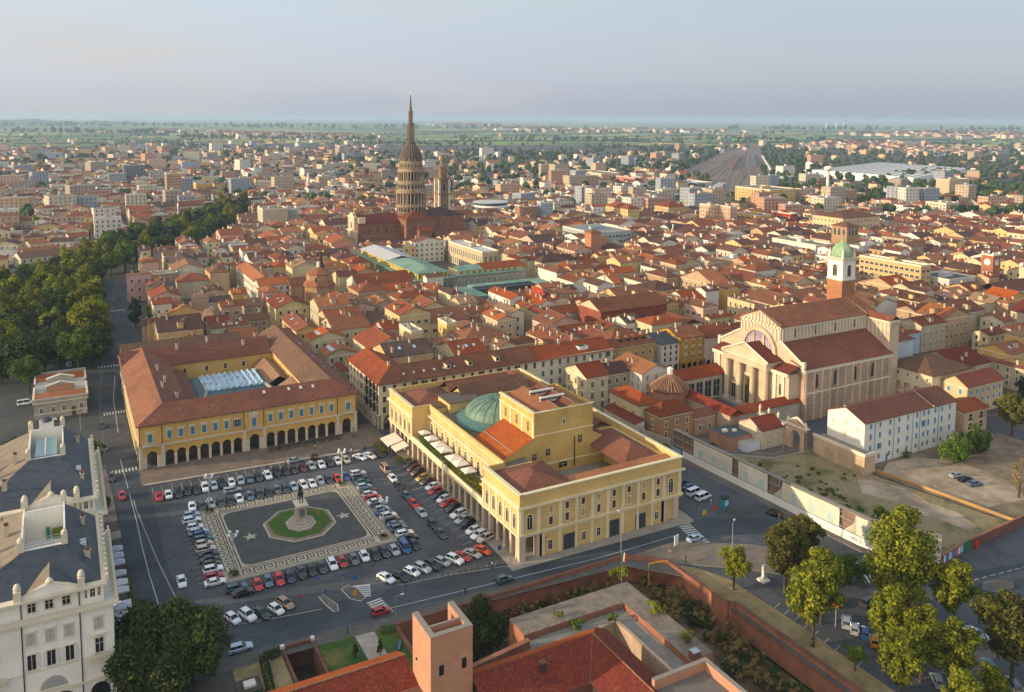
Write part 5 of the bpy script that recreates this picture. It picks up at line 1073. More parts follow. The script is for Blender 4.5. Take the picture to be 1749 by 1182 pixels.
# ------------------------------------------------------------ the brick castle, moat and ramparts
BR = brick('#a06c54', '#80523f'); BRD = brick('#7d5546', '#5f4238', name='dark_brick')
def castle():
 t = thing('castle', 'brick castle wings with dark red tiled roofs at the bottom edge of the view', 'castle', 66, 115, 0)
 b = MB(); ins = plaster('#a08c78', .45, 'stained_plaster')
 b.box(-4, 112, 0, 47.4, 126.5, 9.3, BRD); b.box(54.6, 107.5, 0, 81, 116, 8.6, BRD); b.box(74, 78, 0, 82.5, 107.5, 8.6, plaster('#a98a70', .4, 'court_wall'))
 b.build('wall', t)
 r = MB(); tr = tile('red', .05)
 r.poly([(-6, 111.5, 7.2), (47.3, 111.5, 7.2), (47.3, 123.4, 11.2), (-6, 123.4, 11.2)], tr); r.poly([(-6, 127.2, 9.6), (47.3, 127.2, 9.6), (47.3, 123.4, 11.2), (-6, 123.4, 11.2)], tile('orange'))  # far slope in orange tiles, its sunlight put into the colour
 r.box(-6, 123.25, 11.15, 47.3, 123.55, 11.3, tile('tan'))
 R1 = 11.0; r.poly([(54.7, 106.4, 8.3), (72.8, 106.4, 8.3), (78.2, 113.9, R1), (54.7, 113.9, R1)], tr); r.poly([(54.7, 116.8, 9.6), (81.0, 116.8, 9.6), (78.2, 113.9, R1), (54.7, 113.9, R1)], tile('orange'))  # here too the sunlit far slope gets the brighter orange tile
 r.poly([(72.8, 106.4, 8.3), (72.8, 78, 8.3), (78.2, 78, R1), (78.2, 113.9, R1)], tr); r.poly([(83.4, 78, 8.4), (83.4, 116.8, 8.4), (81, 116.8, 9.6), (78.2, 113.9, R1), (78.2, 78, R1)], tr)
 r.bar((78.2, 113.9, R1+.02), (72.8, 106.4, 8.35), .16, BRD, 4); r.bar((78.2, 113.9, R1+.05), (78.2, 78, R1+.05), .15, tile('tan'), 4)
 r.box(-6, 111.4, 6.9, 47.3, 111.6, 7.25, BRD)
 rr = r.build('roof', t)
 for (x, y, z) in ((66.3, 110.8, 10), (28, 118.4, 9.6)): k = MB(); k.box(x-.45, y-.45, z-.6, x+.45, y+.45, z+1.3, plain('#3b3433', .8, name='dark_chimney')); k.box(x-.55, y-.55, z+1.3, x+.55, y+.55, z+1.45, BRD); k.build('chimney', rr)
castle()
t = thing('brick_tower', 'orange brick tower with open roofless top rising from the castle roofs', 'tower', 51, 117, 0)
b = MB(); x0, y0, x1, y1, H, w_ = 47.4, 112.9, 54.6, 120.4, 20, .95; bk = brick('#b8866a', '#a87a60', name='new_brick'); cp = plain('#8a7f74', .9, name='coping')
b.box(x0, y0, 0, x1, y0+.9, H, bk); b.box(x0, y0+.9, 0, x0+w_, y1, H, bk); b.box(x1-w_, y0+.9, 0, x1, y1, H, bk); b.box(x0+w_, y0+.9, 0, x1-w_, y0+2.6, H-1.2, DARK); b.box(x0+w_, y0+2.6, 0, x1-w_, y0+3.0, H, bk); b.box(x0+w_, y0+3.0, 0, x1-w_, y1, 7, bk)
b.build('wall', t)
k = MB()
for q in ((x0-.04, y0-.04, x1+.04, y0+.9), (x0-.04, y0+.9, x0+w_, y1+.04), (x1-w_, y0+.9, x1+.04, y1+.04), (x0+w_, y0+2.6, x1-w_, y0+3.0)): k.box(q[0], q[1], H, q[2], q[3], H+.12, cp)
k.build('coping', t)
for a in (49.2, 53.1): window(t, '-v', a, y0, 13.4, .8, 1.7, 'bare', fr=IRON, pane=DARK)
k = MB(); k.box(x0-.2, y0+5.5, 13.2, x0-.001, y0+5.8, 13.5, IRON); k.build('bracket', t)
# the new brick hall at the bottom edge
t = thing('brick_hall', 'flat topped hall with new orange brick parapet at the bottom edge', 'building', 88, 92, 0); b = MB(); x0, x1, y1, H = 79.0, 90, 98.4, 12
b.box(x0, 78, 0, x1, y1, 10.4, bk, top=plain('#6d655e', .9, name='roof_felt')); b.box(x0, y1-.7, 10.4, x1, y1, H, bk); b.box(x1-.7, 78, 10.4, x1, y1-.7, H, bk); b.box(x0-.02, y1-.75, H, x1+.05, y1+.05, H+.1, cp); b.box(x1-.75, 78, H, x1+.05, y1-.75, H+.1, cp); b.build('wall', t)
# rampart walls
t = thing('rampart', 'broad brick rampart with a grey weathered top bending round the castle', 'rampart', 86, 126, 0); b = MB(); tp = two('#6e655a', '#8a7d6e', .6, .9, 'rampart_top')
b.prism([(71.2, 125.6), (71.2, 131.3), (98.4, 131.3), (98.4, 105.6), (93.3, 105.6), (93.3, 125.6)][::-1], -5.2, 6, BR, top=tp)
b.prism([(54.6, 121), (54.6, 122.0), (71.2, 124.4), (71.2, 123.4)][::-1], 0, 6.2, BR); b.prism([(54.6, 117.8), (54.6, 118.4), (89.2, 122.8), (89.7, 122.8), (89.7, 103), (89.0, 103), (89.0, 122.0), (88.4, 122.0)][::-1], 0, 5.4, plaster('#b39a82', .55, 'stained_wall'))
b.prism([(54.6, 118.41), (54.6, 120.9), (71.2, 123.3), (71.2, 125.5), (93.2, 125.5), (93.2, 103), (89.75, 103), (89.75, 122.85), (89.2, 122.85)][::-1], 0, 4.8, BRD, top=two('#75716a', '#8a857b', .5, .9, 'walkway'))
b.box(93.6, 105.2, 6, 95.2, 106.6, 7.4, BRD, top=plain('#a5adb0', .6, name='box_lid'))
b.build('wall', t)
t = thing('moat_wall', 'long red brick retaining wall round the overgrown moat, beside the road and forecourt', 'wall', 110, 130, 0); b = MB()
def rwall(path, z0, z1, th, mat, cap=None):
 for i in range(len(path)-1):
  a, c = Vector(path[i]), Vector(path[i+1]); d = (c-a).normalized(); n_ = Vector((-d.y, d.x))*th/2
  b.prism([tuple(a-n_), tuple(c-n_), tuple(c+n_), tuple(a+n_)], z0, z1, mat);
  if cap: b.prism([tuple(a-n_*1.2), tuple(c-n_*1.2), tuple(c+n_*1.2), tuple(a+n_*1.2)], z1, z1+.12, cap)
rwall([(54.5, 147.6), (80, 147.6), (109.6, 147.7)], -5.2, .75, .7, BR, BRD); rwall([(109.6, 147.7), (117.2, 141.2)], -5.2, .9, .7, BR, BRD); rwall([(117.2, 141.2), (117.4, 122), (118.9, 121.4), (119.2, 92), (119.8, 60)], -5.2, .9, .8, BR, BRD); rwall([(54.5, 147.6), (54.4, 119)], -5.2, .6, .6, BR, BRD); b.build('wall', t)
t = thing('goal_frame', 'yellow painted metal frame standing against the moat wall corner', 'metal frame', 114, 140, -5); k = MB(); ym = plain('#c99a1e', .5, name='yellow_paint'); k.bar((112, 141.5, -4), (112, 141.5, 1.2), .12, ym); k.bar((112, 141.5, 1.2), (116.6, 140.4, 1.3), .12, ym); k.build('frame', t)
b = MB(); q = [(54.6, 110), (54.6, 147.4), (109.6, 147.4), (117, 141), (117.3, 122), (119, 60), (54.6, 60)]; b.poly([(x, y, -5) for x, y in q], two('#4b3f2c', '#74664a', .3, .95, 'moat_scrub_ground')); struct('moat_floor', b)
b = MB(); b.poly([(33.5, 118, -4), (38.6, 118, -4), (38.6, 150.5, -4), (33.5, 150.5, -4)], two('#2b2a20', '#3f3b2c', .5, .95, 'pit_ground')); struct('pit_floor', b)
t = thing('pit_wall', 'brick walls with white end posts round the deep pit in the castle garden', 'wall', 36, 135, 0, 0); b = MB()
b.box(33.0, 126.5, -4.2, 33.5, 150.6, .5, BRD); b.box(38.6, 126.5, -4.2, 39.1, 150.6, .5, BRD); b.box(33.5, 150.6, -4.2, 38.6, 151.0, .8, BRD); b.build('wall', t); k = MB()
for x, y in ((33.2, 150.8), (38.9, 150.8), (33.2, 131), (38.9, 131)): k.box(x-.35, y-.35, .5, x+.35, y+.35, 1.1, WHITE)
k.build('end_post', t)
t = thing('flagpole', 'tall flagpole with a green, white and red flag on the rampart', 'flagpole', 92.6, 125.2, 4.8); k = MB(); k.lathe(92.6, 125.2, [(.1, 4.8), (.06, 16.8)], 8, METAL); k.build('pole', t); k = MB()
for i, c in enumerate(('#1f6b3a', '#d8d4cc', '#a8242a')):
 k.add([(92.65+.12*i, 125.2-.12*i, 15.2-.2*i), (92.75+.12*i, 125.1-.12*i, 16.6), (92.77+.12*(i+1), 125.1-.12*(i+1), 16.55-.05*i), (92.67+.12*(i+1), 125.2-.12*(i+1), 14.9-.3*i)], [(0, 1, 2, 3)], plain(c, .8, name='flag_cloth'))
k.build('flag', t)
# castle garden lawns, path, hedges
b = MB(); b.prism([(39.4, 128), (39.4, 150), (46.2, 149), (46.6, 128)], .008, .02, GRASS, top=two('#35531c', '#6f6638', .14, .95, 'worn_lawn', .45, .6), bottom=False); b.prism([(50.2, 128), (50.6, 147.6), (54.2, 147.4), (54.2, 128)], .008, .02, GRASS, bottom=False); b.prism([(23, 128), (24, 151), (32.8, 150.5), (32.8, 128)], .008, .02, DRYG, bottom=False); struct('lawn', b)
b = MB(); b.prism([(46.8, 128), (46.6, 149), (50.4, 148.4), (50.1, 128)], .021, .03, two('#9a9083', '#aea393', .4, .9, 'pale_path'), bottom=False); struct('path', b)
t = thing('fountain_basin', 'grey rectangular stone basin in the dry garden bed near the dark trees', 'basin', 25.6, 143.5, 0); k = MB(); k.box(23.6, 141.6, .02, 27.8, 145.6, .3, two('#4d463e', '#5f574c', 1.)); k.box(24.8, 142.7, .3, 26.8, 144.4, .75, WHITE); k.build('basin', t)
t = thing('info_board', 'blue information panel lying low on the castle lawn', 'panel', 53, 141, 0); k = MB(); k.obox(53, 141.5, 1.1, 2.6, .5, .1, .5, plain('#3f6278', .5, name='blue_panel')); k.build('panel', t)
def hedge(label, pts, h, wd, fol='dark', group=None, nm='hedge'):
 t = thing(nm, label, nm.replace('_', ' '), pts[0][0], pts[0][1], 0, 0, group); k = MB(); g_ = random.Random(int(pts[0][0]*10)); vs = []; fs = []
 for i in range(len(pts)-1):
  a, c = Vector(pts[i]), Vector(pts[i+1]); L = (c-a).length; d = (c-a)/L; n_ = Vector((-d.y, d.x))
  for j in range(int(L*wd*h*55)):
   u = g_.random()*L; s_ = g_.uniform(-.5, .5); z = g_.random()**.6*h
   if abs(s_) < .35 and z < h*.75: s_ = math.copysign(.5, s_)*g_.uniform(.8, 1)
   p = a+d*u+n_*s_*wd; r1 = Vector((g_.gauss(0, 1), g_.gauss(0, 1), g_.gauss(0, 1))).normalized(); r2 = r1.orthogonal().normalized(); s2 = .13*g_.uniform(.6, 1.5); q = Vector((p.x, p.y, z+.05)); n = len(vs)
   vs += [tuple(q+r1*s2), tuple(q+r2*s2), tuple(q-r1*s2), tuple(q-r2*s2)]; fs.append((n, n+1, n+2, n+3))
 k.add(vs, fs, FOL[fol]); k.build('leaves', t); return t
hedge('dark clipped hedge round the stone basin in the castle garden', [(22.6, 141), (23.2, 138.6), (28.6, 139.4), (29.4, 149.4), (32.4, 149.6)], 1.5, 1.4); hedge('low green hedge along the garden edge under the brick tower', [(51, 147), (54.4, 146.6)], 1.2, 1.4, 'green')
hedge('green planting round the awnings at the theatre end', [(81.6, 236.6), (82, 229)], 1.6, 1.3, 'olive'); hedge('thick olive green hedge beside the smaller awning and the parked cars', [(83.4, 223), (83.6, 219.6), (86.6, 219.6)], 1.7, 1.6, 'olive')
hedge('dark hedge between the white canopies and the street', [(9.2, 196), (9.4, 186), (9.6, 178), (9.6, 162)], 1.1, .9, 'olive')
hedge('climbing bushes in planters along the theatre terrace', [(88.7, 217), (88.9, 202)], 1.3, 1.2, 'green')
for o_ in [o for o in bpy.data.objects if o.get('label') == 'climbing bushes in planters along the theatre terrace']: o_.location.z = 6.5
hedge('second run of leafy bushes on the near half of the theatre terrace', [(88.9, 200), (89.4, 188), (90.2, 177)], 1.9, 1.9, 'lime'); [setattr(o.location, 'z', 6.5) for o in bpy.data.objects if o.get('label', '').startswith('second run of leafy')]
# ------------------------------------------------------------ the hoarding along the road
def hoarding():
 t = thing('hoarding', 'long ruined wall wrapped in torn printed sheets above a white boarded base', 'hoarding', 161, 150, 0); occupy(156, 110, 172, 196)
 path = [(159.2, 191), (159.6, 178), (160.6, 160), (161.6, 140), (162.8, 124.6), (170.4, 111.2)]; b = MB(); cloth = plaster('#cdc6b4', .2, 'printed_sheet'); conc = plaster('#8c8378', .35, 'weathered_concrete')
 def at(s):
  for i in range(len(path)-1):
   a, c = Vector(path[i]), Vector(path[i+1]); L = (c-a).length
   if s <= L or i == len(path)-2: return a+(c-a)*s/L, (c-a).normalized()
   s -= L
 tot = sum((Vector(path[i+1])-Vector(path[i])).length for i in range(len(path)-1))
 def seg(s0, s1, z0, z1, d0, d1, mat, bb, st=3.0):
  s = s0
  while s < s1-.01:
   e = min(s1, s+st); a, d = at(s); c, d2 = at(e); n = Vector((d.y, -d.x)); n = n if n.x < 0 else -n
   bb.prism([tuple(a+n*d1), tuple(c+n*d1), tuple(c+n*d0), tuple(a+n*d0)], z0, z1, mat); s = e
 seg(0, tot, 0, 6.9, -.9, -.5, brick('#8f7261', '#6f584c', name='ruined_brick'), b); seg(0, tot, 6.9, 7.1, -1.3, .1, conc, b)
 for z in (2.3, 4.7): seg(0, tot, z, z+.3, -.5, .05, conc, b)
 s = 0
 while s < tot: seg(s, s+.5, 0, 6.9, -.5, .0, conc, b, .5); s += 4.5
 b.build('wall', t)
 k = MB(); seg(5, tot, .0, 2.1, .3, .42, plaster('#dedbd4', .12, 'white_boards'), k); seg(0, 4.2, 0, 2.0, .3, .42, plain('#8fa9c4', .7, name='blue_boards'), k); k.build('board', t)
 for s0, s1 in ((9.5, 24.5), (26.8, 37), (42, 59), (63.5, tot)):
  k = MB()
  seg(s0, s1, 2.2, 6.3, .12, .2, cloth, k, 2.); seg(s0, s1, 6.3, 6.8, .12, .32, TRIM, k, 2.); seg(s0, s1, 5.35, 5.5, .2, .28, TRIM, k, 2.)
  for j in range(7 if s0 > 40 else 0):
   a, d = at(s0-.45*j); k.bar((a.x-.2, a.y, 2.2), (at(s0)[0].x-.2, at(s0)[0].y, 6.3-.25*j), .17, cloth, 4)
  k.build('printed_sheet', t)
 k = MB(); wm = plain('#a3b8b2', .7, name='printed_window');
 for s0 in (12.5, 17.5, 22, 29.5, 35, 45.5, 51, 56.5, 66.5, 71.5):
  a, d = at(s0); n = Vector((d.y, -d.x)); n = n if n.x < 0 else -n; p = a+n*.215
  def W(u, z): return (p.x+d.x*u, p.y+d.y*u, z)
  k.poly([W(-.85, 2.4), W(.85, 2.4), W(.85, 4.1)]+[W(.85*math.cos(x), 4.1+.85*math.sin(x)) for x in [math.pi*i/8 for i in range(1, 8)]]+[W(-.85, 4.1)], wm)
 k.build('printed_window', t)
 k = MB(); ink = plain('#4a4a4c', .8, name='spray_paint'); a, d = at(62.5); n = Vector((-1, -.1)).normalized()
 def gp(u, z): return (a.x-.46+d.x*u, a.y+d.y*u, z)
 for st in (((0, 1.7), (.3, .8), (.6, 1.4), (.9, .7), (1.1, 1.7)), ((1.4, 1.7), (1.4, .8), (1.9, .9)), ((1.4, 1.3), (1.8, 1.3)), ((2.2, 1.6), (2.9, 1.7)), ((2.5, 1.65), (2.6, .7)), ((-.2, 1.2), (3.2, 1.0))):
  for i in range(len(st)-1): k.bar(gp(*st[i]), gp(*st[i+1]), .04, ink, 4)
 k.build('graffiti', t)
hoarding()
b0 = thing('boundary_wall', 'low red brick wall with posters beside the road at the far right', 'wall', 190, 113, 0); b = MB(); rwall([(171.2, 111.6), (183, 113.1), (206, 114.2), (245, 117)], 0, 2.3, .4, BRD, BR); b.build('wall', b0)
k = MB()
for i, (u, w_, c) in enumerate(((172.3, .9, '#c9c9cc'), (173.6, .9, '#4a78b8'), (174.8, .9, '#c9cdd4'), (176.0, .9, '#4a78b8'), (177.4, 1, '#b06a60'), (178.8, 1, '#cfd0d2'), (180.1, .9, '#9fb2c8'))): k.obox(u, 111.4+(u-171.2)*.127, .127, w_, .06, .5, 2.1, plain(c, .6, name='poster_paper'))
k.build('poster', b0)
k = MB(); k.obox(182.3, 112.75, .127, 3.2, .07, .1, 2.6, plain('#1f6b46', .6, name='green_gate_paint')); k.build('gate', b0)
t = thing('warning_sign', 'small red sign standing at the road by the green gate', 'sign', 185.2, 112.3); k = MB(); k.box(184.9, 112.2, .1, 185.6, 112.4, 2.2, plain('#c4231c', .6, name='red_sign')); k.build('panel', t)
t = thing('lot_wall', 'low crumbling ochre wall dividing the dirt lots', 'wall', 203, 140, 0); b = MB(); rwall([(200.4, 157), (203.5, 142), (205.4, 128), (207, 115)], 0, .7, .6, plaster('#b08a58', .4, 'ochre_rubble')); b.build('wall', t)
t = thing('metal_fence', 'grey railing fence round the overgrown lot below the church yard', 'fence', 184, 172, 0); b = MB(); rwall([(166, 186.4), (182, 172.8), (198.6, 171.6), (199.4, 157)], 0, .5, .3, plaster('#a09a90', .3)); b.build('plinth', t); k = MB()
for i, (p, q) in enumerate((((166, 186.4), (182, 172.8)), ((182, 172.8), (198.6, 171.6)), ((198.6, 171.6), (199.4, 157)))):
 a, c = Vector(p), Vector(q); L = (c-a).length
 for j in range(int(L/.45)): w2 = a+(c-a)*j*.45/L; k.bar((w2.x, w2.y, .5), (w2.x, w2.y, 1.6), .035, METAL, 4)
 k.bar((*p, 1.55), (*q, 1.55), .05, METAL, 4)
k.build('railing', t)
# ------------------------------------------------------------ the cathedral
DS = plaster('#c6b296', .35, 'cathedral_stone'); DP = plaster('#b29580', .4, 'pinkish_stucco')
def cathedral():
 t = thing('cathedral', 'neoclassical cathedral with tall columned portico, big arched window and red tiled roofs', 'cathedral', 237, 211, 0); occupy(205, 188, 285, 236)
 b = MB(); u0, u1, va, vb = 214, 257, 190.5, 231.5; na, nb = 201.5, 220.5
 b.box(u0, va, 0, u1, vb, 17.5, DP); b.box(u0, na, 17.5, u1, nb, 29.6, DS); gables(b, u0, na, u1, nb, 30, 'u', 4.2, .6, DS)
 b.poly([(u0, na, 17.3), (u0, va, 17.3), (u0, va, 18.2), (u0, na, 24.2)], DS); b.poly([(u0, nb, 17.3), (u0, vb, 17.3), (u0, vb, 18.2), (u0, nb, 24.2)], DS)
 b.box(257, 191.5, 0, 262, 231, 29, DS); b.box(262, 197, 0, 278, 226, 19, plaster('#b9c2c8', .2, 'pale_blue_plaster')); b.box(209.5, 193, 0, 214, 229, 15.5, DS)
 b.build('wall', t)
 s = MB()
 s.box(u0-.3, na-.3, 28.6, 257, na-.001, 29.6, TRIM); s.box(u0-.3, na, 28.6, u0-.001, nb, 29.2, TRIM); s.box(u0-.2, va-.4, 16.4, u1+.2, va-.001, 17.5, TRIM); s.box(u0, va-.25, 9.0, u1, va-.001, 9.5, TRIM)
 for i in range(26): a = u0+.6+i*1.66; s.box(a, na-.3, 24.6, a+.45, na-.001, 28.6, TRIM)
 for i in range(12): a = u0+.3+i*3.75; s.box(a, va-.3, 9.5, a+.8, va-.001, 16.4, DS); s.box(a, va-.35, 0, a+.9, va-.001, 9.0, DS)
 for i in range(12): v = na+.3+i*1.63; q = abs(v+.22-211); s.box(u0-.3, v, 19.6+(8.6**2-q*q)**.5 if q < 8.4 else 24.4, u0-.001, v+.45, 29.0+4.0*max(0, 1-q/9.6), TRIM)
 for i in range(6): v = 193+i*1.75; s.box(256.7, v, 22.8, 256.999, v+.4, 28, TRIM)
 s.box(256.6, 191.5, 28.2, 256.999, na, 29, TRIM); s.box(257, 191.2, 28.2, 262, 191.499, 29, TRIM)
 for v0, v1 in ((na, va), (nb, vb)): s.bar((u0-.1, v0, 24.6), (u0-.1, v1, 18.4), .5, TRIM, 4); s.box(u0-.5, min(v1, v1+.9*(1 if v1 < na else -1)), 16.8, u0+.6, max(v1, v1+.9*(1 if v1 < na else -1)), 20, TRIM)
 s.build('cornices', t)
 for i in range(8):
  a = u0+5.4+i*9.4
  if a < u1-2: window(t, '-v', a, va, 10.6, 1.9, 4.8, 'arch', fr=DP, pane=DARK)
 for i in range(9): window(t, '-v', u0+2.3+i*4.7, va, 6.0, 2.4, 2.2, 'arch', fr=DS, pane=DP)
 for i in range(4): window(t, '-v', u0+6.6+i*10, na, 25.2, 1.1, 2.8, 'bare')
 for v in (197.6, 224.5): window(t, '-u', u0, v, 6, 1.4, 4.5, 'arch')
 # great arched window
 k = MB(); cv = 211; gl = plain('#8e7f92', .3, name='lilac_glass'); n = 16; rr_ = 6.7; zc = 19.6
 k.poly([(u0-.35, cv-rr_*math.cos(math.pi*i/n), zc+rr_*math.sin(math.pi*i/n)) for i in range(n+1)], gl)
 for i in range(n):
  a, c = math.pi*i/n, math.pi*(i+1)/n
  for r1, r2, d in ((rr_, rr_+1.5, .9),): k.add([(u0-x, cv-r*math.cos(q), zc+r*math.sin(q)) for x in (.0, d) for r, q in ((r1, a), (r2, a), (r2, c), (r1, c))], [(4, 5, 6, 7), (0, 4, 7, 3), (1, 2, 6, 5)], DS)
 for v in (-2.3, 2.3): k.box(u0-.8, cv+v-.4, zc, u0-.36, cv+v+.4, zc+5.7, DS)
 for z in (1.5, 3.2): k.box(u0-.5, cv-5.8, zc+z, u0-.37, cv+5.8, zc+z+.15, DS)
 for v in (-4.5, -3.6, -1.2, 0, 1.2, 3.6, 4.5): k.box(u0-.45, cv+v-.07, zc, u0-.36, cv+v+.07, zc+4.2, WHITE)
 k.build('arched_window', t)
 r = MB(); roofpart(r, u0, na, u1+5, nb, 29.6, 'u', 4.4, .7, tile('rust'))
 tl = tile('red'); r.poly([(u0+1.2, va-.7, 17.6), (u1+.6, va-.7, 17.6), (u1, na-.001, 24.2), (u0+1.2, na-.001, 24.2)], tl); r.poly([(u0+1.2, vb+.7, 17.6), (u1, vb+.7, 17.6), (u1, nb, 24.2), (u0+1.2, nb, 24.2)], tl)
 r.poly([(u0-.5, va-.7, 17.6), (u0+1.3, va-.7, 17.6), (u0+1.3, va+6, 20), (u0-.5, va+6, 19.4)], tl)
 roofpart(r, 257, 191.5, 262, 231, 29, 'v', 1.6, .5, tl); roofpart(r, 262, 197, 278, 226, 19, 'hip', 4, .6, tl); r.build('roof', t)
 # portico
 p = MB(); pu = 206.9; pa, pb = 200.5, 221.3
 p.box(205.5, 194, 0, 214, 228, .8, two('#8d857a', '#9d9488', .6, .9, 'portico_floor'))
 for i in range(4): v = pa+1.2+i*(pb-pa-2.4)/3; p.lathe(pu+.9, v, [(1.25, .8), (1.25, 1.2), (.98, 1.6), (.84, 14.2), (1.1, 15.0), (1.2, 15.4)], 14, DS)
 for u in (210.6,):
  for v in (pa+1.2, pb-1.2): p.lathe(u, v, [(1.0, .8), (.9, 1.5), (.8, 14.4), (1.1, 15.4)], 12, DS)
 p.box(pu-.2, pa, 15.4, 214, pb, 17.7, DS); p.box(pu-.7, pa-.6, 17.7, 214, pb+.6, 18.1, TRIM)
 p.poly([(pu, pa-.2, 18.1), (pu, pb+.2, 18.1), (pu, (pa+pb)/2, 22.4)], DS); p.bar((pu-.2, pa-.7, 18.2), (pu-.2, 210.9, 22.9), .35, TRIM, 4); p.bar((pu-.2, pb+.7, 18.2), (pu-.2, 210.9, 22.9), .35, TRIM, 4)
 p.poly([(pu-.5, pa-.9, 18.2), (214, pa-.9, 18.2), (214, 210.9, 22.8), (pu-.5, 210.9, 22.8)], tl); p.poly([(pu-.5, pb+.9, 18.2), (214, pb+.9, 18.2), (214, 210.9, 22.8), (pu-.5, 210.9, 22.8)], tl)
 p.box(213.7, 195, .8, 214, 199, 15, DS)
 for v in (198.8, 222.6, 195.2, 226): p.box(209.0, v-.5, .8, 209.499, v+.5, 15, TRIM)
 p.box(208.6, 193-.1, 15.0, 209.6, 229, 16.2, TRIM); p.poly([(208.4, 192.6, 16.3), (208.4, 200, 16.3), (214, 200, 18), (214, 192.6, 18)], tl); p.poly([(208.4, 222, 16.3), (208.4, 229.4, 16.3), (214, 229.4, 18), (214, 222, 18)], tl)
 p.build('portico', t)
 for v, w_, h, z in ((210.9, 3.6, 9.5, .8),):
  k = MB(); k.box(209.3, v-w_/2, z, 209.49, v+w_/2, z+h, plain('#4e4326', .6, name='bronze_door')); k.box(209.1, v-w_/2-.5, z, 209.5, v-w_/2, z+h+.6, TRIM); k.box(209.1, v+w_/2, z, 209.5, v+w_/2+.5, z+h+.6, TRIM); k.box(209.0, v-w_/2-.9, z+h+.6, 209.5, v+w_/2+.9, z+h+1.2, TRIM); k.build('door', t)
 window(t, '-u', 209.5, 203.6, .9, 2, 5, 'hood'); window(t, '-u', 209.5, 218.4, .9, 2, 5, 'hood'); window(t, '-u', 209.5, 196.6, 8, 1.2, 4, 'arch')
cathedral()
t = thing('bell_tower', 'square cathedral bell tower of brick below and white above with a green dome', 'bell tower', 282.7, 234.7, 0); occupy(278, 230, 288, 240); b = MB()
b.box(279, 231, 0, 286.6, 238.6, 34.5, brick('#a87452', '#94613f', name='tower_brick')); b.box(279, 231, 34.5, 286.6, 238.6, 42.6, WHITE); b.build('wall', t); s = MB()
for z, o in ((34.4, .3), (42.6, .5), (43.3, .2)): s.box(279-o, 231-o, z, 286.6+o, 238.6+o, z+.5, TRIM)
for u in (279.5, 286.1):
 for v in (231.5, 238.1): s.box(u-.4, v-.4, 43.8, u+.4, v+.4, 45.6, WHITE); s.lathe(u, v, [(.35, 45.6), (.15, 47.2), (0, 47.6)], 6, WHITE)
s.build('cornices', t)
for f, x, y in (('-v', 282.8, 231), ('-u', 279, 234.8)): window(t, f, x, y, 36.2, 2.0, 4.6, 'arch', pane=DARK); window(t, f, x, y, 24, 1.0, 2.0, 'bare')
k = MB(); gc = two('#7f9f78', '#9db58c', .8, .5, 'pale_green_copper'); k.lathe(282.8, 234.8, [(3.9, 43.8), (4.2, 44.6), (4.1, 46.2), (3.5, 47.8), (2.4, 49), (1.1, 49.7), (.6, 49.9), (.5, 51), (.15, 51.5), (.08, 53.6)], 8, gc); k.build('dome', t)
# baptistery and the cloister walks in front of the cathedral
t = thing('baptistery', 'low octagonal baptistery with ribbed conical tiled roof and small white lantern', 'baptistery', 180, 218, 0); occupy(170, 208, 190, 228); b = MB(); b.lathe(180, 218, [(6.3, 0), (6.3, 9)], 8, brick('#a87a60', '#97694f')); b.build('wall', t); r = MB(); r.lathe(180, 218, [(7.1, 8.8), (7.1, 9.0), (1.0, 13.6)], 8, tile('brown'))
for i in range(32): a = 2*math.pi*i/32; r.bar((180+6.7*math.cos(a), 218+6.7*math.sin(a), 9.3), (180+1.1*math.cos(a), 218+1.1*math.sin(a), 13.6), .14, tile('tan'), 4)
r.build('roof', t); k = MB(); k.lathe(180, 218, [(.95, 13.4), (.95, 15.2), (1.15, 15.3), (1.15, 15.5), (0, 16.3)], 8, WHITE); k.build('lantern', t)
t = thing('cloister_walk', 'tiled colonnaded walk with three wings enclosing the court before the cathedral portico', 'cloister', 195, 207, 0); occupy(183, 190, 214, 236); b = MB()
b.box(186, 222.6, 0, 208, 231.5, 8.6, plaster('#b5aa97', .3, 'walk_plaster')); b.box(183, 192, 0, 188.6, 218, 6.9, plaster('#b09a84', .3)); b.box(186.6, 191.8, 0, 213.6, 197.6, 6.6, plaster('#b5aa97', .3, 'walk_plaster')); b.build('wall', t)
for i in range(5): window(t, '-v', 189.5+i*3.9, 222.6, .8, 2.9, 6.0, 'bare', pane=glass('#28323a'))
r = MB(); roofpart(r, 184, 222.6, 208.6, 231.5, 8.6, 'u', 2.6, .5, tile('rust')); roofpart(r, 183, 192, 188.6, 218, 6.9, 'v', 1.5, .4, tile('red')); roofpart(r, 184, 191.8, 216.6, 197.6, 6.7, 'u', 1.5, .4, tile('rust')); r.build('roof', t)
# arched gateway with urns
t = thing('gateway', 'ochre arched gateway with pediment and urns between the cathedral yard and the white building', 'gateway', 195, 175, 0); occupy(193, 170, 200, 190); gp_ = plaster('#c8a888', .3, 'peach_stucco'); b = MB()
arcade(b, '-u', 193.4, 171.4, 178.4, 1, 0, 7.2, 3.6, 4.2, gp_, 1.2); b.box(193.4, 178.4, 0, 194.6, 190.5, 6.2, gp_); b.poly([(193.3, 171, 7.6), (193.3, 178.8, 7.6), (193.3, 174.9, 9.6)], gp_); b.poly([(194.7, 171, 7.6), (194.7, 178.8, 7.6), (194.7, 174.9, 9.6)][::-1], gp_); b.build('wall', t)
s = MB(); s.box(192.9, 170.8, 7.2, 195, 179, 7.6, TRIM); s.bar((194, 170.9, 7.7), (194, 174.9, 9.8), .45, TRIM, 4); s.bar((194, 178.9, 7.7), (194, 174.9, 9.8), .45, TRIM, 4); s.box(193, 179, 6.2, 195, 190.5, 6.6, TRIM)
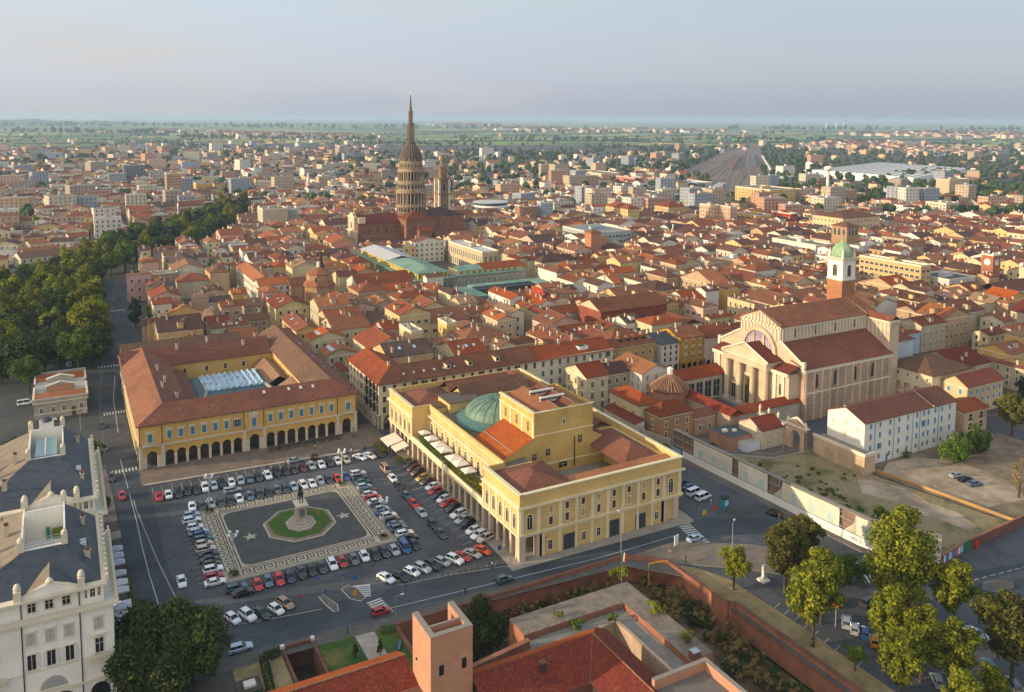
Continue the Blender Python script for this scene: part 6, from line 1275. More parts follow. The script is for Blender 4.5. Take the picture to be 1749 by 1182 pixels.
for v in (171.6, 178.4, 182.5, 186.4, 190.2): s.lathe(194, v, [(.4, 6.4), (.3, 7.6 if v > 179 else 8.2), (.45, 8.4), (.15, 9.2), (0, 9.5)], 8, TRIM)
s.build('urns', t)
# long white building with blue shutters
t = thing('white_block', 'long white building with sky blue shutters beside the dirt lot', 'building', 222, 163, 0); occupy(198, 150, 246, 172); wb = plaster('#d9d4ca', .14, 'white_lime_plaster'); x0, y0, x1, y1, H = 201, 156.4, 243, 169.6, 13.0; b = MB(); b.box(x0, y0, 0, x1, y1, H-.2, wb); gables(b, x0, y0, x1, y1, H, 'u', 2.9, .4, wb); b.build('wall', t)
r = MB(); roofpart(r, x0, y0, x1, y1, H, 'u', 2.9, .45, tile('red')); r.box(231.4, y0-.5, H+.1, 231.7, y0-.2, H+.4, TRIM); r.bar((231.5, y0-.4, H+.1), (231.5, (y0+y1)/2, H+3.05), .14, tile('tan'), 4); rr = r.build('roof', t); chimney(rr, 203, 165, 14.2, .8, 1.3)
blu = plain('#2f7ba6', .6, name='sky_blue_shutter')
for i, a in enumerate((203.6, 207.6, 212, 216, 220, 224.2, 227.4, 229.6, 232.8, 236, 239.8)):
 for j, (z, h) in enumerate(((1.4, 1.3), (4.3, 1.7), (7.5, 1.9), (10.8, 1.5))):
  window(t, '-v', a, y0, z, .85, h, 'bare' if j == 0 else ('open' if (i, j) in ((1, 1), (6, 2)) else 'shut'), fr=wb, leaf=blu)
for a in (205.4, 213.8, 222.3, 225.6, 234.4): k = MB(); k.bar((a, y0-.12, 0), (a, y0-.12, H), .07, plain('#6f7b80', .6, name='downpipe')); k.build('downpipe', t)
for v, z, h in ((159, 10, .9), (163, 10.6, 1.2), (167.5, 10, 1.2), (163, 6.6, 2.2)): window(t, '-u', x0, v, z, .8, h, 'shut', fr=wb, leaf=plaster('#c9bda6', .2))
k = MB(); k.box(210.6, y0-.06, 0, 211.5, y0-.001, 2.1, blu); k.build('door', t)
t = thing('loggia_annex', 'low peach annex with garage doors and roof terrace against the white building', 'annex', 198, 163, 0); b = MB(); b.box(196.4, 152.4, 0, 200.95, 170.6, 5.2, gp_, top=two('#7f7468', '#8f8474', .6)); b.box(196.2, 152.2, 5.2, 196.6, 170.8, 6.1, TRIM); b.box(196.6, 152.2, 5.2, 200.9, 152.6, 6.1, TRIM); b.build('wall', t)
for v in (155, 159.8, 164.6): k = MB(); k.box(196.3, v-1.5, 0, 196.399, v+1.5, 3.6, plaster('#b49c7e', .3, 'garage_door')); k.build('garage_door', t)
# two storey building with loggias behind
t = thing('loggia_building', 'cream building with tall arched loggias and broad brown roof right of the cathedral', 'building', 273, 187, 0); occupy(261, 176, 287, 199); b = MB(); lw = plaster('#d2c0a2', .2, 'warm_cream'); x0, y0, x1, y1, H = 262.4, 178, 285, 197, 12
b.box(x0+1.2, y0, 0, x1, y1, H, lw); arcade(b, '-u', x0, y0, y1, 5, 3.4, 8.6, 2.9, 5.4, lw, .6); b.box(x0, y0, 8.6, x0+1.2, y1, H, lw); b.box(x0, y0, 2.9, x0+1.2, y1, 3.4, lw); arcade(b, '-u', x0, y0, y1, 5, 0, 2.9, 2.6, 1.5, lw, .6); b.build('wall', t); wrow(t, '-u', x0, y0, y1, 5, 9.4, .8, 1.1, 'plain'); r = MB(); roofpart(r, x0, y0, x1, y1, H, 'hip', 3.6, .6, tile('brown')); r.build('roof', t)
house('tan house with blue shutters, behind the right end of the long white building', 267.4, 168.4, 287.6, 180.2-2.6, 10, 'u', '#c9ae84', 'red', 3.0, .5, 3, 'shut', plain('#2f7ba6', .6, name='sky_blue_shutter'), 0)
house('small tan corner house with wide arches in front of the tan house', 250, 158, 262, 167.5, 7.5, 'u', '#c2a07c', 'rust', 1.8, .5, 2, 'arch', None, 0, ww=2.2, hh=2.9, sp=5)
# buildings between the theatre and the cathedral
house('cream townhouse with a pale pediment across the lane from the theatre stage', 154.2, 230.4, 163.2, 243.6, 12.6, 'u', '#cdbd98', 'rust', 3.0, .6, 3, 'hood', None, 1, ww=1.1, hh=2.0)
house('narrow old house linking the pediment townhouse to the white gabled house', 163.4, 233, 174, 243, 11.5, 'u', '#a99a80', 'dark', 2.4, .5, 3, 'shut', None, 4)
house('white gabled house with grey shutters facing the cathedral court', 174.2, 226, 186.6, 243, 12.2, 'v', '#cfc6ba', 'orange', 2.6, .5, 4, 'shut', plain('#8d8a88', .7, name='grey_shutter'), 2, skyl=0)
house('small cream chapel-like house with red roof beside the lane, with hipped end', 158.2, 206.3, 166, 222.4, 9.6, 'hip', '#cbb792', 'rust', 2.8, .5, 2, 'bare', None, 0, sp=5)
house('low cream lean-to with small square windows along the lane', 154.6, 203.5, 158.1, 220.6, 5.2, 'shed-u', '#c9bfae', 'red', 1.0, .3, 1, 'bare', None, 0, sp=5, ww=.7, hh=.8)
house('ochre brick house with big hipped roof at the end of the hoarding', 160.4, 198.6, 173.6, 205.6, 8.2, 'hip', '#a97d54', 'rust', 3.4, .5, 2, 'plain', None, 0, sp=4)
house('small pink house joined to the ochre brick house', 173.8, 198, 185.4-3, 203.8, 5.8, 'u', '#b58f78', 'red', 1.6, .4, 1, 'plain', None, 0, sp=3)
house('pale low house with red gabled roof beside the yard gateway', 184.2, 179.4, 202.4-9.2, 189.2, 5.9, 'u', '#c4b39c', 'red', 2.6, .4, 2, 'shut', plain('#a59a8c', .7, name='faded_shutter'), 0, ww=.9, hh=1.2)
t = thing('flat_annex', 'flat roofed annex with air units and white terrace wall beside the yard', 'annex', 180, 187, 0); occupy(174, 181, 184, 194); b = MB(); b.box(175, 183.5, 0, 183.8, 192.5, 3.8, plaster('#a97c64', .3), top=plain('#4a5052', .9, name='dark_felt')); b.box(178.5, 180, 0, 184, 183.5, 2.4, plaster('#c9d0d6', .2), top=plain('#9a9890', .9)); b.build('wall', t); k = MB(); k.box(177, 188, 3.81, 178.5, 189.2, 4.5, WHITE); k.box(180, 187, 3.81, 181.2, 188, 4.4, WHITE); k.build('air_unit', t)
t = thing('lane_wall', 'tall plastered boundary wall with doorway along the lane behind the theatre', 'wall', 157, 196, 0); b = MB(); rwall([(156.4, 203.3), (157.6, 198), (159, 191.5)], 0, 3.6, .4, plaster('#a89c8c', .4)); b.build('wall', t)
# ------------------------------------------------------------ the basilica with its tall cupola
BB = brick('#8a5f48', '#6d4938', name='basilica_brick'); CS = plaster('#a08c72', .4, 'cupola_stone'); CD = plain('#4c423a', .8, name='cupola_slate')
t = thing('basilica', 'brick basilica with very tall colonnaded cupola, dome and needle spire above the old town', 'basilica', 246, 622, 0); occupy(192, 562, 292, 642)
b = MB(); b.box(198, 610, 0, 246, 634, 19, BB); b.box(232, 597, 0, 255, 636, 22, BB); b.box(255, 604, 0, 284, 634, 23, BB); b.lathe(246, 622, [(13.5, 19), (13.5, 25)], 16, BB); b.box(240, 590, 0, 250, 597, 14, BB); b.box(200, 604, 0, 232, 610, 10, BB); b.box(254, 594, 0, 276, 604, 11, BB); b.box(204, 588, 0, 226, 600, 7, BB, top=tile('brown')); b.box(256, 578, 0, 276, 592, 6, BB, top=tile('brown')); b.build('wall', t)
f = MB(); fs = plaster('#d8c49a', .18, 'facade_stone'); f.box(196.6, 611, 0, 198.4, 633, 13, fs); f.box(196.6, 614.5, 13, 198.4, 629.5, 24, fs); f.poly([(196.5, 614.2, 24), (196.5, 629.8, 24), (196.5, 622, 27.4)], fs); f.poly([(198.5, 614.2, 24), (198.5, 629.8, 24), (198.5, 622, 27.4)][::-1], fs); f.box(198.4, 610.2, 0, 204, 612, 24, fs)
for v in (611.3, 614.6, 617.8, 625.2, 628.6, 631.8): f.box(196.2, v, 0, 196.599, v+.9, 12.4 if v < 614 or v > 630 else 23.4, TRIM)
f.box(195.9, 610.8, 12.5, 198.5, 633.2, 13.2, TRIM); f.box(195.9, 614, 23.4, 198.5, 630, 24.1, TRIM); f.build('facade', t); window(t, '-u', 196.5, 622, 15, 2.4, 5, 'arch'); window(t, '-u', 196.5, 622, 0, 3, 6, 'arch')
for i in range(4): window(t, '-v', 207+i*7, 610, 12, 1.6, 3.4, 'bare')
window(t, '-v', 243.5, 597, 15, 3, 2.4, 'arch'); window(t, '-v', 236, 597, 14, .9, 2, 'bare'); window(t, '-v', 251, 597, 14, .9, 2, 'bare')
for a in (262, 274): window(t, '-v', a, 604, 15, 1.2, 3.2, 'bare')
r = MB(); roofpart(r, 198.5, 610, 234, 634, 19, 'u', 6, .5, tile('red')); roofpart(r, 232, 597, 255, 636, 22, 'hipv', 5.5, .6, tile('rust')); roofpart(r, 255, 604, 284, 634, 23, 'hip', 5.5, .6, tile('dark')); roofpart(r, 240, 590, 250, 597, 14, 'shed-v', 2, .3, tile('orange')); r.build('roof', t)
c = MB(); X, Y = 246, 622
def ring(r0, z0, z1, n=32, m=CS): c.lathe(X, Y, [(r0, z0), (r0, z1)], n, m)
ring(12.2, 24, 25); ring(11.2, 25, 30); ring(12.2, 30, 31.2); ring(9.3, 31.2, 40.8); ring(12.3, 40.8, 42); ring(11.6, 42, 43.4); ring(10.4, 43.4, 48.2); ring(11.0, 48.2, 50); ring(8.3, 50, 57.4); ring(10.9, 57.4, 58.6); ring(9.8, 58.6, 60); ring(9.0, 60, 66)
for n, r_, z0, z1, w_ in ((24, 11.5, 31.2, 40.8, .5), (24, 10.3, 50, 57.4, .42), (24, 11.3, 25, 30, .5), (24, 10.5, 43.4, 48.2, .42), (24, 9.1, 60.2, 64.8, .3)):
 for i in range(n): a = 2*math.pi*(i+.5)/n; c.cyl(X+r_*math.cos(a), Y+r_*math.sin(a), z0, z1, w_, w_*.85, 6, CS)
for n, r_, z0, z1, w_, d in ((24, 9.35, 32.4, 39.6, .8, .06), (24, 8.35, 51, 56.2, .62, .06), (24, 11.25, 25.8, 29, .7, .06), (24, 10.45, 44.4, 47.2, .6, .06), (24, 9.05, 61.2, 63.4, .35, .06)):
 for i in range(n): a = 2*math.pi*i/n; c.obox(X+r_*math.cos(a), Y+r_*math.sin(a), a, d*2, w_*2, z0, z1, plain('#2a2522', .8, name='dark_opening_brown'))
for z, r0 in ((42, 12.6), (59.9, 10.2)):
 for i in range(40): a = 2*math.pi*i/40; c.obox(X+r0*math.cos(a), Y+r0*math.sin(a), a, .2, .5, z, z+1.2, CS)
c.build('cupola', t)
d = MB(); pr = [(9.1, 66), (9.0, 68), (8.5, 70.6), (7.5, 73.4), (6.0, 76), (4.3, 78.2), (3.4, 79.4), (3.2, 80.4)]; d.lathe(X, Y, pr, 32, CD)
for i in range(24):
 a = 2*math.pi*i/24
 for j in range(6): p, q = pr[j], pr[j+1]; d.bar((X+(p[0]+.05)*math.cos(a), Y+(p[0]+.05)*math.sin(a), p[1]), (X+(q[0]+.05)*math.cos(a), Y+(q[0]+.05)*math.sin(a), q[1]), .22, plain('#7a6e62', .8, name='dome_rib'), 4)
for i in range(12): a = 2*math.pi*i/12; d.obox(X+8.9*math.cos(a), Y+8.9*math.sin(a), a, .9, 1.0, 66.2, 67.8, CS)
d.build('dome', t)
s = MB(); LS = plaster('#7d6a54', .3, 'lantern_stone'); s.lathe(X, Y, [(3.6, 80.4), (3.6, 81.4), (2.0, 81.4), (2.0, 94.4), (3.3, 94.4), (3.3, 95.6), (1.2, 95.6), (1.2, 104), (1.9, 104), (1.9, 105.2), (1.25, 105.4), (.8, 111), (.35, 117.5), (.15, 118.6)], 12, LS)
for i in range(8):
 a = 2*math.pi*i/8; s.cyl(X+2.9*math.cos(a), Y+2.9*math.sin(a), 81.4, 94.4, .36, .32, 6, LS); s.cyl(X+1.6*math.cos(a), Y+1.6*math.sin(a), 95.6, 104, .24, .2, 6, LS)
s.bar((X, Y, 118.4), (X, Y, 121), .22, plain('#b8963c', .4, .8, 'gilt'), 6); s.bar((X-.7, Y, 119.8), (X+.7, Y, 119.9), .14, plain('#b8963c', .4, .8, 'gilt'), 6); s.build('spire', t)
t = thing('bell_tower', 'slender ornate stone bell tower with pointed spire right of the tall cupola', 'bell tower', 288, 656, 0); b = MB(); bs = plaster('#8a7056', .4, 'tower_stone')
b.box(283, 651, 0, 293, 661, 34, bs); b.box(283.6, 651.6, 34, 292.4, 660.4, 48, bs); b.build('wall', t); s = MB()
for z, o in ((20, .5), (35, .7), (48, .8)): s.box(283-o, 651-o, z, 293+o, 661+o, z+1.1, bs)
for u in (283.1, 292.0):
 for v in (651.1, 660.0): s.box(u-.5, v-.5, 21, u+1.1, v+1.1, 48, TRIM)
for k_ in range(4):
 for u, v in ((285+k_*1.9, 652.0), (285+k_*1.9, 659.8)): s.cyl(u, v, 49, 56, .35, .3, 6, bs)
s.lathe(288, 656, [(3.7, 49), (3.7, 57.5), (4.5, 57.6), (4.5, 58.6), (2.9, 59.5), (1.5, 63), (.4, 68), (.1, 71)], 8, bs); s.build('stone_trim', t)
for f_, x, y in (('-v', 288, 651.6), ('-u', 283.6, 656)): window(t, f_, x, y, 37.5, 2.6, 7.5, 'arch', pane=DARK)
for f_, x, y in (('-v', 288, 651), ('-u', 283, 656)): window(t, f_, x, y, 23.5, 1.8, 5, 'arch', pane=DARK)
# ------------------------------------------------------------ other landmarks
def block(name, label, cat, x0, y0, x1, y1, h, wall, top='#77736c', nf=5, roof=None, rise=2, band=None, wk='plain', sp=3.2, ww=1.2, hh=1.5, z0=0, occ=True, leaf=None, loggia=0):
 t = thing(name, label, cat, (x0+x1)/2, (y0+y1)/2, 0);
 if occ: occupy(x0, y0, x1, y1)
 m = plaster(wall, .2, 'block_plaster') if isinstance(wall, str) else wall; b = MB(); b.box(x0, y0, 0, x1, y1, h, m, bottom=False, top=plain(top, .9, name='flat_roof'))
 b.build('wall', t)
 r = MB()
 if roof: roofpart(r, x0, y0, x1, y1, h, roof, rise, .7, tile('rust') if not isinstance(band, str) or band not in TILES else tile(band)); r.build('roof', t)
 else:
  for q in ((x0-.1, y0-.1, x1+.1, y0+.3), (x0-.1, y1-.3, x1+.1, y1+.1), (x0-.1, y0+.3, x0+.3, y1-.3), (x1-.3, y0+.3, x1+.1, y1-.3)): r.box(q[0], q[1], h, q[2], q[3], h+1, TRIM)
  r.box((x0*2+x1)/3, (y0+y1)/2-1.5, h, (x0+x1*2)/3, (y0+y1)/2+2, h+2.4, m); r.build('parapet', t)
 if loggia:
  for face, fix, a, c in (('-v', y0, x0, x1), ('-u', x0, y0, y1)): wrow(t, face, fix, a+.8, c-.8, 3, h-6.5, (c-a)*.17, 5, 'arch', pane=DARK)
 if nf:
  fh = (h-1)/nf; tot = nf*(int((x1-x0)/sp)+int((y1-y0)/sp))
  if tot > 100: sp = sp*tot/96
  for f in range(nf):
   for face, fix, a, c in (('-v', y0, x0, x1), ('-u', x0, y0, y1)): wrow(t, face, fix, a+.4, c-.4, max(1, int((c-a-.8)/sp)), 1.1+f*fh, ww*sp/3.2 if sp > 4 else ww, min(hh, fh-1), wk, leaf=leaf)
 return t
# covered market palace with copper roofs
GCU = two('#61806e', '#83a08a', .15, .6, 'green_copper_roof', .35, .65); WRF = plain('#b4b2b0', .8, name='pale_sheet_roof')
t = thing('market_palace', 'long market palace with yellow attic storey, green copper roof and pale sheet roof', 'market hall', 185, 460, 0); occupy(166, 418, 240, 525)
b = MB(); b.box(168, 420, 0, 192, 521, 11, plaster('#8f8874', .3, 'grey_stone_wall')); b.box(171, 423, 11, 189, 521, 14.6, plaster('#d2b35c', .2, 'yellow_attic')); b.box(192, 420, 0, 238, 438, 11.5, plaster('#9b937f', .3, 'grey_stone_wall')); b.box(196, 424, 11.5, 238, 438, 13.8, plaster('#cbb77e', .2, 'yellow_attic')); b.build('wall', t)
r = MB(); roofpart(r, 171, 423, 189, 472, 14.6, 'hipv', 2.4, .8, GCU); roofpart(r, 171, 472, 189, 521, 14.6, 'v', 2.2, .8, WRF); r.box(167.4, 419.4, 11, 192.6, 423, 11.4, GCU); r.box(167.4, 423, 11, 171, 521, 11.4, GCU); r.box(192.6, 419.6, 11.5, 238.4, 424, 11.9, GCU); roofpart(r, 196, 424, 212, 438, 13.8, 'u', 1.8, .6, GCU); roofpart(r, 212, 424, 238, 438, 13.8, 'u', 2.4, .6, tile('rust')); r.build('roof', t)
for i in range(30): window(t, '-u', 171, 425+i*3.2, 11.9, 1.3, 2.0, 'bare')
for i in range(8): window(t, '-v', 172.2+i*2.2, 423, 11.9, 1.1, 2, 'bare')
for i in range(7): window(t, '-v', 170+i*3.2, 420, 1.5, 2, 7.5, 'bare', pane=glass('#4a6a6a'))
for i in range(12): window(t, '-v', 195+i*3.7, 420, 6.4, 1.4, 3.2, 'plain', pane=glass('#566a70'));
for i in range(10): window(t, '-v', 198+i*3.8, 424, 11.8, 1.2, 1.3, 'bare')
t = thing('court_building', 'low building with a green copper rim round a dark glazed court', 'building', 205, 392, 0); occupy(176, 378, 240, 408); b = MB(); gs = plaster('#8c9092', .3, 'grey_render')
b.box(177.5, 379, 0, 192, 404, 8.6, gs); b.box(192, 399, 0, 236, 404, 9.4, gs); b.box(229, 379, 0, 236, 399, 9.4, gs); b.box(192, 379, 0, 229, 382, 4, gs); b.poly([(192, 398.9, 1), (229, 398.9, 1), (229, 398.9, 5.6), (192, 398.9, 5.6)], glass('#2c3a48')); b.build('wall', t)
r = MB(); r.box(177, 378.6, 8.6, 192.5, 404.5, 9.0, GCU); r.box(192.5, 398.2, 9.4, 236.4, 404.5, 9.9, GCU); r.box(228.5, 378.6, 9.4, 236.4, 398.2, 9.9, GCU); r.box(193, 392, 9.0, 229, 398.2, 9.25, plain('#2b3034', .6, name='dark_canopy')); r.build('roof', t)
# brick church of the old town: octagon drum
t = thing('octagonal_church', 'brick church with tiled octagonal drum, small lantern and gabled front in the old town', 'church', 113, 434, 0); occupy(102, 422, 128, 448)
OB = brick('#b08a64', '#96704f', name='ochre_brick'); b = MB(); b.box(103.5, 432, 0, 112, 443.5, 12.5, OB); gables(b, 103.5, 432, 112, 443.5, 12.5, 'u', 3, .5, OB); b.lathe(118, 431, [(8.2, 0), (8.2, 12.2)], 8, OB, math.pi/8, math.pi/8+2*math.pi); b.lathe(118, 431, [(6.2, 12), (6.2, 18.2)], 8, OB, math.pi/8, math.pi/8+2*math.pi); b.build('wall', t)
r = MB(); roofpart(r, 103.5, 432, 112, 443.5, 12.5, 'u', 3.2, .5, tile('rust')); r.lathe(118, 431, [(9.0, 12.1), (9.0, 12.3), (6.3, 14.6)], 8, tile('orange'), math.pi/8, math.pi/8+2*math.pi); r.lathe(118, 431, [(7.0, 18.1), (7.0, 18.3), (.9, 21.4)], 8, tile('orange'), math.pi/8, math.pi/8+2*math.pi); r.build('roof', t); k = MB(); k.lathe(118, 431, [(.9, 21.2), (.9, 23.6), (0, 24.6)], 8, WHITE); k.build('lantern', t)
window(t, '-v', 115.3, 425.4, 14.2, 1.8, 2.6, 'arch'); window(t, '-u', 103.5, 437.8, 4, 1.4, 5, 'arch'); window(t, '-v', 107.6, 432, 1, 1.8, 3.6, 'bare')
t = thing('spire', 'dark red brick cone spire just behind the octagonal church', 'spire', 125, 452, 0); k = MB(); k.box(123, 450, 0, 127, 454, 17, OB); k.lathe(125, 452, [(2.2, 17), (0, 27)], 10, tile('dark')); k.build('cone', t)
# long brick church
t = thing('brick_church', 'big plain red brick church with one long tiled roof near the cathedral quarter', 'church', 224, 305, 0); occupy(204, 295, 243, 316); b = MB(); rb = brick('#8e4c38', '#74402f', name='red_brick'); b.box(205.5, 296.5, 0, 242, 314, 15.8, rb); gables(b, 205.5, 296.5, 242, 314, 16, 'u', 4, .5, plaster('#c8b294', .25)); b.build('wall', t); r = MB(); roofpart(r, 205.5, 296.5, 242, 314, 16, 'u', 4, .7, tile('rust')); r.build('roof', t)
for i in range(5): window(t, '-v', 210+i*7, 296.5, 8, 1.3, 3, 'arch')
t = thing('loggia_wing', 'cream wing with a row of round loggia arches beside the big brick church', 'building', 240, 288, 0); occupy(233, 275, 246, 300); b = MB(); b.box(235, 276, 0, 245, 295.5, 11, lw if 'lw' in globals() else WHITE); arcade(b, '-u', 234, 276, 295.5, 8, 5.4, 11, 1.9, 8.0, WHITE, .5); arcade(b, '-u', 234, 276, 295.5, 8, 0, 5.4, 1.9, 2.6, WHITE, .5); b.build('wall', t); r = MB(); roofpart(r, 234, 276, 245, 295.5, 11, 'v', 2.4, .6, tile('rust')); r.build('roof', t)
# arcaded street fronts behind the cathedral court
def arch_house(label, x0, y0, x1, y1, h, wall, roof, n, kd='shut', leaf=None, kind='u'):
 t = house(label, x0, y0+2.6, x1, y1, h, kind, wall, roof, None, .5, 0, kd, leaf, 2, win=False); b = MB(); m = plaster(wall, .25, 'house_plaster'); b.box(x0, y0, 4.4, x1, y0+2.6, h-.3, m); arcade(b, '-v', y0, x0, x1, n, 0, 4.4, (x1-x0)/n*.74, 2.8, m, .5); b.box(x0, y0+2.5, 0, x1, y0+2.59, 4.4, DARK); b.build('arcade_front', t)
 r = MB(); roofpart(r, x0, y0, x1, y0+5, h-.15, 'shed-v', 1.2, .5, tile(roof) if roof in TILES else roof); r.build('roof', t)
 for f in range(3): wrow(t, '-v', y0, x0+.3, x1-.3, max(2, int((x1-x0)/2.9)), 5.2+f*(h-5.4)/3, .95, 1.6 if h > 11 else 1.2, kd, leaf=leaf)
arch_house('white arcaded house with grey slate roof left of the mustard yellow house', 203.5, 252, 212.5, 266, 12.6, '#cdc8bf', SLT, 3, 'shut', WOODBR)
arch_house('mustard yellow arcaded house behind the cathedral court', 212.6, 251, 224.2, 265, 14.2, '#b98d2a', 'rust', 4, 'hood')
arch_house('pale pinkish arcaded house right of the mustard yellow house', 224.3, 250, 240, 264, 13.2, '#cbb7a5', 'rust', 5, 'shut', plain('#9aa3b0', .7, name='blue_grey_shutter'))
# ochre palace with dormers
t = house('ochre palace with rounded dormers in its broad tiled roof', 178.6, 252, 200, 268, 14.2, 'hip', '#b08f55', 'rust', 4.6, .8, 3, 'plain', None, 2, ww=1.1, hh=1.7)
dl = MB()
for i in range(4): a = 185+i*3.6; dl.box(a-1, 253.6, 15, a+1, 257, 16.6, tile('rust')); dl.poly([(a-.7, 253.55, 15.1), (a+.7, 253.55, 15.1), (a+.7, 253.55, 16.3), (a-.7, 253.55, 16.3)], DARK); dl.lathe(a, 255.3, [(1.2, 16.6), (.8, 17.2), (0, 17.5)], 8, tile('orange'))
dl.build('dormers', t)['kind'] = 'stuff'
house('long orange roofed wing with a row of chimneys behind the cream block', 166, 256, 178.4, 292, 12.6, 'v', '#cfae7a', 'rust', 3, .6, 3, 'plain', None, 8)
# traced houses of the old town: label, left eave px, right eave px, eave height, options
TR = [('bright orange gabled house with three skylights on the corner of the old street', (523, 572), (588, 573.7), 12, dict(kind='v', wall='#cdbd94', roof='orange', skyl=3, floors=3)),
 ('orange roofed row house with five skylights along the old street', (546, 597), (607, 601), 10, dict(kind='v', wall='#b9ad92', roof='orange', skyl=5)),
 ('low rust roofed house squeezed before the corner of the cream block', (572, 622), (605, 632), 10, dict(kind='v', wall='#b5a98f', roof='red')),
 ('cream house with large rust roof and skylights behind the long cream block', (749, 589), (830, 599), 13, dict(kind='u', wall='#cfc09a', roof='rust', skyl=3)),
 ('long white house with rust roof right of the octagonal church', (592, 477), (705, 480), 11, dict(kind='u', wall='#cdc5b2', roof='rust', floors=2)),
 ('yellow gabled house with orange roof by the garden trees', (288, 538), (341, 528), 14, dict(kind='v', wall='#c6a45c', roof='orange', rise=3.4)),
 ('pink palace with orange hipped roof at the bend of the boulevard', (216, 468), (258, 466), 15, dict(kind='hip', wall='#c99c98', roof='orange')),
 ('tall blank grey wall house beside the pink palace', (258, 470), (300, 462), 12, dict(kind='flat', wall='#9a9184', floors=0, chim=1)),
 ('cream corner house on the old street with rust roof and two skylights', (455, 513), (528, 521), 11, dict(kind='v', wall='#c4b17c', roof='rust', skyl=2)),
 ('gold fronted house on the old street with twin skylights', (481, 543), (546, 561), 11, dict(kind='v', wall='#c9a060', roof='rust', skyl=2)),
 ('long low house with chestnut roof amid the old town', (549, 548), (630, 557), 12, dict(kind='u', wall='#c2b38c', roof='rust')),
 ('peach house with small blue shutters left of the old street', (409, 516), (447, 522), 9, dict(kind='u', wall='#b79678', roof='brown', leaf=BLUESH)),
 ('plain house with faded brown roof left of the old street', (408, 541), (459, 544), 9, dict(kind='u', wall='#a08a74', roof='brown')),
 ('low house with mixed orange and brown tiles behind the arcaded palace', (385, 567), (442, 574), 8, dict(kind='u', wall='#b0a48e', roof='orange')),
 ('dark red roofed house behind the arcaded palace', (443, 568), (496, 569), 9, dict(kind='u', wall='#b99c5c', roof='red')),
 ('white tower house with flat windows in the old town left', (367, 451), (390, 452), 13, dict(kind='hip', wall='#cfccc6', roof='rust', floors=3)),
 ('pink house with cream awning over its terrace', (640, 553), (682, 560), 12, dict(kind='u', wall='#c79a94', roof='rust')),
 ('cream tower house with a blue covered roof terrace', (682, 556), (722, 566), 14, dict(kind='flat', wall='#cdb584')),
 ('yellow house with terrace stack in the middle of the old town', (748, 546), (780, 552), 14, dict(kind='flat', wall='#c9ab62')),
 ('white house with gallery balconies and wood roof', (845, 522), (895, 532), 13, dict(kind='v', wall='#cfc6ae', roof='tan')),
 ('yellow house with long gold side wall in the old town', (802, 508), (868, 530), 11, dict(kind='v', wall='#b59a3c', roof='rust')),
 ('ochre palace with hipped rust roof right of the glazed court', (926, 497), (988, 499), 14, dict(kind='hip', wall='#bfa06c', roof='rust')),
 ('red stucco tall house beside the glazed court', (911, 492), (928, 500), 15, dict(kind='shed-u', wall='#a8402c', roof='orange', floors=2)),
 ('white villa with bright orange roof near the modern flats', (1017, 475), (1062, 484), 12, dict(kind='u', wall='#cfc7b6', roof='orange')),
 ('white church-like house with plain gable in the old town', (1094, 452), (1160, 464), 12, dict(kind='v', wall='#d5cfc2', roof='dark')),
 ('long rust roofed hall climbing behind the white gable', (1090, 443), (1170, 464), 13, dict(kind='v', wall='#cdbfa2', roof='rust')),
 ('orange patched long house in the middle of the right old town', (1162, 472), (1248, 484), 12, dict(kind='u', wall='#b59a7c', roof='orange')),
 ('cream courtyard house with roof loggia in the right old town', (1230, 487), (1281, 490), 12, dict(kind='hip', wall='#d2bf94', roof='rust')),
 ('big cream gable house behind the arcaded street', (1243, 506), (1290, 518), 13, dict(kind='v', wall='#cfb98e', roof='rust')),
 ('warm cream corner house above the arcaded street', (1204, 541), (1252, 538), 12, dict(kind='u', wall='#cbb585', roof='rust')),
 ('red roofed house against the left flank of the cathedral', (1228, 556), (1272, 557), 11, dict(kind='u', wall='#bcab90', roof='red')),
 ('light blue walled house with maroon roof behind the cathedral choir', (1528, 568), (1572, 566), 13, dict(kind='hip', wall='#a9bccb', roof='red', floors=1)),
 ('cream villa with rust roof at the right, before the clock tower quarter', (1674, 541), (1730, 547), 11, dict(kind='u', wall='#cfc4a8', roof='rust')),
 ('cream house with red gabled roof below the villa on the right', (1661, 566), (1718, 567), 10, dict(kind='u', wall='#cdb88c', roof='red')),
 ('long maroon roofed convent wing with dormers right of the cathedral', (1560, 606), (1690, 618), 10, dict(kind='u', wall='#bba88c', roof='red')),
 ('maroon roofed convent wing with green shutters at the right edge', (1680, 612), (1775, 632), 9, dict(kind='v', wall='#b9a98c', roof='red', leaf=plain('#4d6a5c', .7, name='green_shutter'))),
 ]
house('white palace with bright orange roof on the old street, its front wing', 88.5, 437, 105, 449, 13, 'u', '#cfc8b4', 'orange', 2.6, .5, 4)
house('long side wing of the white palace, orange roofed, running up the old street', 88.5, 449.2, 99, 500, 13, 'v', '#cfc8b4', 'orange', 2.4, .5, 3)
for lab, L, Rr, h, kw in TR:
 kw.setdefault('floors', 3); hpx(lab, L, Rr, h, **kw)
def bpx(name, label, cat, L, Rr, h, wall, **k):
 a = G(*L, h); c = G(*Rr, h); x0, x1 = min(a[0], c[0]), max(a[0], c[0]); y0, y1 = min(a[1], c[1]), max(a[1], c[1])
 if x1-x0 < 8: x1 = x0+8
 if y1-y0 < 8: y1 = y0+8
 return block(name, label, cat, x0, y0, x1, y1, h, wall, **k)
GB = plain('#3a4a56', .3, name='blue_grey_glazing')
bpx('white_hall', 'hall with long pale flat roof right of the basilica', 'hall', (766, 413.6), (852, 430), 14, '#b9a98a', top='#b9b6b2', nf=2, hh=4)
bpx('slate_palace', 'cream palace with blue grey slate roof and dormers right of the market palace', 'palace', (917, 446), (985, 443), 14, '#cbbf9e', roof='hip', rise=3.5, band='dark', nf=3)
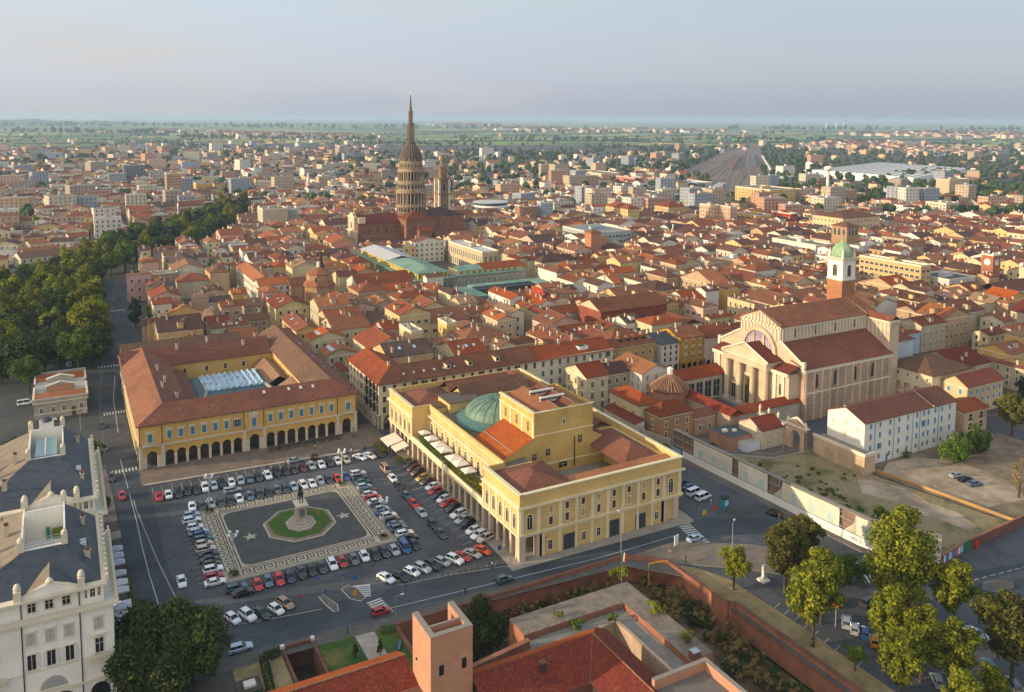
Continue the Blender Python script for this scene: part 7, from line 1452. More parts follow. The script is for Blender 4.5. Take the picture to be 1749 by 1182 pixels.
bpx('office_block', 'beige seven storey office block with long window strips behind the cathedral bell tower', 'office block', (1468, 438), (1585, 455), 21, '#bfa06c', nf=6, ww=2.2)
bpx('mansard_block', 'pale building with grey mansard roof right of the beige office block', 'building', (1566, 470), (1666, 474), 14, '#c4bcb4', top='#4a525a', nf=4)
bpx('white_block', 'long white terraced block with narrow vertical windows left of the brick tower', 'building', (1319, 408), (1422, 418), 15, '#d6d0c4', nf=3, sp=5)
bpx('white_block', 'white block with grey roof right of the square brick tower', 'building', (1452, 420), (1512, 418), 14, '#d0d0ce', nf=3)
bpx('apartment_block', 'large cream block with brown hipped roof behind the square brick tower', 'apartment block', (1388, 366), (1503, 368), 22, '#cdb48c', roof='hip', rise=4, band='brown', nf=5)
bpx('office_block', 'low office block half yellow and half crimson red', 'office block', (1258, 364), (1318, 368), 15, '#cfa23c', nf=4, top='#5a3a34', ww=2.2)
bpx('office_block', 'crimson red block joined to the yellow banded one', 'office block', (1318, 362), (1357, 366), 17, '#9c2a2c', nf=4, top='#7a3a34')
bpx('apartment_block', 'pink balconied apartment block, left one of the pair', 'apartment block', (1195, 349), (1226, 352), 24, '#c9a184', nf=7)
bpx('apartment_block', 'pink balconied apartment block, right one of the pair', 'apartment block', (1228, 352), (1258, 354), 24, '#c49a82', nf=7)
bpx('hotel', 'yellow hotel with hipped rust roof, the left wing', 'hotel', (1035, 351), (1092, 356), 20, '#d0ae74', roof='hip', rise=4, nf=5)
bpx('hotel', 'yellow hotel wing with rust roof, farther right', 'hotel', (1118, 350), (1170, 352), 19, '#c9a672', roof='hip', rise=4, nf=5)
bpx('brick_block', 'brown brick apartment slab left of the blue glazed one', 'apartment block', (879, 351), (917, 353), 22, '#9c6a52', nf=6)
bpx('apartment_block', 'slim blue and white apartment block beside the brown brick slab', 'apartment block', (917, 345), (943, 347), 25, '#8fa4b4', nf=8)
bpx('parking_block', 'grey flat terraced building with setbacks', 'building', (942, 360), (1012, 364), 12, '#8b8f90', nf=3, ww=2.6)
bpx('brick_block', 'brown box shaped theatre building with flat roofs', 'building', (840, 358), (890, 364), 13, '#a3805e', nf=0)
bpx('glass_block', 'blue grey terraced glass building behind the brick church tower', 'building', (961, 388), (1078, 394), 17, '#9aa6a8', nf=4, ww=2.4, top='#7d8689')
bpx('church_tower', 'plain square brick church tower in front of the blue grey glass building', 'tower', (1002, 396), (1020, 397), 24, brick('#b07a55', '#96664a', name='orange_tower_brick'), nf=0, roof='hip', rise=2)
bpx('brick_tower', 'square brick tower house with open loggia top and brown roof', 'tower', (1421, 384), (1467, 386), 27, brick('#a88464', '#8f6e52', name='warm_tower_brick'), nf=0, roof='hip', rise=3, band='brown', loggia=1)
bpx('apartment_block', 'yellow apartment terrace near the railway yard', 'apartment block', (1256, 319), (1359, 323), 18, '#d2ab6a', nf=5)
bpx('yellow_building', 'mustard yellow building beside the white water tower', 'building', (1411, 324), (1470, 331), 12, '#cf9c3c', nf=3)
bpx('silo_block', 'tall blank beige storage block among trees', 'building', (1599, 306), (1656, 306), 24, '#c2a888', nf=0)
bpx('apartment_block', 'pale grey slab of flats between dark trees', 'apartment block', (1581, 345), (1638, 347), 18, '#c4b9a4', nf=6)
bpx('apartment_tower', 'dark grey wide tower block in the left suburb', 'apartment block', (209, 281), (248, 282), 30, '#5e6670', nf=8)
bpx('apartment_tower', 'tall orange beige tower block in the left suburb', 'apartment block', (281, 296), (310, 297), 34, '#b58a68', nf=10, ww=1.6)
bpx('barracks', 'long yellow building behind the orange beige tower', 'building', (312, 303), (405, 312), 12, '#cfa455', nf=2)
bpx('apartment_block', 'tall blank fronted beige apartment block beyond the tree belt', 'apartment block', (440, 355), (492, 357), 23, '#b5a88f', nf=0)
bpx('apartment_block', 'narrow balconied block joined to the blank fronted beige one', 'apartment block', (488, 357), (503, 358), 22, '#8d8f94', nf=7)
bpx('factory', 'low factory with pink front near the station', 'factory', (1052, 301), (1099, 304), 11, '#b56a60', nf=0)
bpx('factory', 'long cream factory with rows of windows near the station', 'factory', (970, 291), (1059, 296), 12, '#cdb99c', nf=2)
bpx('market_hall', 'white hall with striped saw-tooth roofs left of the viaduct', 'hall', (1056, 324), (1138, 330), 9, '#c9c4b8', top='#7b6a5e', nf=1)
bpx('station_hall', 'low station hall with white sheet roof', 'hall', (1121, 311), (1217, 312), 6, '#a8b0b4', top='#c9ccce', nf=0)
t = thing('water_tower', 'slim white water tower with saucer top', 'water tower', *G(1412.6, 342), 0); x, y = G(1412.6, 342); k = MB(); k.lathe(x, y, [(2.6, 0), (2.0, 4), (1.7, 36), (5, 38.5), (5.6, 41), (3, 42.5), (0, 43)], 16, WHITE); k.build('tower', t)
t = thing('minaret_tower', 'thin white spire rising from roofs beyond the tree belt', 'spire', *G(526.6, 326), 0); x, y = G(526.6, 326); k = MB(); k.lathe(x, y, [(2.6, 0), (2.2, 14), (2.6, 15), (1.2, 22), (0, 27)], 10, WHITE); k.build('tower', t)
t = thing('round_building', 'round white office building with curved glass bands', 'building', *G(838, 372), 0); x, y = G(838, 372); occupy(x-26, y-26, x+26, y+26); k = MB()
for i in range(4): k.lathe(x, y, [(24-i*2.2, i*4), (24-i*2.2, i*4+1.5), (23.4-i*2.2, i*4+1.5), (23.4-i*2.2, i*4+3.9)], 28, WHITE if i > 1 else WHITE); k.lathe(x, y, [(23.6-i*2.2, i*4+1.6), (23.6-i*2.2, i*4+3.8)], 28, GB)
k.lathe(x, y, [(18, 16), (18, 16.6), (0, 16.8)], 28, WRF); k.build('wall', t)
# white distribution warehouse
a = G(1383, 285, 12); c = G(1645, 300, 12); x0, y0 = G(1500, 303, 12); t = thing('warehouse', 'very large white roofed warehouse in the distance right of the railway yard', 'warehouse', x0, y0, 0)
q0, q1, q2, q3 = (G(*p, 12) for p in ((1387, 290), (1560, 303.5), (1650, 287), (1500, 277))); k = MB(); k.prism([q0, q1, q2, q3], 0, 12, plain('#e6e2da', .8, name='white_cladding'), top=plain('#ece8de', .8, name='white_roof_sheet'))
for i in range(14):
 f_ = (i+.5)/14; p = (q0[0]+(q1[0]-q0[0])*f_, q0[1]+(q1[1]-q0[1])*f_); r_ = (q3[0]+(q2[0]-q3[0])*f_, q3[1]+(q2[1]-q3[1])*f_); k.bar((*p, 12.2), (*r_, 12.2), 1.1, plain('#a9a296', .8, name='roof_rib'), 4)
k.build('hall', t)
def inpoly(x, y, P_):
 r = False; j = len(P_)-1
 for i in range(len(P_)):
  if (P_[i][1] > y) != (P_[j][1] > y) and x < (P_[j][0]-P_[i][0])*(y-P_[i][1])/(P_[j][1]-P_[i][1])+P_[i][0]: r = not r
  j = i
 return r
# clock tower
x, y = G(1689, 505); t = thing('clock_tower', 'brick clock tower with white clock faces at the right', 'clock tower', x, y, 0); occupy(x-5, y-5, x+5, y+5); b = MB(); b.box(x-3.4, y-3.4, 0, x+3.4, y+3.4, 23.6, brick('#a8684a', '#8f563e', name='clock_brick')); b.box(x-3.7, y-3.7, 23.6, x+3.7, y+3.7, 24.4, TRIM)
for u in (-3, 3):
 for v in (-3, 3): b.box(x+u-.5, y+v-.5, 24.4, x+u+.5, y+v+.5, 25.6, TRIM)
b.cyl(x, y, 24.4, 27, 1.2, .2, 8, IRON); b.build('wall', t)
for f_ in ('-v', '-u'):
 k = MB(); wf = wframe(f_, (y if f_ == '-v' else x)-3.4); cc = x if f_ == '-v' else y
 k.poly([wf(cc+1.9*math.cos(2*math.pi*i/20), .08, 19.8+1.9*math.sin(2*math.pi*i/20)) for i in range(20)], plain('#d9d9d4', .5, name='clock_face'))
 for i in range(12): a_ = math.pi*i/6; k.bar(wf(cc+1.45*math.cos(a_), .12, 19.8+1.45*math.sin(a_)), wf(cc+1.75*math.cos(a_), .12, 19.8+1.75*math.sin(a_)), .07, IRON, 4)
 k.bar(wf(cc, .14, 19.8), wf(cc+.6, .14, 20.6), .1, IRON, 4); k.bar(wf(cc, .14, 19.8), wf(cc-.2, .14, 21.3), .07, IRON, 4); k.build('clock_face', t)
bpx('municipal_building', 'white building with maroon roof in front of the clock tower', 'building', (1668, 492), (1790, 488), 12, '#cdc6b8', roof='u', rise=4, band='red', nf=3)
# railway yard and viaduct
b = MB(); b.poly([(*G(px, py), .05) for px, py in ((1228, 340), (1266, 338), (1300, 322), (1332, 306), (1318, 284), (1300, 262), (1312, 240), (1302, 238), (1278, 252), (1240, 260), (1212, 272), (1160, 296), (1198, 306), (1222, 320))], two('#6f6254', '#83766a', .03, .95, 'ballast')); struct('railway_yard', b)
b = MB(); rl = plain('#8a7a6c', .7, 0, 'rail_metal'); rd = plain('#655a50', .9, name='dark_sleepers')
for i in range(26):
 f_ = i/25; j_ = random.uniform(-7, 7); o_ = G(1234+f_*26, 336); p = G(1192+f_*132+j_*.5, 306-f_*5+random.uniform(-6, 5)); m_ = G(1222+f_*88+j_*.3, 286-f_*4); e = G(1256+f_*36, 262+random.uniform(-4, 9)); g2 = G(1300+f_*8, 243)
 b.strip([o_, p, m_, e, g2][(i % 4 > 0):(5 if i % 3 == 0 else 4)], random.uniform(1.2, 2.2), .3, rd if i % 3 else rl)
struct('railway_tracks', b)
for i, (px, py, qx, qy, c_) in enumerate(((1302, 268, 1318, 296, '#d8d4cc'), (1262, 270, 1250, 290, '#8a4a3a'), (1285, 266, 1290, 285, '#5c6a78'))):
 a, c = Vector(G(px, py)), Vector(G(qx, qy)); t = thing('train', ['long white train standing at the right side of the railway yard', 'brown goods train in the left part of the railway yard', 'grey blue train in the middle of the railway yard'][i], 'train', *a, 0, 0, 'trains in the railway yard'); k = MB(); n_ = max(3, int((c-a).length/26))
 for j in range(n_): q_ = a+(c-a)*(j+.5)/n_; k.obox(q_.x, q_.y, math.atan2((c-a).y, (c-a).x), (c-a).length/n_*.95, 3.2, 1.2, 4.6, plain(c_, .6, name='train_paint'))
 k.build('carriages', t)
pts = [G(px, py, 8) for px, py in ((1112, 336), (1150, 333), (1190, 328), (1220, 320), (1234, 312))]; t = thing('viaduct', 'curving white road viaduct by the railway yard', 'viaduct', *pts[2], 0); k = MB(); k.strip(pts, 11, 8.2, plain('#b4b2ae', .8, name='concrete'))
for p, q in zip(pts, pts[1:]): k.bar((*p, 7.6), (*q, 7.6), 1.1, plain('#c9c7c2', .8, name='concrete_edge'), 4)
for p in pts: k.cyl(*p, 0, 7.6, 1.2, 1.2, 8, plain('#9a9894', .8, name='concrete_pier'))
k.build('deck', t)
# power station chimneys on the horizon
for i, (px, h) in enumerate(((1411.5, 75), (1428, 78), (1441, 66), (1445, 66))):
 x, y = G(px, 219); t = thing('chimney_stack', ['leftmost thin white chimney stack on the horizon', 'second thin white chimney stack on the horizon', 'third white chimney stack, shorter, on the horizon', 'rightmost short white chimney stack on the horizon'][i], 'chimney stack', x, y, -6, 0, 'power station stacks on the horizon'); k = MB(); k.cyl(x, y, -6, h, 9, 7, 10, WHITE); k.build('stack', t)
# low hills on the left horizon
b = MB(); pts = []; n = 40
for i in range(n+1):
 px = -120+i*20; x, y = G(px, 212.6); hgt = (max(0, 1-abs(px-20)/430)**.8)*60+(12*math.sin(i*.9)+10*math.sin(i*2.3))*max(0, 1-px/620); pts.append((x, y, max(0, hgt)-6))
vs = []; fs = []
for (x, y, z) in pts: vs += [(x*.96, y*.96, -6), (x, y, z*.7), (x*1.05, y*1.05, z), (x*1.2, y*1.2, -6)]
for i in range(n):
 for j in range(3): a = i*4+j; fs.append((a, a+4, a+5, a+1))
b.add(vs, fs, two('#2f4228', '#4a5c3a', .002, .95, 'hill_forest')); struct('hills', b)
# ------------------------------------------------------------ filling the old town, house by house
PARK = [G(*p) for p in ((-40, 505), (60, 490), (130, 468), (215, 440), (290, 400), (400, 362), (432, 362), (372, 418), (330, 432), (225, 452), (196, 500), (192, 620), (60, 660), (-40, 660))]
YARD = [G(px, py) for px, py in ((1222, 345), (1272, 343), (1335, 306), (1300, 255), (1240, 258), (1155, 296), (1215, 320))]
WH = [q0, q1, q2, q3]
# streets kept free
for v in range(252, 640, 3): occupy(81, v, 86, v+3, 0)
for v in range(256, 560, 3): uu = 8+(v-256)*.062; occupy(uu-2, v, uu+13, v+3, 0)
for u in range(86, 160, 3): occupy(u, 266.5, u+3, 270, 0)
for u in range(140, 250, 3): occupy(u, 243.5, u+3, 250, 0)
occupy(134.5, 160, 154, 250); occupy(154, 160, 300, 176); occupy(186, 198, 206, 224); occupy(84, 150, 136, 243); occupy(-60, 60, 300, 150); occupy(136, 150, 200, 198); occupy(245, 60, 330, 172)
rg = random.Random(5)
WALLS = ['#cdbb92', '#c9b07a', '#d2c8b2', '#bfa987', '#c6a374', '#b99a76', '#d6cfc2', '#c8a08c', '#c4b59a', '#b8a98e', '#cfa35c', '#a98a6c']
ROOFS = ['rust', 'rust', 'rust', 'orange', 'brown', 'red', 'rust', 'tan', 'dark', 'orange']
RNAME = {'rust': 'rust red', 'orange': 'bright orange', 'brown': 'brown', 'red': 'dark red', 'tan': 'faded tan', 'dark': 'dark brown'}
WNAME = dict(zip(WALLS, ['cream', 'yellow', 'pale', 'buff', 'ochre', 'tan', 'white', 'pink', 'grey cream', 'stone grey', 'golden', 'brownish']))
KNAME = {'u': 'gabled', 'v': 'gabled', 'hip': 'hipped', 'shed-u': 'lean-to', 'flat': 'flat'}
LOTS = []
def split(x0, y0, x1, y1, d=0):
 W, D = x1-x0, y1-y0
 if W <= 0 or D <= 0: return
 if max(W, D) > rg.uniform(13, 27) and d < 8:
  k = rg.uniform(.38, .62)
  if W > D*rg.uniform(.8, 1.2): split(x0, y0, x0+W*k, y1, d+1); split(x0+W*k, y0, x1, y1, d+1)
  else: split(x0, y0, x1, y0+D*k, d+1); split(x0, y0+D*k, x1, y1, d+1)
 elif W > 5.5 and D > 5.5: LOTS.append((x0, y0, x1, y1))
u = -10.
blocks = []
while u < 900:
 W = rg.uniform(42, 78); v = 256.
 while v < 860:
  D = rg.uniform(38, 70); blocks.append((u, v, u+W-5, v+D-4.5)); v += D
 u += W
for q in [(154, 250.6, 240, 252), (250, 150, 420, 256), (154, 250, 420, 256)]:
 if q[3]-q[1] > 20: blocks += [(q[0]+i*42, q[1]+j*50, q[0]+i*42+38, q[1]+j*50+46) for i in range(4) for j in range(2)]
for bk_ in blocks:
 cx_, cy_ = (bk_[0]+bk_[2])/2, (bk_[1]+bk_[3])/2
 if inview(cx_, cy_, 8, 160): split(*bk_)
cand = []
for (x0, y0, x1, y1) in LOTS:
 x, y = (x0+x1)/2, (y0+y1)/2
 if inpoly(x, y, PARK) or any(inpoly(a, c, PARK) for a, c in ((x0, y0), (x1, y1), (x0, y1), (x1, y0))) or not inview(x, y, 8, 40): continue
 tx, ty = P(x, y)
 if tx > 840 and ty < 388 and x+y > 700: continue
 if x < 14+(y-256)*.075: continue
 if not isfree(x0, y0, x1, y1):
  ok = False
  for k in (.0, .25, .5):
   for q in ((x0+(x1-x0)*k, y0, x1, y1), (x0, y0+(y1-y0)*k, x1, y1), (x0, y0, x1-(x1-x0)*k, y1), (x0, y0, x1, y1-(y1-y0)*k)):
    if q[2]-q[0] > 5 and q[3]-q[1] > 5 and isfree(*q): x0, y0, x1, y1 = q; ok = True; break
   if ok: break
  if not ok: continue
 if rg.random() < .06: continue
 cand.append((math.hypot((x0+x1)/2, (y0+y1)/2), x0, y0, x1, y1))
cand.sort()
NH = len([o for o in bpy.data.objects if o.get('category') == 'house'])
NIND = 296-NH
ORD = ['first', 'second', 'third', 'fourth', 'fifth', 'sixth', 'seventh', 'eighth', 'ninth', 'tenth', 'eleventh', 'twelfth', 'thirteenth', 'fourteenth', 'fifteenth', 'sixteenth', 'seventeenth', 'eighteenth', 'nineteenth', 'twentieth', 'twenty-first', 'twenty-second', 'twenty-third', 'twenty-fourth', 'twenty-fifth', 'twenty-sixth', 'twenty-seventh', 'twenty-eighth', 'twenty-ninth', 'thirtieth']
ind = cand[:NIND]; rest = cand[NIND:]
# rows as seen from the square: sort by distance, then left to right
ROWN = 15; rows = [ind[i:i+ROWN] for i in range(0, len(ind), ROWN)]
LM = ['nearest the theatre', 'behind the cream apartment block', 'behind the arcaded palace', 'toward the market palace']
def hattr():
 wl = rg.choice(WALLS); rf = rg.choice(ROOFS); kd = rg.choice(['u', 'v', 'u', 'v', 'hip', 'u', 'v']); h = rg.choice([8, 9.5, 11, 12, 12.5, 13.5, 14.5]); return wl, rf, kd, h
for ri, row in enumerate(rows):
 row.sort(key=lambda q: P((q[1]+q[3])/2, (q[2]+q[4])/2)[0])
 for ci, (d_, x0, y0, x1, y1) in enumerate(row):
  wl, rf, kd, h = hattr(); W, D = x1-x0, y1-y0
  if W > 1.5*D: kd = rg.choice(['u', 'u', 'hip'])
  elif D > 1.5*W: kd = rg.choice(['v', 'v', 'hip'])
  fl = 0 if d_ > 420 else 3 if h > 10 else 2
  lab = f'{WNAME[wl]} house, {RNAME[rf]} {KNAME[kd]} roof, {ORD[ci]} from left in {ORD[ri]} old town row'
  t = house(lab, x0+.05, y0+.05, x1-.05, y1-.05, h, kd, wl, rf, None, .45, fl, rg.choice(['shut', 'shut', 'plain', 'open']), rg.choice([WOODBR, WOODBR, plain('#5d6b5c', .7, name='green_grey_shutter'), plain('#7d7468', .7, name='taupe_shutter')]), rg.choice([1, 2, 2, 3, 4]) if d_ < 420 else rg.choice([1, 2]), group='houses of the old town', sp=3.4, ww=.95, hh=1.5, skyl=rg.choice([0, 0, 0, 1, 2]) if d_ < 380 else 0)
  if kd in 'uv' and h > 9:
   rr_ = [o_ for o_ in t.children if o_.name.startswith('roof')][0]; k = MB(); cx_, cy_ = (x0+x1)/2, (y0+y1)/2; zz = h+min(W if kd == 'v' else D, 20)*.1
   if rg.random() < .45:
    a, c = (x0+W*.5, y0+1.0) if kd == 'u' else (x0+1.0, y0+D*.5); e, f = (1.1, 2.4) if kd == 'u' else (2.4, 1.1); k.box(a-(e if kd == 'u' else 0), c-(0 if kd == 'u' else f), h, a+e, c+f, zz+1.3, plaster(wl, .25, 'house_plaster')); k.box(a-(e if kd == 'u' else 0)-.25, c-(0 if kd == 'u' else f)-.25, zz+1.3, a+e+.25, c+f+.25, zz+1.45, tile(rf)); k.build('dormer', rr_); k = MB()
   if rg.random() < .5: a, c = rg.uniform(x0+1, x1-1), rg.uniform(y0+1, y1-1); k.bar((a, c, h), (a, c, h+5.2), .05, METAL, 4); k.bar((a-.7, c, h+5), (a+.7, c, h+5), .04, METAL, 4); k.bar((a-.5, c, h+4.6), (a+.5, c, h+4.6), .04, METAL, 4); k.build('aerial', rr_)
# ------------------------------------------------------------ everything farther off, one mesh
class Far:
 def __init__(s): s.w = MB(); s.n = 0
FWALL = islandmat('far_walls', ['#d2c29c', '#d9d1be', '#b89a78', '#cba892', '#e0dbd0', '#c9ad7c', '#bcae98', '#d8b47c', '#dcd6c8', '#cfc0a8'])
FROOF = islandmat('far_roofs', ['#7c4935', '#945434', '#674436', '#5c3c30', '#86583e', '#734333', '#98643f', '#523e37', '#7a5642', '#864b33'], noise=.3)
FFLAT = islandmat('far_flat_roofs', ['#8d8880', '#a39c92', '#77736e', '#b5b0a8', '#8f6a58', '#9c9a96', '#6a6a6c'])
FWIN = plain('#2b2a2c', .5, name='far_windows'); FTALL = islandmat('far_tall_walls', ['#c9bda6', '#b8a68c', '#d2cabb', '#a89888', '#c4a284', '#9aa0a6', '#b98f78'])
def farhouse(b, x0, y0, x1, y1, h, kd, win=True, tall=False, ang=0.0):
 wm = FTALL if tall else FWALL; cx_, cy_ = (x0+x1)/2, (y0+y1)/2; s0 = len(b.v); W, D = x1-x0, y1-y0; rise = min(W, D)*.2
 def pr(vs, fs, m): b.add(vs, fs, m)
 vs = [(x0, y0, 0), (x1, y0, 0), (x1, y1, 0), (x0, y1, 0), (x0, y0, h), (x1, y0, h), (x1, y1, h), (x0, y1, h)]
 if kd == 'flat':
  b.add(vs, [(0, 1, 5, 4), (1, 2, 6, 5), (2, 3, 7, 6), (3, 0, 4, 7)], wm); e = 0; b.add([(x0-e, y0-e, h+.02), (x1+e, y0-e, h+.02), (x1+e, y1+e, h+.02), (x0-e, y1+e, h+.02)], [(0, 1, 2, 3)], FFLAT)
  b.add([(cx_-1.6, cy_-1.6, h), (cx_+1.6, cy_-1.6, h), (cx_+1.6, cy_+1.6, h), (cx_-1.6, cy_+1.6, h), (cx_-1.6, cy_-1.6, h+2.4), (cx_+1.6, cy_-1.6, h+2.4), (cx_+1.6, cy_+1.6, h+2.4), (cx_-1.6, cy_+1.6, h+2.4)], [(0, 1, 5, 4), (1, 2, 6, 5), (2, 3, 7, 6), (3, 0, 4, 7), (4, 5, 6, 7)], wm)
 else:
  g = []
  if kd == 'u': vs += [(x0, cy_, h+rise), (x1, cy_, h+rise)]; g = [(3, 0, 4, 8, 7), (1, 2, 6, 9, 5), (0, 1, 5, 4), (2, 3, 7, 6)]
  elif kd == 'v': vs += [(cx_, y0, h+rise), (cx_, y1, h+rise)]; g = [(0, 1, 5, 8, 4), (2, 3, 7, 9, 6), (1, 2, 6, 5), (3, 0, 4, 7)]
  else: g = [(0, 1, 5, 4), (1, 2, 6, 5), (2, 3, 7, 6), (3, 0, 4, 7)]
  b.add(vs, g, wm); o = .5; z = h-.05; t = h+rise+.15
  if kd == 'u': b.add([(x0-o, y0-o, z), (x1+o, y0-o, z), (x1+o, cy_, t), (x0-o, cy_, t), (x1+o, y1+o, z), (x0-o, y1+o, z)], [(0, 1, 2, 3), (4, 5, 3, 2)], FROOF)
  elif kd == 'v': b.add([(x0-o, y1+o, z), (x0-o, y0-o, z), (cx_, y0-o, t), (cx_, y1+o, t), (x1+o, y0-o, z), (x1+o, y1+o, z)], [(0, 1, 2, 3), (4, 5, 3, 2)], FROOF)
  else:
   k = min(W, D)/2; r0, r1 = ((x0+k, cy_, t), (x1-k, cy_, t)) if W >= D else ((cx_, y0+k, t), (cx_, y1-k, t))
   q = [(x0-o, y0-o, z), (x1+o, y0-o, z), (x1+o, y1+o, z), (x0-o, y1+o, z), r0, r1]
   b.add(q, [(0, 1, 5, 4), (2, 3, 4, 5), (3, 0, 4), (1, 2, 5)] if W >= D else [(3, 0, 4, 5), (1, 2, 5, 4), (0, 1, 4), (2, 3, 5)], FROOF)
  if win:
   for _ in range(rg.choice([0, 1, 1, 2])):
    px_, py_ = rg.uniform(x0+1, x1-1), rg.uniform(y0+1, y1-1); q = .45; zt = h+rise+1.0; b.add([(px_-q, py_-q, h), (px_+q, py_-q, h), (px_+q, py_+q, h), (px_-q, py_+q, h), (px_-q, py_-q, zt), (px_+q, py_-q, zt), (px_+q, py_+q, zt), (px_-q, py_+q, zt)], [(0, 1, 5, 4), (3, 0, 4, 7), (1, 2, 6, 5), (4, 5, 6, 7)], FWALL)
 if win:
  nf = max(1, int(h/3.3)); e = .06
  for f in range(nf):
   z0 = 1+f*(h-.8)/nf; z1 = z0+1.5
   n = max(1, int(W/3.6))
   for i in range(n): a = x0+W*(i+.5)/n; b.add([(a-.55, y0-e, z0), (a+.55, y0-e, z0), (a+.55, y0-e, z1), (a-.55, y0-e, z1)], [(0, 1, 2, 3)], FWIN)
   n = max(1, int(D/3.6))
   for i in range(n): a = y0+D*(i+.5)/n; b.add([(x0-e, a+.55, z0), (x0-e, a-.55, z0), (x0-e, a-.55, z1), (x0-e, a+.55, z1)], [(0, 1, 2, 3)], FWIN)
 if ang:
  c_, n_ = math.cos(ang), math.sin(ang)
  for i in range(s0, len(b.v)): p = b.v[i]; dx_, dy_ = p[0]-cx_, p[1]-cy_; b.v[i] = (cx_+c_*dx_-n_*dy_, cy_+n_*dx_+c_*dy_, p[2])
FB = MB()
for (d_, x0, y0, x1, y1) in rest:
 wl, rf, kd, h = hattr(); farhouse(FB, x0, y0, x1, y1, h, kd if rg.random() > .06 else 'flat', d_ < 1000); occupy(x0, y0, x1, y1)
# suburbs: scattered houses and blocks out to the fields
FT = []
def sub(px, py):
 x, y = G(px, py); return x, y
ns = 0
import itertools
def fieldiness(x, y, d):
 return (math.sin(x*.0031+1.3)+math.sin(y*.0027+x*.0012)+math.sin((x-y)*.0049+2.1))/3
d = 640.
while d < 5200:
 step = 19+max(0, d-900)*.0085
 az = -36.5
 while az < 36.5:
  a = R_(az)-YAW; jx = rg.uniform(-.35, .35)*step; jd = rg.uniform(-.35, .35)*step
  dx_, dy_ = math.sin(a), math.cos(a); x = dx_*(d+jd)+dy_*jx; y = dy_*(d+jd)-dx_*jx
  az += math.degrees(step/d)
  if y < 70: continue
  if inpoly(x, y, PARK) or inpoly(x, y, YARD) or inpoly(x, y, WH): continue
  px_, py_ = P(x, y); md = px_ > 840 and py_ < 388
  if -10 < x < 900 and 256 < y < 860 and x > 14+(y-256)*.075 and not md: continue
  if d < 1300 and not isfree(x-8, y-8, x+8, y+8): continue
  if not (-30 < px_ < 1780): continue
  fl_ = fieldiness(x, y, d)
  lv = ((345, .9), (315, .8), (280, .6), (258, .28), (240, .08), (0, .008)) if px_ < 650 else ((335, .85), (300, .5), (272, .25), (262, .1), (0, .004)) if px_ < 1150 else ((360, .85), (345, .45), (300, .18), (250, .06), (0, .008))
  dens = next(v_ for y_, v_ in lv if py_ >= y_)*(1+.5*fl_); tr_ = .12 if d < 1300 else .16
  r0 = rg.random()
  if r0 < tr_*(1 if py_ > 258 else .25): FT.append((x, y, rg.uniform(.7, 1.35), 0)); continue
  if rg.random() > dens:
   if rg.random() < (.36 if py_ > 262 else .04): FT.append((x, y, rg.uniform(.7, 1.3), 0))
   continue
  ang = rg.choice([0, 0, .3, -.25, .1]) if d < 1500 else rg.choice([0, .35, -.3, .6]); big = rg.random()
  if big > (.86 if px_ > 840 else .93): W, D, h, kd, tl_ = rg.uniform(14, 30), rg.uniform(11, 15), rg.uniform(15, 26), 'flat', True
  elif big > (.66 if px_ > 840 else .8): W, D, h, kd, tl_ = rg.uniform(18, 42), rg.uniform(14, 26), rg.uniform(5, 8), rg.choice(['flat', 'u', 'flat']), True
  else: W, D, h, kd, tl_ = rg.uniform(9, 16), rg.uniform(9, 14), rg.choice([6.5, 8, 9.5, 11, 13]), rg.choice(['u', 'v', 'hip', 'hip', 'flat']), False
  k = min(1.25, step/19); W = min(W*k, step*1.3 if big > .8 else step*.86); D = min(D*k, step*.86)
  farhouse(FB, x-W/2, y-D/2, x+W/2, y+D/2, h, kd, d < 1500, tl_, ang); ns += 1
 d += step
# villages and sheds out in the plain
for (px, py, n, sx, sy) in ((1000, 224, 60, 110, 2.6), (800, 214.5, 30, 60, 1.5), (900, 222, 50, 60, 2.4), (1600, 231, 120, 130, 3), (1700, 234, 60, 70, 3), (430, 232, 60, 90, 3), (560, 236, 50, 70, 3), (300, 226, 20, 100, 3), (1450, 250, 60, 110, 4), (1640, 262, 60, 110, 5), (1560, 258, 40, 90, 5), (1180, 226, 40, 90, 2)):
 for _ in range(n):
  x, y = G(px+rg.gauss(0, sx/2), py+rg.gauss(0, sy/2)); k = math.hypot(x, y)/2400
  W, D = rg.uniform(14, 30)*k, rg.uniform(12, 20)*k
  if rg.random() < .25: W *= 2.2
  farhouse(FB, x-W/2, y-D/2, x+W/2, y+D/2, rg.uniform(7, 13)*min(k, 1.6), rg.choice(['u', 'hip', 'flat', 'flat']), False, rg.random() < .5, rg.uniform(-.4, .4))
o = FB.build('distant_houses'); tag(o, 'dense mass of distant houses, flats and sheds with red roofs spreading across the plain', 'houses', None, 'stuff')
print('far houses', ns, len(FB.f))
# ------------------------------------------------------------ trees of the park on the left
PKP = [(-10, 470), (50, 468), (130, 440), (215, 410), (290, 378), (360, 352), (415, 340), (425, 356), (390, 380), (345, 408), (300, 424), (232, 428), (205, 452), (192, 500), (190, 560), (180, 600), (120, 600), (90, 570), (0, 600)]
placed = []; tri = 0; rt = random.Random(21); tries = 0
while tries < 9000 and len(placed) < 230:
 tries += 1; px = rt.uniform(-10, 430); py = rt.uniform(338, 625)
 if not inpoly(px, py, PKP): continue
 x, y = G(px, py, 9)
 if x > 3+(y-256)*.065 and y < 560: continue
 if px > 205 and not isfree(x-3, y-3, x+3, y+3): continue
 if any((x-a)**2+(y-c)**2 < (8.2+.005*y)**2 for a, c in placed): continue
 if -13 < x < 8 and 300 < y < 352: continue
 placed.append((x, y))
placed.sort(key=lambda q: q[0]**2+q[1]**2)
TK = {'park1': 'green spreading', 'park2': 'dark green rounded', 'park3': 'olive green tall', 'park4': 'blue green conical'}
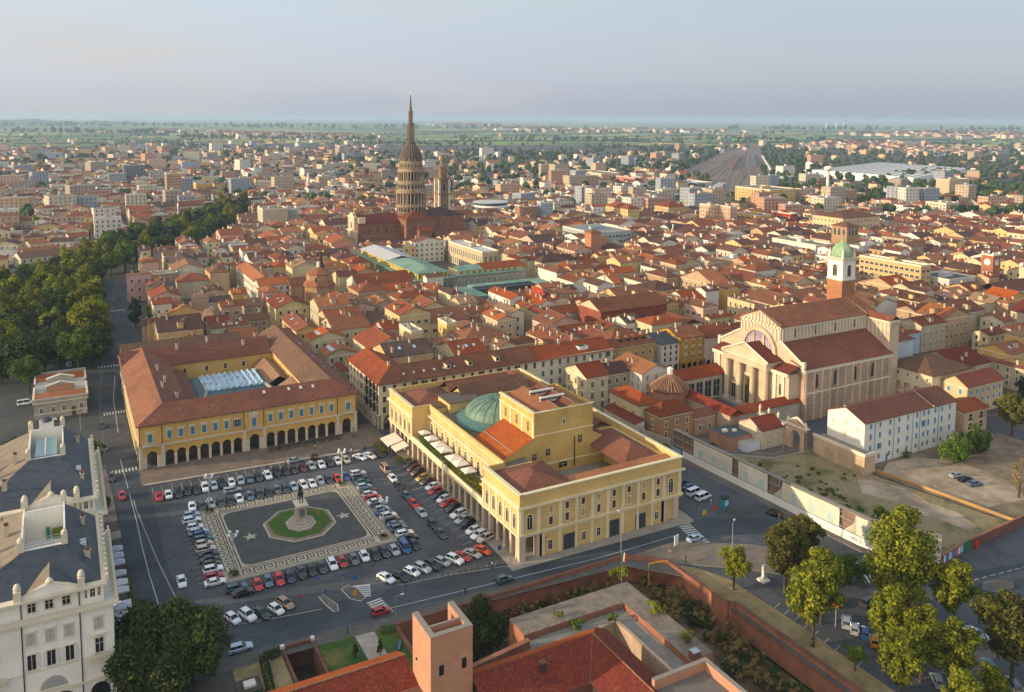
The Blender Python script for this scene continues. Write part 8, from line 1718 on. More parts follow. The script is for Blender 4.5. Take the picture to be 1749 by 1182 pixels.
prow = [placed[i:i+14] for i in range(0, len(placed), 14)]
for ri, row in enumerate(prow):
 row.sort(key=lambda q: P(*q)[0])
 for ci, (x, y) in enumerate(row):
  kk = rt.choice(['park1', 'park1', 'park2', 'park3', 'park2', 'park3', 'park4'])
  tree(kk, f'{TK[kk]} park tree, {ORD[ci]} from left in {ORD[ri]} row of the park', x, y, rt.uniform(.9, 1.3), group='trees of the park on the left')
 #
def T(k, lab, px, py, s, z=0, zc=0, **kw):
 x, y = G(px, py, zc); return tree(k, lab, x, y, s, z=z, **kw)
T('park2', 'big dark round tree left of the toll house, nearest in the park', 40, 655, 1.25); T('park2', 'dark tree beside the biggest one left of the toll house', 78, 632, 1.1); T('park2', 'low dark tree at the left edge in front of the park lane', 2, 655, 1.15); T('park1', 'green tree overhanging the parked white van', 50, 672, .85)
T('park3', 'tall yellow green poplar-like tree beside the boulevard', 150, 612, 1.35); T('park3', 'second tall yellow green tree right beside the boulevard kerb', 166, 596, 1.3)
T('park1', 'rounded green tree just behind the toll house on its left', 124, 612, .8); T('park2', 'small dark tree just behind the toll house on its right', 150, 612, .62); T('park1', 'dense green tree at the far left edge of the park', 8, 610, 1.1)
T('dark1', 'tree crowns between the toll house and the white palace, left one', 20, 800, .62); T('dark1', 'tree crowns between the toll house and the white palace, second', 60, 792, .6); T('green1', 'street tree behind the white palace roof, beside the boulevard', 125, 790, .55); T('green1', 'narrow street tree hugging the white palace side', 160, 800, .55); T('dark1', 'low street tree beside the palace corner near the zebra crossing', 172, 880, .4)
T('dark1', 'large dark tree in front of the white palace, the left one', 235, 1178, 1.1, z=-.5); T('dark1', 'large dark tree in front of the white palace, the right one', 330, 1168, 1.12, z=-.5); T('dark1', 'half hidden dark tree between the two large ones', 285, 1190, .95, z=-.5)
T('park4', 'dark garden tree left of the yellow gabled house', 232, 560, .85); T('park2', 'second dark garden tree by the yellow gabled house', 268, 560, .85); T('park4', 'third dark garden tree behind the arcaded palace roof', 258, 575, .7)
# forecourt and car park trees at the lower right
T('lime1', 'single round tree on the dry verge beside the moat wall', 1253, 1008, .72); T('lime3', 'large olive tree in the middle of the forecourt', 1340, 1012, 1.12); T('lime3', 'second olive tree just behind the large forecourt tree', 1372, 965, .8)
T('lime2', 'tall yellow green tree by the car park entrance', 1388, 1104, 1.3); T('lime2', 'tree directly behind the entrance tree', 1402, 1066, 1.15); T('big', 'biggest bright green tree in front of the hoarding', 1535, 1056, 1.08, rz=1)
T('lime2', 'yellow tree inside the car park beside the parked blue car', 1518, 1130, 1.1); T('lime2', 'yellow green tree at the kerb of the junction', 1628, 1080, 1.08); T('lime1', 'tree in the second car park row, left of the silver car', 1572, 1165, .95); T('lime1', 'tree in the second car park row, behind the silver car', 1628, 1190, 1.0)
T('lime3', 'large tree at the right bottom edge', 1728, 1168, 1.25, rz=2); T('green1', 'small young tree on the verge by the painted bays', 1460, 1146, .36); T('lime2', 'small tree at the bottom edge of the car park', 1540, 1205, 1.0); T('lime2', 'low tree crown at the bottom edge, right of the middle', 1690, 1225, .75); T('lime2', 'crown at the bottom edge below the silver car', 1640, 1240, .8)
T('round', 'low dark round bush left of the white car by the junction', 1420, 1000, .75); T('round', 'dark round bush beside the hoarding pavement', 1452, 998, .75)
T('round', 'dense round tree right of the white building, the left one', 1628, 790, 1.05); T('round', 'dense round tree right of the white building, the right one', 1662, 775, 1.05); T('lime3', 'large green tree at the right edge behind the round trees', 1728, 745, 1.0); T('bare', 'bare dry tree at the right edge of the dirt lot', 1740, 850, 1.1); T('park4', 'grey green conifer at the right edge beyond the tan house', 1745, 690, .6)
T('dark1', 'dark tree growing in the moat right of the brick tower', 815, 1088, .85, z=-5)
T('shrub', 'small round bush in front of the white building', 1548, 782, 1.2)
for i, (px, py, s) in enumerate(((1135, 775, 1.6), (1180, 765, 1.3), (1215, 770, 1.2))): T('shrub', ['green bush in the garden behind the lane wall, left', 'green bush in the garden behind the lane wall, middle', 'green bush in the garden behind the lane wall, right'][i], px, py, s, group='bushes behind the lane wall')
T('russet', 'red leaved bush by the pale terrace wall', 1262, 752, .9)
for i, (px, py) in enumerate(((607, 1125), (650, 1118))): T('conifer', ['small cone shaped conifer on the castle lawn, left of the path', 'small cone shaped conifer on the castle lawn, right of the path'][i], px, py, .95, group='clipped conifers')
# scrub in the moat
sp = [(px, py) for px, py in ((860, 1055), (890, 1046), (920, 1040), (950, 1030), (980, 1022), (1005, 1014), (1030, 1006), (1050, 1000), (1075, 985), (1095, 990), (1110, 1000), (840, 1062), (1130, 1020), (1145, 1035), (1160, 1050), (1175, 1042), (1190, 1060), (1150, 1010), (1165, 1020), (1185, 1030), (1200, 1045), (1205, 1070), (1220, 1085), (1240, 1105), (1260, 1120), (1250, 1140), (1280, 1150), (1300, 1160), (1320, 1172), (1230, 1060), (1250, 1080), (1275, 1100), (1300, 1125), (1330, 1150), (1360, 1175), (790, 1075), (770, 1085))]
g_ = random.Random(77); k = MB(); k2 = MB()
for px, py in sp:
 for j in range(5):
  x, y = G(px+g_.uniform(-14, 14), py+g_.uniform(-9, 9), -4.5)
  if (71 < x < 99 and 105 < y < 132) or y > 146.8 or (x > 116.4) or x+y > 255.5: continue
  r_ = g_.uniform(1.0, 2.6); leafcloud(k if g_.random() < .6 else k2, FOL['dry'] if g_.random() < .6 else FOL['dark'], r_, r_*.7, -4.6+r_*.5, 7, 60, .19, g_, 0, x, y)
o = k.build('scrub'); tag(o, 'dry brown scrub covering the floor of the castle moat', 'scrub', None, 'stuff')
k = k2;
if k.v: o = k.build('scrub'); tag(o, 'green and brown bushes mixed into the moat scrub', 'scrub', None, 'stuff')
k = MB()
for _ in range(260):
 x, y = g_.uniform(163, 200), g_.uniform(118, 172)
 if x+y*.9 > 318+g_.uniform(-10, 20) or x < 163.5: continue
 if not (x < 178+g_.uniform(-6, 4) or y > 148): continue
 r_ = g_.uniform(.4, 1.3)*(1.6 if x < 172 else 1); leafcloud(k, FOL['green'] if g_.random() < .7 else FOL['olive'], r_, r_*.6, r_*.35, 5, 30, .2, g_, 0, x, y)
o = k.build('weeds'); tag(o, 'green weeds and bushes overgrowing the empty lot behind the hoarding', 'weeds', None, 'stuff')
for i, (px, py, f_, s) in enumerate(((1058, 992, 'shruby', 1.0), (1120, 1052, 'shruby', 1.0), (986, 1070, 'shrub', 1.1), (1045, 1058, 'shrub', 1.0), (1175, 1100, 'shruby', .8), (954, 1058, 'shruby', .5))): T(f_, ['yellow green bush on the far corner of the rampart', 'yellow green bush on the right arm of the rampart', 'green bush against the inner castle wall, left', 'dark green bush in the corner of the inner castle wall', 'low bush near the end of the right rampart arm', 'small tuft on the left part of the rampart top'][i], px, py, s, z=6 if i in (0, 1, 4, 5) else 4.8, zc=5.5, group='bushes on the castle walls')
T('green1', 'young dark tree in the weedy lot behind the hoarding', 1504, 905, .4)
# distant trees: individuals first, the rest as one mass
def blobtree(b, x, y, s, g_, z=0):
 h = g_.uniform(8, 14)*s; r = h*.42
 m = FDT
 for c in range(5):
  ox, oy, oz = g_.gauss(0, .38)*r, g_.gauss(0, .38)*r, h*.58+g_.uniform(-.22, .25)*h; rr = r*g_.uniform(.5, .78)
  vs = []; n = 6
  for (lr, lz) in ((.55, -.8), (1, -.1), (.75, .6)):
   for i in range(n): a = 2*math.pi*(i+g_.uniform(-.25, .25))/n; q = rr*lr*g_.uniform(.75, 1.2); vs.append((x+ox+q*math.cos(a), y+oy+q*math.sin(a), z+oz+rr*lz*g_.uniform(.85, 1.15)))
  vs.append((x+ox, y+oy, z+oz+rr)); fs = [(j*n+i, j*n+(i+1) % n, (j+1)*n+(i+1) % n, (j+1)*n+i) for j in range(2) for i in range(n)]+[(2*n+i, 2*n+(i+1) % n, 3*n) for i in range(n)]
  b.add(vs, fs, m)
FDT = islandmat('far_foliage', ['#2a3d1e', '#364b24', '#24361c', '#42562c', '#2f4424', '#3a4a28'], noise=.35, scale=.4)
BELTS = [((1335, 306), (1302, 262), 26, 3), ((1160, 294), (1240, 256), 26, 3), ((1325, 275), (1400, 290), 24, 8), ((1100, 262), (1240, 254), 40, 4), ((1300, 258), (1380, 262), 30, 5), ((1215, 318), (1190, 306), 8, 3), ((505, 352), (655, 362), 60, 3), ((750, 352), (800, 356), 14, 3), ((330, 322), (470, 326), 50, 5), ((1560, 380), (1749, 372), 60, 9), ((1500, 315), (1640, 300), 70, 8), ((1560, 330), (1749, 340), 80, 12), ((1300, 300), (1390, 300), 20, 6), ((540, 290), (600, 296), 24, 6), ((640, 276), (690, 290), 24, 6), ((900, 285), (1010, 300), 40, 6), ((1060, 290), (1180, 285), 45, 6), ((1340, 330), (1560, 345), 50, 6), ((1180, 330), (1260, 345), 12, 3), ((0, 320), (130, 330), 26, 14), ((280, 250), (500, 262), 60, 5), ((760, 262), (1000, 268), 80, 4), ((780, 240), (1180, 243), 150, 3), ((1180, 238), (1500, 246), 160, 4), ((1000, 252), (1200, 258), 60, 4), ((300, 236), (660, 240), 150, 3), ((0, 226), (400, 231), 120, 2), ((860, 228), (1749, 232), 130, 1.5), ((1240, 222), (1749, 224), 120, 1.0), ((0, 216), (500, 218), 110, 1.0), ((400, 219), (1000, 221), 120, 1.0), ((600, 247), (820, 250), 40, 3), ((740, 395), (790, 400), 5, 2), ((870, 408), (905, 412), 5, 3), ((1500, 246), (1749, 250), 60, 3)]
for (a, c, n, sp_) in BELTS:
 for _ in range(n if a[1] > 246 else n*2//3): f_ = rg.random(); px = a[0]+(c[0]-a[0])*f_; py = a[1]+(c[1]-a[1])*f_+rg.gauss(0, sp_/2); x, y = G(px, py); FT.append((x, y, rg.uniform(.8, 1.3)*(1 if y < 2600 else min(3.2, math.hypot(x, y)/2600)), 0))
FT.sort(key=lambda q: q[0]**2+q[1]**2)
nper = 300-len([o for o in bpy.data.objects if o.get('category') == 'tree']); nper = max(0, min(nper, 30)); far_i = FT[:nper]; far_i.sort(key=lambda q: P(q[0], q[1])[0])
for i, (x, y, s, _) in enumerate(far_i):
 kk = rt.choice(['park1', 'park2', 'park3']); tree(kk, f'{TK[kk]} town tree between roofs, {ORD[i] if i < 30 else "number "+str(i+1)} from the left of the picture', x, y, s*.6, group='trees among the houses')
b = MB()
for (x, y, s, _) in FT[nper:]: blobtree(b, x, y, s, rg)
o = b.build('distant_trees'); tag(o, 'distant dark green trees and woods among houses and fields', 'trees', None, 'stuff'); print('far trees', len(FT), len(b.f))
# ------------------------------------------------------------ cars
DV = -math.pi/2    # nose toward the camera side (-v)
def z3(x, y): return 220+x/3.802, 740+y/3.802
def z4(x, y): return 560+x/2.733, 620+y/2.733
CC = {'w': 'white', 's': 'silver', 'g': 'grey', 'd': 'dark grey', 'k': 'black', 'r': 'red', 'm': 'dark red', 'b': 'blue', 'n': 'navy', 'l': 'light blue', 't': 'teal', 'e': 'beige', 'a': 'tan', 'o': 'brown', 'y': 'gold', 'f': 'bright red', 'c': 'steel blue', 'q': 'dark green', 'u': 'orange', 'x': 'yellow'}
NTH = ['first', 'second', 'third', 'fourth', 'fifth', 'sixth', 'seventh', 'eighth', 'ninth', 'tenth', 'eleventh', 'twelfth']
def row(where, fr, cars, cv, ang, grp, jit=.05):
 """cars: list of (px, py, colour, kind); fr: which end the counting starts from"""
 cnt = {}; tot = {}
 for c in cars: tot[(c[2], c[3])] = tot.get((c[2], c[3]), 0)+1
 for (px, py, co, kd) in cars:
  k = (co, kd); cnt[k] = cnt.get(k, 0)+1; kn = {'h': 'hatchback', 'e': 'estate car', 'u': 'SUV', 's': 'saloon', 'v': 'van'}[kd]
  pre = 'the only' if tot[k] == 1 else NTH[cnt[k]-1]
  x, y = G(*cv(px, py), .7); a = ang+random.uniform(-jit, jit)
  lab = f'{CC[co]} {kn} in the row {where}' if tot[k] == 1 else f'{pre} {CC[co]} {kn} from the {fr} in the row {where}'
  car(lab, x, y, a, kn, CC[co], grp)
row('along the arcade pavement', 'left', [(198, 410, 'f', 'h'), (258, 397, 'w', 'h'), (322, 387, 'k', 'e'), (380, 372, 'k', 'h'), (437, 363, 'k', 's'), (497, 350, 'w', 'u'), (553, 338, 'l', 'h'), (605, 325, 'k', 'u'), (667, 318, 'w', 'h'), (727, 305, 's', 'h'), (783, 292, 'c', 's'), (843, 283, 'd', 'h'), (902, 270, 'w', 'e'), (962, 252, 'k', 'u'), (1020, 243, 'k', 'h'), (1073, 233, 'd', 'h'), (1130, 222, 'm', 'h'), (1187, 208, 's', 'e'), (1250, 200, 'w', 's'), (1305, 187, 'd', 's'), (1357, 178, 'w', 'h'), (1412, 170, 'e', 'h')], z3, DV, 'cars parked along the arcade side of the square')
row('touching the far border of the mosaic', 'left', [(412, 475, 'w', 'h'), (478, 472, 'd', 'h'), (532, 455, 's', 'e'), (602, 445, 'd', 's'), (657, 437, 'k', 's'), (717, 422, 'w', 'h'), (785, 405, 'c', 'h'), (848, 392, 'q', 'e'), (907, 382, 'k', 'h'), (963, 365, 'g', 'h'), (1018, 358, 'd', 'e'), (1072, 343, 'l', 'h'), (1133, 332, 'w', 'e'), (1190, 322, 'w', 's'), (1243, 305, 's', 'h'), (1298, 297, 'n', 's'), (1355, 290, 'f', 'h'), (1410, 277, 'b', 'h')], z3, DV, 'cars parked at the far edge of the mosaic')
row('down the left mosaic side', 'far end', [(405, 525, 'l', 'h'), (407, 560, 'w', 'e'), (430, 605, 'w', 'h'), (452, 635, 'l', 'e'), (470, 655, 'b', 'h'), (483, 682, 't', 'e'), (487, 712, 'e', 'h'), (500, 748, 'e', 'e'), (520, 780, 'n', 's'), (530, 815, 'k', 's'), (537, 845, 'q', 'h'), (548, 882, 'w', 'u'), (553, 925, 'r', 'h'), (560, 963, 'w', 's')], z3, 0, 'cars parked down the left side of the mosaic')
row('down the right mosaic side', 'far end', [(140, 512, 'w', 'e'), (150, 531, 'g', 'u'), (162, 553, 't', 's'), (170, 574, 'l', 'h'), (185, 592, 'd', 's'), (195, 609, 'w', 'h'), (212, 627, 'f', 'e'), (222, 645, 'w', 's'), (238, 661, 'n', 'h'), (250, 678, 's', 'h'), (262, 694, 'b', 's'), (283, 712, 'w', 'u'), (300, 731, 'd', 'e'), (315, 750, 'c', 's'), (330, 769, 'c', 'u'), (358, 792, 'w', 'e'), (378, 813, 'k', 's')], z4, 0, 'cars parked down the right side of the mosaic')
row('below the near border of the mosaic', 'left', [(838, 980, 'f', 'h'), (905, 957, 'c', 'h'), (977, 942, 'f', 'e'), (1047, 930, 'n', 'h'), (1120, 903, 'd', 'u'), (1185, 885, 'k', 'h'), (1253, 865, 'd', 's'), (1322, 845, 'w', 'e'), (1387, 832, 'r', 'h'), (1463, 815, 'g', 'h'), (1530, 795, 'w', 'h'), (1600, 780, 'k', 's'), (1660, 765, 'd', 'e'), (1725, 757, 's', 'h')], z3, DV-.03, 'cars parked at the near edge of the mosaic')
row('at the right end below the mosaic', 'left', [(358, 857, 'b', 'v'), (403, 846, 'k', 'h')], z4, DV, 'cars parked at the near edge of the mosaic')
row('beside the street, right of the crossing', 'left', [(272, 1000, 'w', 's'), (340, 992, 'k', 's'), (392, 972, 'w', 'h'), (442, 955, 's', 'u'), (490, 943, 'k', 'u'), (535, 925, 's', 'h'), (593, 915, 'w', 'u'), (628, 900, 'r', 's'), (675, 887, 's', 's'), (722, 871, 'u', 's')], z4, DV+.42, 'cars parked at an angle beside the street')
row('beside the street, left of the islands', 'left', [(1390, 683, 'w', 'h'), (1480, 665, 'w', 'u'), (1563, 650, 'q', 's'), (1650, 628, 'w', 'h'), (1705, 592, 'a', 'e')], lambda x, y: (x/3.498, 860+y/3.498), DV+.38, 'cars parked at an angle beside the street')
row('in front of the theatre colonnade', 'far end', [(383, 472, 'd', 'e'), (400, 487, 'm', 'h'), (420, 507, 'o', 'u'), (440, 533, 'y', 'h'), (465, 549, 'o', 's'), (490, 573, 'w', 's'), (500, 596, 'f', 'h'), (520, 613, 'd', 's'), (540, 632, 'w', 'h'), (560, 651, 'f', 's'), (585, 674, 'd', 'u'), (608, 703, 'w', 'u'), (630, 727, 's', 's'), (650, 747, 'k', 'u'), (678, 778, 'w', 'h'), (705, 798, 'w', 'e'), (733, 816, 'e', 'u')], z4, .28+math.pi, 'cars parked along the theatre colonnade')
def C1(lab, px, py, ang, kd, co, grp='cars under way or standing apart', cv=None, nm=None):
 x, y = G(*(cv(px, py) if cv else (px, py)), .7); return car(lab, x, y, ang, kd, co, grp, nm)
C1('silver estate car standing across the aisle behind the far mosaic row', 675, 365, 0, 'estate car', 'silver', cv=z3); C1('pale silver saloon waiting lengthwise by the arcade pavement', 1080, 172, .1, 'saloon', 'silver', cv=z3); C1('black hatchback standing alone before the arcade cafe', 1202, 150, 1.2, 'hatchback', 'black', cv=z3)
C1('white saloon near the cream awnings, left of the pair', 1500, 152, DV+.5, 'saloon', 'white', cv=z3); C1('white saloon near the cream awnings, right of the pair', 1562, 143, DV+.5, 'saloon', 'white', cv=z3); C1('black saloon nearest the cream awnings', 1617, 132, DV+.4, 'saloon', 'black', cv=z3)
C1('dark teal estate car lengthwise at the near left mosaic corner', 700, 1000, .05, 'estate car', 'teal', cv=z3); C1('black saloon lengthwise below the near left mosaic corner', 740, 1030, .05, 'saloon', 'black', cv=z3)
C1('tan van driving down the lane between mosaic and theatre', 270, 495, DV, 'van', 'tan', cv=z4, nm='moving_van'); C1('white hatchback just below the tan van', 303, 537, DV, 'hatchback', 'white', cv=z4); C1('black hatchback just below the white one under the tan van', 328, 572, DV, 'hatchback', 'black', cv=z4)
C1('dark blue green hatchback in the lane, above the red one', 368, 618, DV+.1, 'hatchback', 'teal', cv=z4); C1('red hatchback in the middle of the theatre lane', 402, 655, DV, 'hatchback', 'bright red', cv=z4); C1('silver saloon alone in the theatre lane below the red one', 437, 695, DV, 'saloon', 'silver', cv=z4)
C1('black hatchback in the lane, farther of the last pair', 490, 750, DV, 'hatchback', 'black', cv=z4); C1('dark grey saloon in the lane, nearer of the last pair', 528, 793, DV, 'saloon', 'dark grey', cv=z4)
C1('white saloon driving alone at the left of the square', 310, 992, DV, 'saloon', 'white'); C1('dark blue hatchback in the street bend near the dark trees', 291.5, 1040, DV+.1, 'hatchback', 'blue'); C1('silver blue estate car driving along the near street', 410.5, 1105, 0, 'estate car', 'light blue')
C1('dark teal hatchback driving along the street before the theatre', 861.5, 988, .03, 'hatchback', 'teal'); C1('red convertible driving past the brick tower', 651, 1043, .05, 'hatchback', 'red'); C1('light blue saloon stopped at the zebra crossing by the theatre corner', 1187, 918, .1, 'saloon', 'light blue')
C1('dark saloon coming down the boulevard beside the toll house', 174, 726, DV, 'saloon', 'black'); C1('grey hatchback parked under the street trees by the white palace', 179, 765, DV, 'hatchback', 'dark grey'); C1('dark grey SUV beside the zebra crossing left of the arcade', 191, 815, DV, 'SUV', 'dark grey'); C1('red and black hatchback turning left of the square', 209, 846, DV, 'hatchback', 'red')
C1('white hatchback in front of the toll house', 86, 716, 0, 'hatchback', 'white'); C1('white van parked left of the toll house', 43, 688, .1, 'van', 'white')
for i, (px, py, co, kd, lab) in enumerate(((102, 593, 'light blue', 'hatchback', 'pale blue car in the park lane, farthest of four'), (99, 605, 'white', 'hatchback', 'white car in the park lane, second of four'), (97, 612, 'red', 'hatchback', 'red car in the park lane, third of four'), (93, 622, 'teal', 'saloon', 'teal car in the park lane, nearest of four'), (118, 622, 'light blue', 'hatchback', 'light blue car just behind the toll house roof'), (30, 643, 'navy', 'hatchback', 'navy car half under the park trees, left of the toll house'), (4, 640, 'grey', 'hatchback', 'grey car at the left edge under the park trees'))): C1(lab, px, py, DV, kd, co, 'cars parked in the park')
C1('blue saloon parked beyond the theatre corner', 1177, 831, .2, 'saloon', 'blue'); C1('black hatchback half hidden beyond the theatre corner', 1166, 824, .2, 'hatchback', 'black'); C1('white van beyond the theatre corner, left of two', 1186, 840, .15, 'van', 'white'); C1('white van beyond the theatre corner, right of two', 1201, 848, .15, 'van', 'white'); C1('black estate car stopped beside the hoarding', 1326, 877, DV+.4, 'estate car', 'black')
C1('silver saloon on the dirt lot, farthest of three', 1635, 811, -.25, 'saloon', 'silver'); C1('black saloon on the dirt lot, middle of three', 1650, 818, -.25, 'saloon', 'black'); C1('silver blue saloon on the dirt lot, nearest of three', 1665, 825, -.25, 'saloon', 'steel blue')
C1('white hatchback driving behind the biggest tree', 1462, 967, DV-.1, 'hatchback', 'white'); C1('dark grey SUV under the biggest tree in the car park', 1482, 1027, .2, 'SUV', 'dark grey'); C1('silver SUV first in the car park row', 1446, 1061, .7, 'SUV', 'silver'); C1('silver hatchback second in the car park row', 1460, 1072, .7, 'hatchback', 'silver'); C1('bright blue hatchback in the car park row', 1478, 1079, .7, 'hatchback', 'blue'); C1('yellow hatchback in the car park row under the yellow tree', 1494, 1093, .7, 'hatchback', 'yellow')
C1('black SUV in the car park row behind the tree trunk', 1516, 1106, .7, 'SUV', 'black'); C1('grey hatchback last in the visible car park row', 1534, 1117, .7, 'hatchback', 'grey'); C1('orange hatchback standing under the entrance tree', 1433, 1027, .3, 'hatchback', 'orange'); C1('silver hatchback at the bottom of the car park', 1601, 1161, .9, 'hatchback', 'silver'); C1('dark teal SUV at the lower right of the car park', 1690, 1137, .9, 'SUV', 'teal'); C1('silver saloon half hidden behind the kerbside tree', 1667, 1081, DV+.2, 'saloon', 'silver'); C1('grey estate car at the bottom right corner', 1732, 1168, .9, 'estate car', 'grey'); C1('black hatchback at the car park bottom, deep in tree shade', 1550, 1140, .7, 'hatchback', 'black')
# scooters
def scooter(lab, px, py, ang, colr):
 x, y = G(px, py, .5); t = thing('scooter', lab, 'scooter', x, y, .006, ang, 'scooters'); b = MB(); pm = paint(CARC[colr]); b.box(-.75, -.17, .35, -.05, .17, .72, pm); b.box(-.7, -.15, .72, .05, .15, .84, plain('#17181a', .8, name='saddle')); b.box(-.05, -.15, .25, .45, .15, .38, pm); b.add([(.42, -.2, .3), (.5, -.2, .3), (.62, -.18, 1.0), (.55, -.18, 1.0), (.42, .2, .3), (.5, .2, .3), (.62, .18, 1.0), (.55, .18, 1.0)], [(0, 1, 2, 3), (4, 7, 6, 5), (1, 5, 6, 2), (0, 3, 7, 4), (3, 2, 6, 7)], pm); b.bar((.58, -.34, 1.08), (.58, .34, 1.08), .035, IRON, 5); b.bar((.58, 0, .95), (.75, 0, .3), .05, IRON, 5); o = b.build('body'); o.parent = t
 for sx in (-.5, .72): o = bpy.data.objects.new('wheel', _C[('w', 'hatchback')]); COL.objects.link(o); o.parent = t; o.location = (sx, 0, .26); o.scale = (.75, .55, .75)
scooter('white scooter by the lamp post near the arcade', 597, 770, .2, 'white'); scooter('dark scooter beside the white one', 590, 773, .2, 'black'); scooter('pale scooter parked by the bollards at the theatre corner', 837, 965, 0, 'silver'); scooter('second scooter by the bollards at the theatre corner', 842, 967, .2, 'grey'); scooter('blue scooter at the end of the arcade pavement', 623, 765, .6, 'blue')
# ------------------------------------------------------------ people
PP = [('person in a dark jacket walking on the arcade pavement', 456, 805, '#20242c', '#15171c'), ('person in a red top under the first arch of the arcade', 255, 797, '#b22222', '#2b4a78'), ('person in a blue top beside the first arch of the arcade', 254, 803, '#2a6ab0', '#1e2a44'), ('person in black at the kerb near the parked row', 488, 797, '#15161a', '#101114'), ('person in a yellow jacket beside the black car before the cafe', 538, 768, '#c9a42a', '#20242c'), ('person in an orange top at the right end of the arcade', 604, 747, '#c8742a', '#20242c'), ('person in blue at the corner column of the arcade', 604, 739, '#3a6ab0', '#22304a'), ('person in a dark top walking beside the mosaic parking row', 633, 825, '#2a1c20', '#15161a'),
      ('person in a dark coat standing at the castle garden kerb', 594, 1084, '#20242c', '#15171c'), ('person in a dark coat on the pavement above the moat', 795, 1016, '#15171c', '#15171c'), ('person in dark red standing on the forecourt', 1144, 944, '#8c1f1f', '#c9c4bc'), ('dark clothed person on the forecourt near the moat wall', 1171, 961, '#17181c', '#17181c'), ('person in a red top beside the black car at the hoarding', 1331, 886, '#c22a3a', '#d4d0c8'), ('person in white by the construction mess in front of the hoarding', 1214, 862, '#d4cfcf', '#b0a8b0'), ('person in a red jacket near the blue boards of the hoarding', 1186, 803, '#b8322e', '#2a2a30'), ('person by the car at the near mosaic crossing', 432, 822, '#2a3038', '#17181c')]
for i, (lab, px, py, s_, l_) in enumerate(PP): x, y = G(px, py); person(lab, x, y, i*1.3, s_, l_, ['#2a1e18', '#4a3424', '#6b5138', '#1a1614'][i % 4], [.22, .05, .3, .12][i % 4], [.12, .02, .2][i % 3], 'people about the square', z=.13 if i in (0, 1, 2, 5, 6) else 0)
# signs, bollards, cafe tables, cones
def signpost(lab, px, py, colr='#2a5fa0', h=2.6, rz=0, shape='disc'):
 x, y = G(px, py); t = thing('road_sign', lab, 'sign', x, y, 0, rz, 'road signs'); b = MB(); b.lathe(0, 0, [(.04, 0), (.04, h)], 6, METAL); o = b.build('post'); o.parent = t; b = MB(); m = plain(colr, .4, name='sign_face')
 if shape == 'disc': b.add([(.35*math.cos(2*math.pi*i/14), -.06, h-.4+.35*math.sin(2*math.pi*i/14)) for i in range(14)]+[(.35*math.cos(2*math.pi*i/14), -.03, h-.4+.35*math.sin(2*math.pi*i/14)) for i in range(14)], [tuple(range(14)), tuple(range(14, 28))[::-1]]+[(i, i+14, (i+1) % 14+14, (i+1) % 14) for i in range(14)], m)
 else: b.box(-.45, -.06, h-1.1, .45, -.03, h, m)
 o = b.build('sign_plate'); o.parent = t
for i, (px, py, c, sh) in enumerate(((587, 998, '#2a5fa0', 'disc'), (606, 1003, '#2a5fa0', 'rect'), (606, 1018, '#c9a030', 'rect'), (541, 1003, '#2a5fa0', 'disc'), (556, 1027, '#2a5fa0', 'disc'), (512, 1036, '#b8322e', 'disc'), (771, 847, '#2a5fa0', 'disc'), (853, 950, '#23456e', 'rect'))):
 signpost(['blue disc sign at the left tip of the larger traffic island', 'blue square sign by the zebra crossing', 'yellow marker on the larger traffic island', 'blue disc sign on the far end of the small island', 'blue disc sign on the near end of the small island', 'red disc sign at the end of the angled parking row', 'blue disc sign between cars at the theatre colonnade', 'dark blue panel sign at the theatre corner'][i], px, py, c, 2.6 if i != 2 else 1.2, 0, sh)
x, y = G(1155, 936); t = thing('billboard', 'white free standing billboard on the forecourt edge', 'billboard', x, y, .13, .3); b = MB(); b.box(-.8, -.08, .6, .8, .08, 3.0, plain('#d9d7d0', .6, name='white_poster')); b.box(-.9, -.1, .5, .9, -.081, .6, METAL); b.box(-.7, -.05, 0, -.6, .05, .6, METAL); b.box(.6, -.05, 0, .7, .05, .6, METAL); o = b.build('panel'); o.parent = t
x, y = G(1304, 992); t = thing('war_memorial', 'small white stone stele on the forecourt left of the olive tree', 'monument', x, y, 0); b = MB(); b.box(x-1, y-1, 0, x+1, y+1, .4, WHITE); b.box(x-.3, y-.3, .4, x+.3, y+.3, 3.6, WHITE); b.build('stele', t)
x, y = G(1237, 866); t = thing('kiosk', 'blue green ticket kiosk with display panel among the works', 'kiosk', x, y, 0, .2); b = MB(); b.box(-.9, -.7, 0, .9, .7, 2.4, plain('#2f7f8c', .5, name='teal_panel')); b.box(-1.1, -.9, 2.4, 1.1, .9, 2.6, IRON); b.box(-.7, -.75, .6, .7, -.701, 2.1, plain('#9fd0d4', .3, name='display')); o = b.build('cabin'); o.parent = t; b = MB(); b.lathe(1.4, 1, [(.06, 0), (.06, 4.4)], 6, METAL); b.box(1.1, .9, 3.4, 1.7, .98, 4.3, plain('#2a5fb0', .4, name='blue_sign')); o = b.build('sign'); o.parent = t
for i, (px, py, c) in enumerate(((1203, 878, '#d0a020'), (1220, 870, '#b8482a'), (1360, 888, '#c0402a'))):
 x, y = G(px, py); t = thing('barrier', ['yellow plastic barrier near the theatre corner', 'red plastic barrier beside the kiosk', 'orange barrier at the foot of the hoarding'][i], 'barrier', x, y, 0, .3, 'road works barriers'); b = MB(); b.add([(-.7, -.25, 0), (.7, -.25, 0), (.7, .25, 0), (-.7, .25, 0), (-.6, -.1, .9), (.6, -.1, .9), (.6, .1, .9), (-.6, .1, .9)], [(0, 1, 5, 4), (1, 2, 6, 5), (2, 3, 7, 6), (3, 0, 4, 7), (4, 5, 6, 7)], plain(c, .6, name='plastic')); o = b.build('body'); o.parent = t
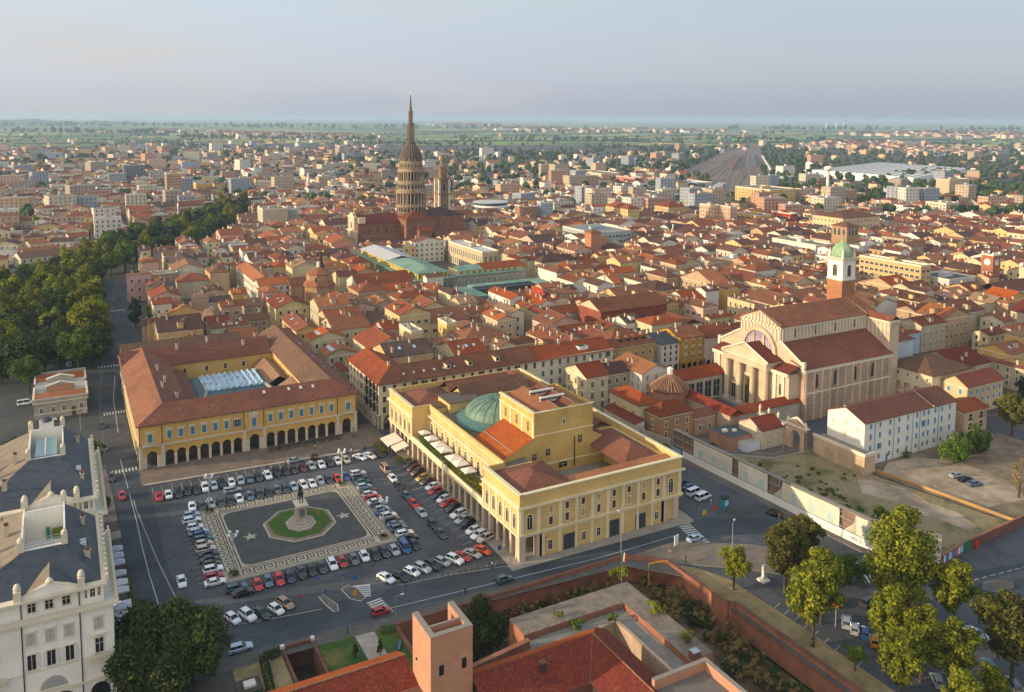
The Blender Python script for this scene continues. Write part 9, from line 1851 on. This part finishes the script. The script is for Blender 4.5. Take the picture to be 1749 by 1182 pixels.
# cafe furniture in front of the arcade
def cafe_set(i, x, y):
 t = thing('cafe_table', f'small dark cafe table with chairs before the arches, {NTH[i]} from the left', 'table', x, y, .12, i*.4, 'cafe tables before the arcade'); b = MB(); b.lathe(0, 0, [(.25, 0), (.05, .04), (.05, .7), (.45, .72), (.45, .75)], 10, IRON); o = b.build('table_top'); o.parent = t
for i in range(12): cafe_set(i, 53+i*1.9, 248.2+(.6 if i % 2 else 0))
def cafe_chair(i, x, y, rz):
 t = thing('cafe_chair', 'dark cafe chair before the arches of the palace', 'chair', x, y, .12, rz, 'cafe chairs before the arcade'); b = MB(); m = plain('#2d2a2a', .8, name='wicker'); b.box(-.25, -.25, .42, .25, .25, .47, m); o = b.build('seat'); o.parent = t; b = MB(); b.box(-.25, .2, .47, .25, .25, .9, m); o = b.build('backrest'); o.parent = t
 for sx in (-.22, .22):
  for sy in (-.22, .22): b = MB(); b.bar((sx, sy, 0), (sx, sy, .42), .02, m, 4); o = b.build('leg'); o.parent = t
for i in range(24): cafe_chair(i, 53+(i//2)*1.9+(-.7 if i % 2 else .7), 248.2+(.6 if (i//2) % 2 else 0), math.pi/2 if i % 2 else -math.pi/2)
for i in range(9):
 x, y = 52.2+i*2.6, 246.6; t = thing('planter', f'grey planter box with dark shrub before the cafe, {NTH[i]} from the left', 'planter', x, y, .12, 0, 'planters before the cafe'); b = MB(); b.box(x-.7, y-.3, .12, x+.7, y+.3, .75, plain('#57534e', .8, name='planter_box')); b.build('box', t); b = MB(); g_ = random.Random(i); leafcloud(b, FOL['dark'], .6, .3, .95, 4, 30, .1, g_, 0, x, y); b.build('leaves', t)
# bollards by the theatre corner
for i in range(14):
 x, y = 70+i*1.35, 160.0-i*.13; t = thing('bollard', 'thin dark bollard on the kerb beside the angled parking row', 'bollard', x, y, 0, 0, 'bollards along the street kerb'); b = MB(); b.lathe(x, y, [(.07, 0), (.07, .85), (.09, .87), (0, .97)], 6, IRON); b.build('post', t)
# painted bay lines
b = MB()
for k_ in range(9): x, y = 122.5+k_*.1, 96+k_*2.6; b.strip([(x, y), (x+4.6, y+1.2)], .1, .012, LINE)
for k_ in range(22): x = 17.6+k_*2.42; b.strip([(x+.9, 232.6+.0), (x+.9, 237.4)], .08, .012, LINE) if x < 80 else None
for k_ in range(17): b.strip([(29+k_*2.3, 217.8), (29+k_*2.3, 222.4)], .08, .012, LINE); b.strip([(29+k_*2.45, 179.2), (29+k_*2.45, 174.6)], .08, .012, LINE)
for k_ in range(15): y = 182+k_*2.4; b.strip([(27.2, y), (22.6, y)], .08, .012, LINE); b.strip([(67.2, y), (71.8, y)], .08, .012, LINE); b.strip([(84.2, y-14+k_*1.2), (79.8, y-15.2+k_*1.2)], .08, .012, LINE)
struct('road_markings', b)
# ------------------------------------------------------------ summer haze over the plain
b = MB(); b.box(-40000, -4000, -8, 46000, 52000, 135, bpy.data.materials.new('haze'))
hm = b.ms[0]; hm.use_nodes = True; ht = hm.node_tree; ht.nodes.remove(ht.nodes['Principled BSDF'])
pv = ht.nodes.new('ShaderNodeVolumePrincipled'); pv.inputs['Color'].default_value = (.5, .66, .86, 1); pv.inputs['Density'].default_value = 0.000085; pv.inputs['Anisotropy'].default_value = 0.1
ht.links.new(pv.outputs[0], ht.nodes['Material Output'].inputs['Volume'])
tag(b.build('haze'), 'bluish summer haze over the plain', 'haze', None, 'stuff')
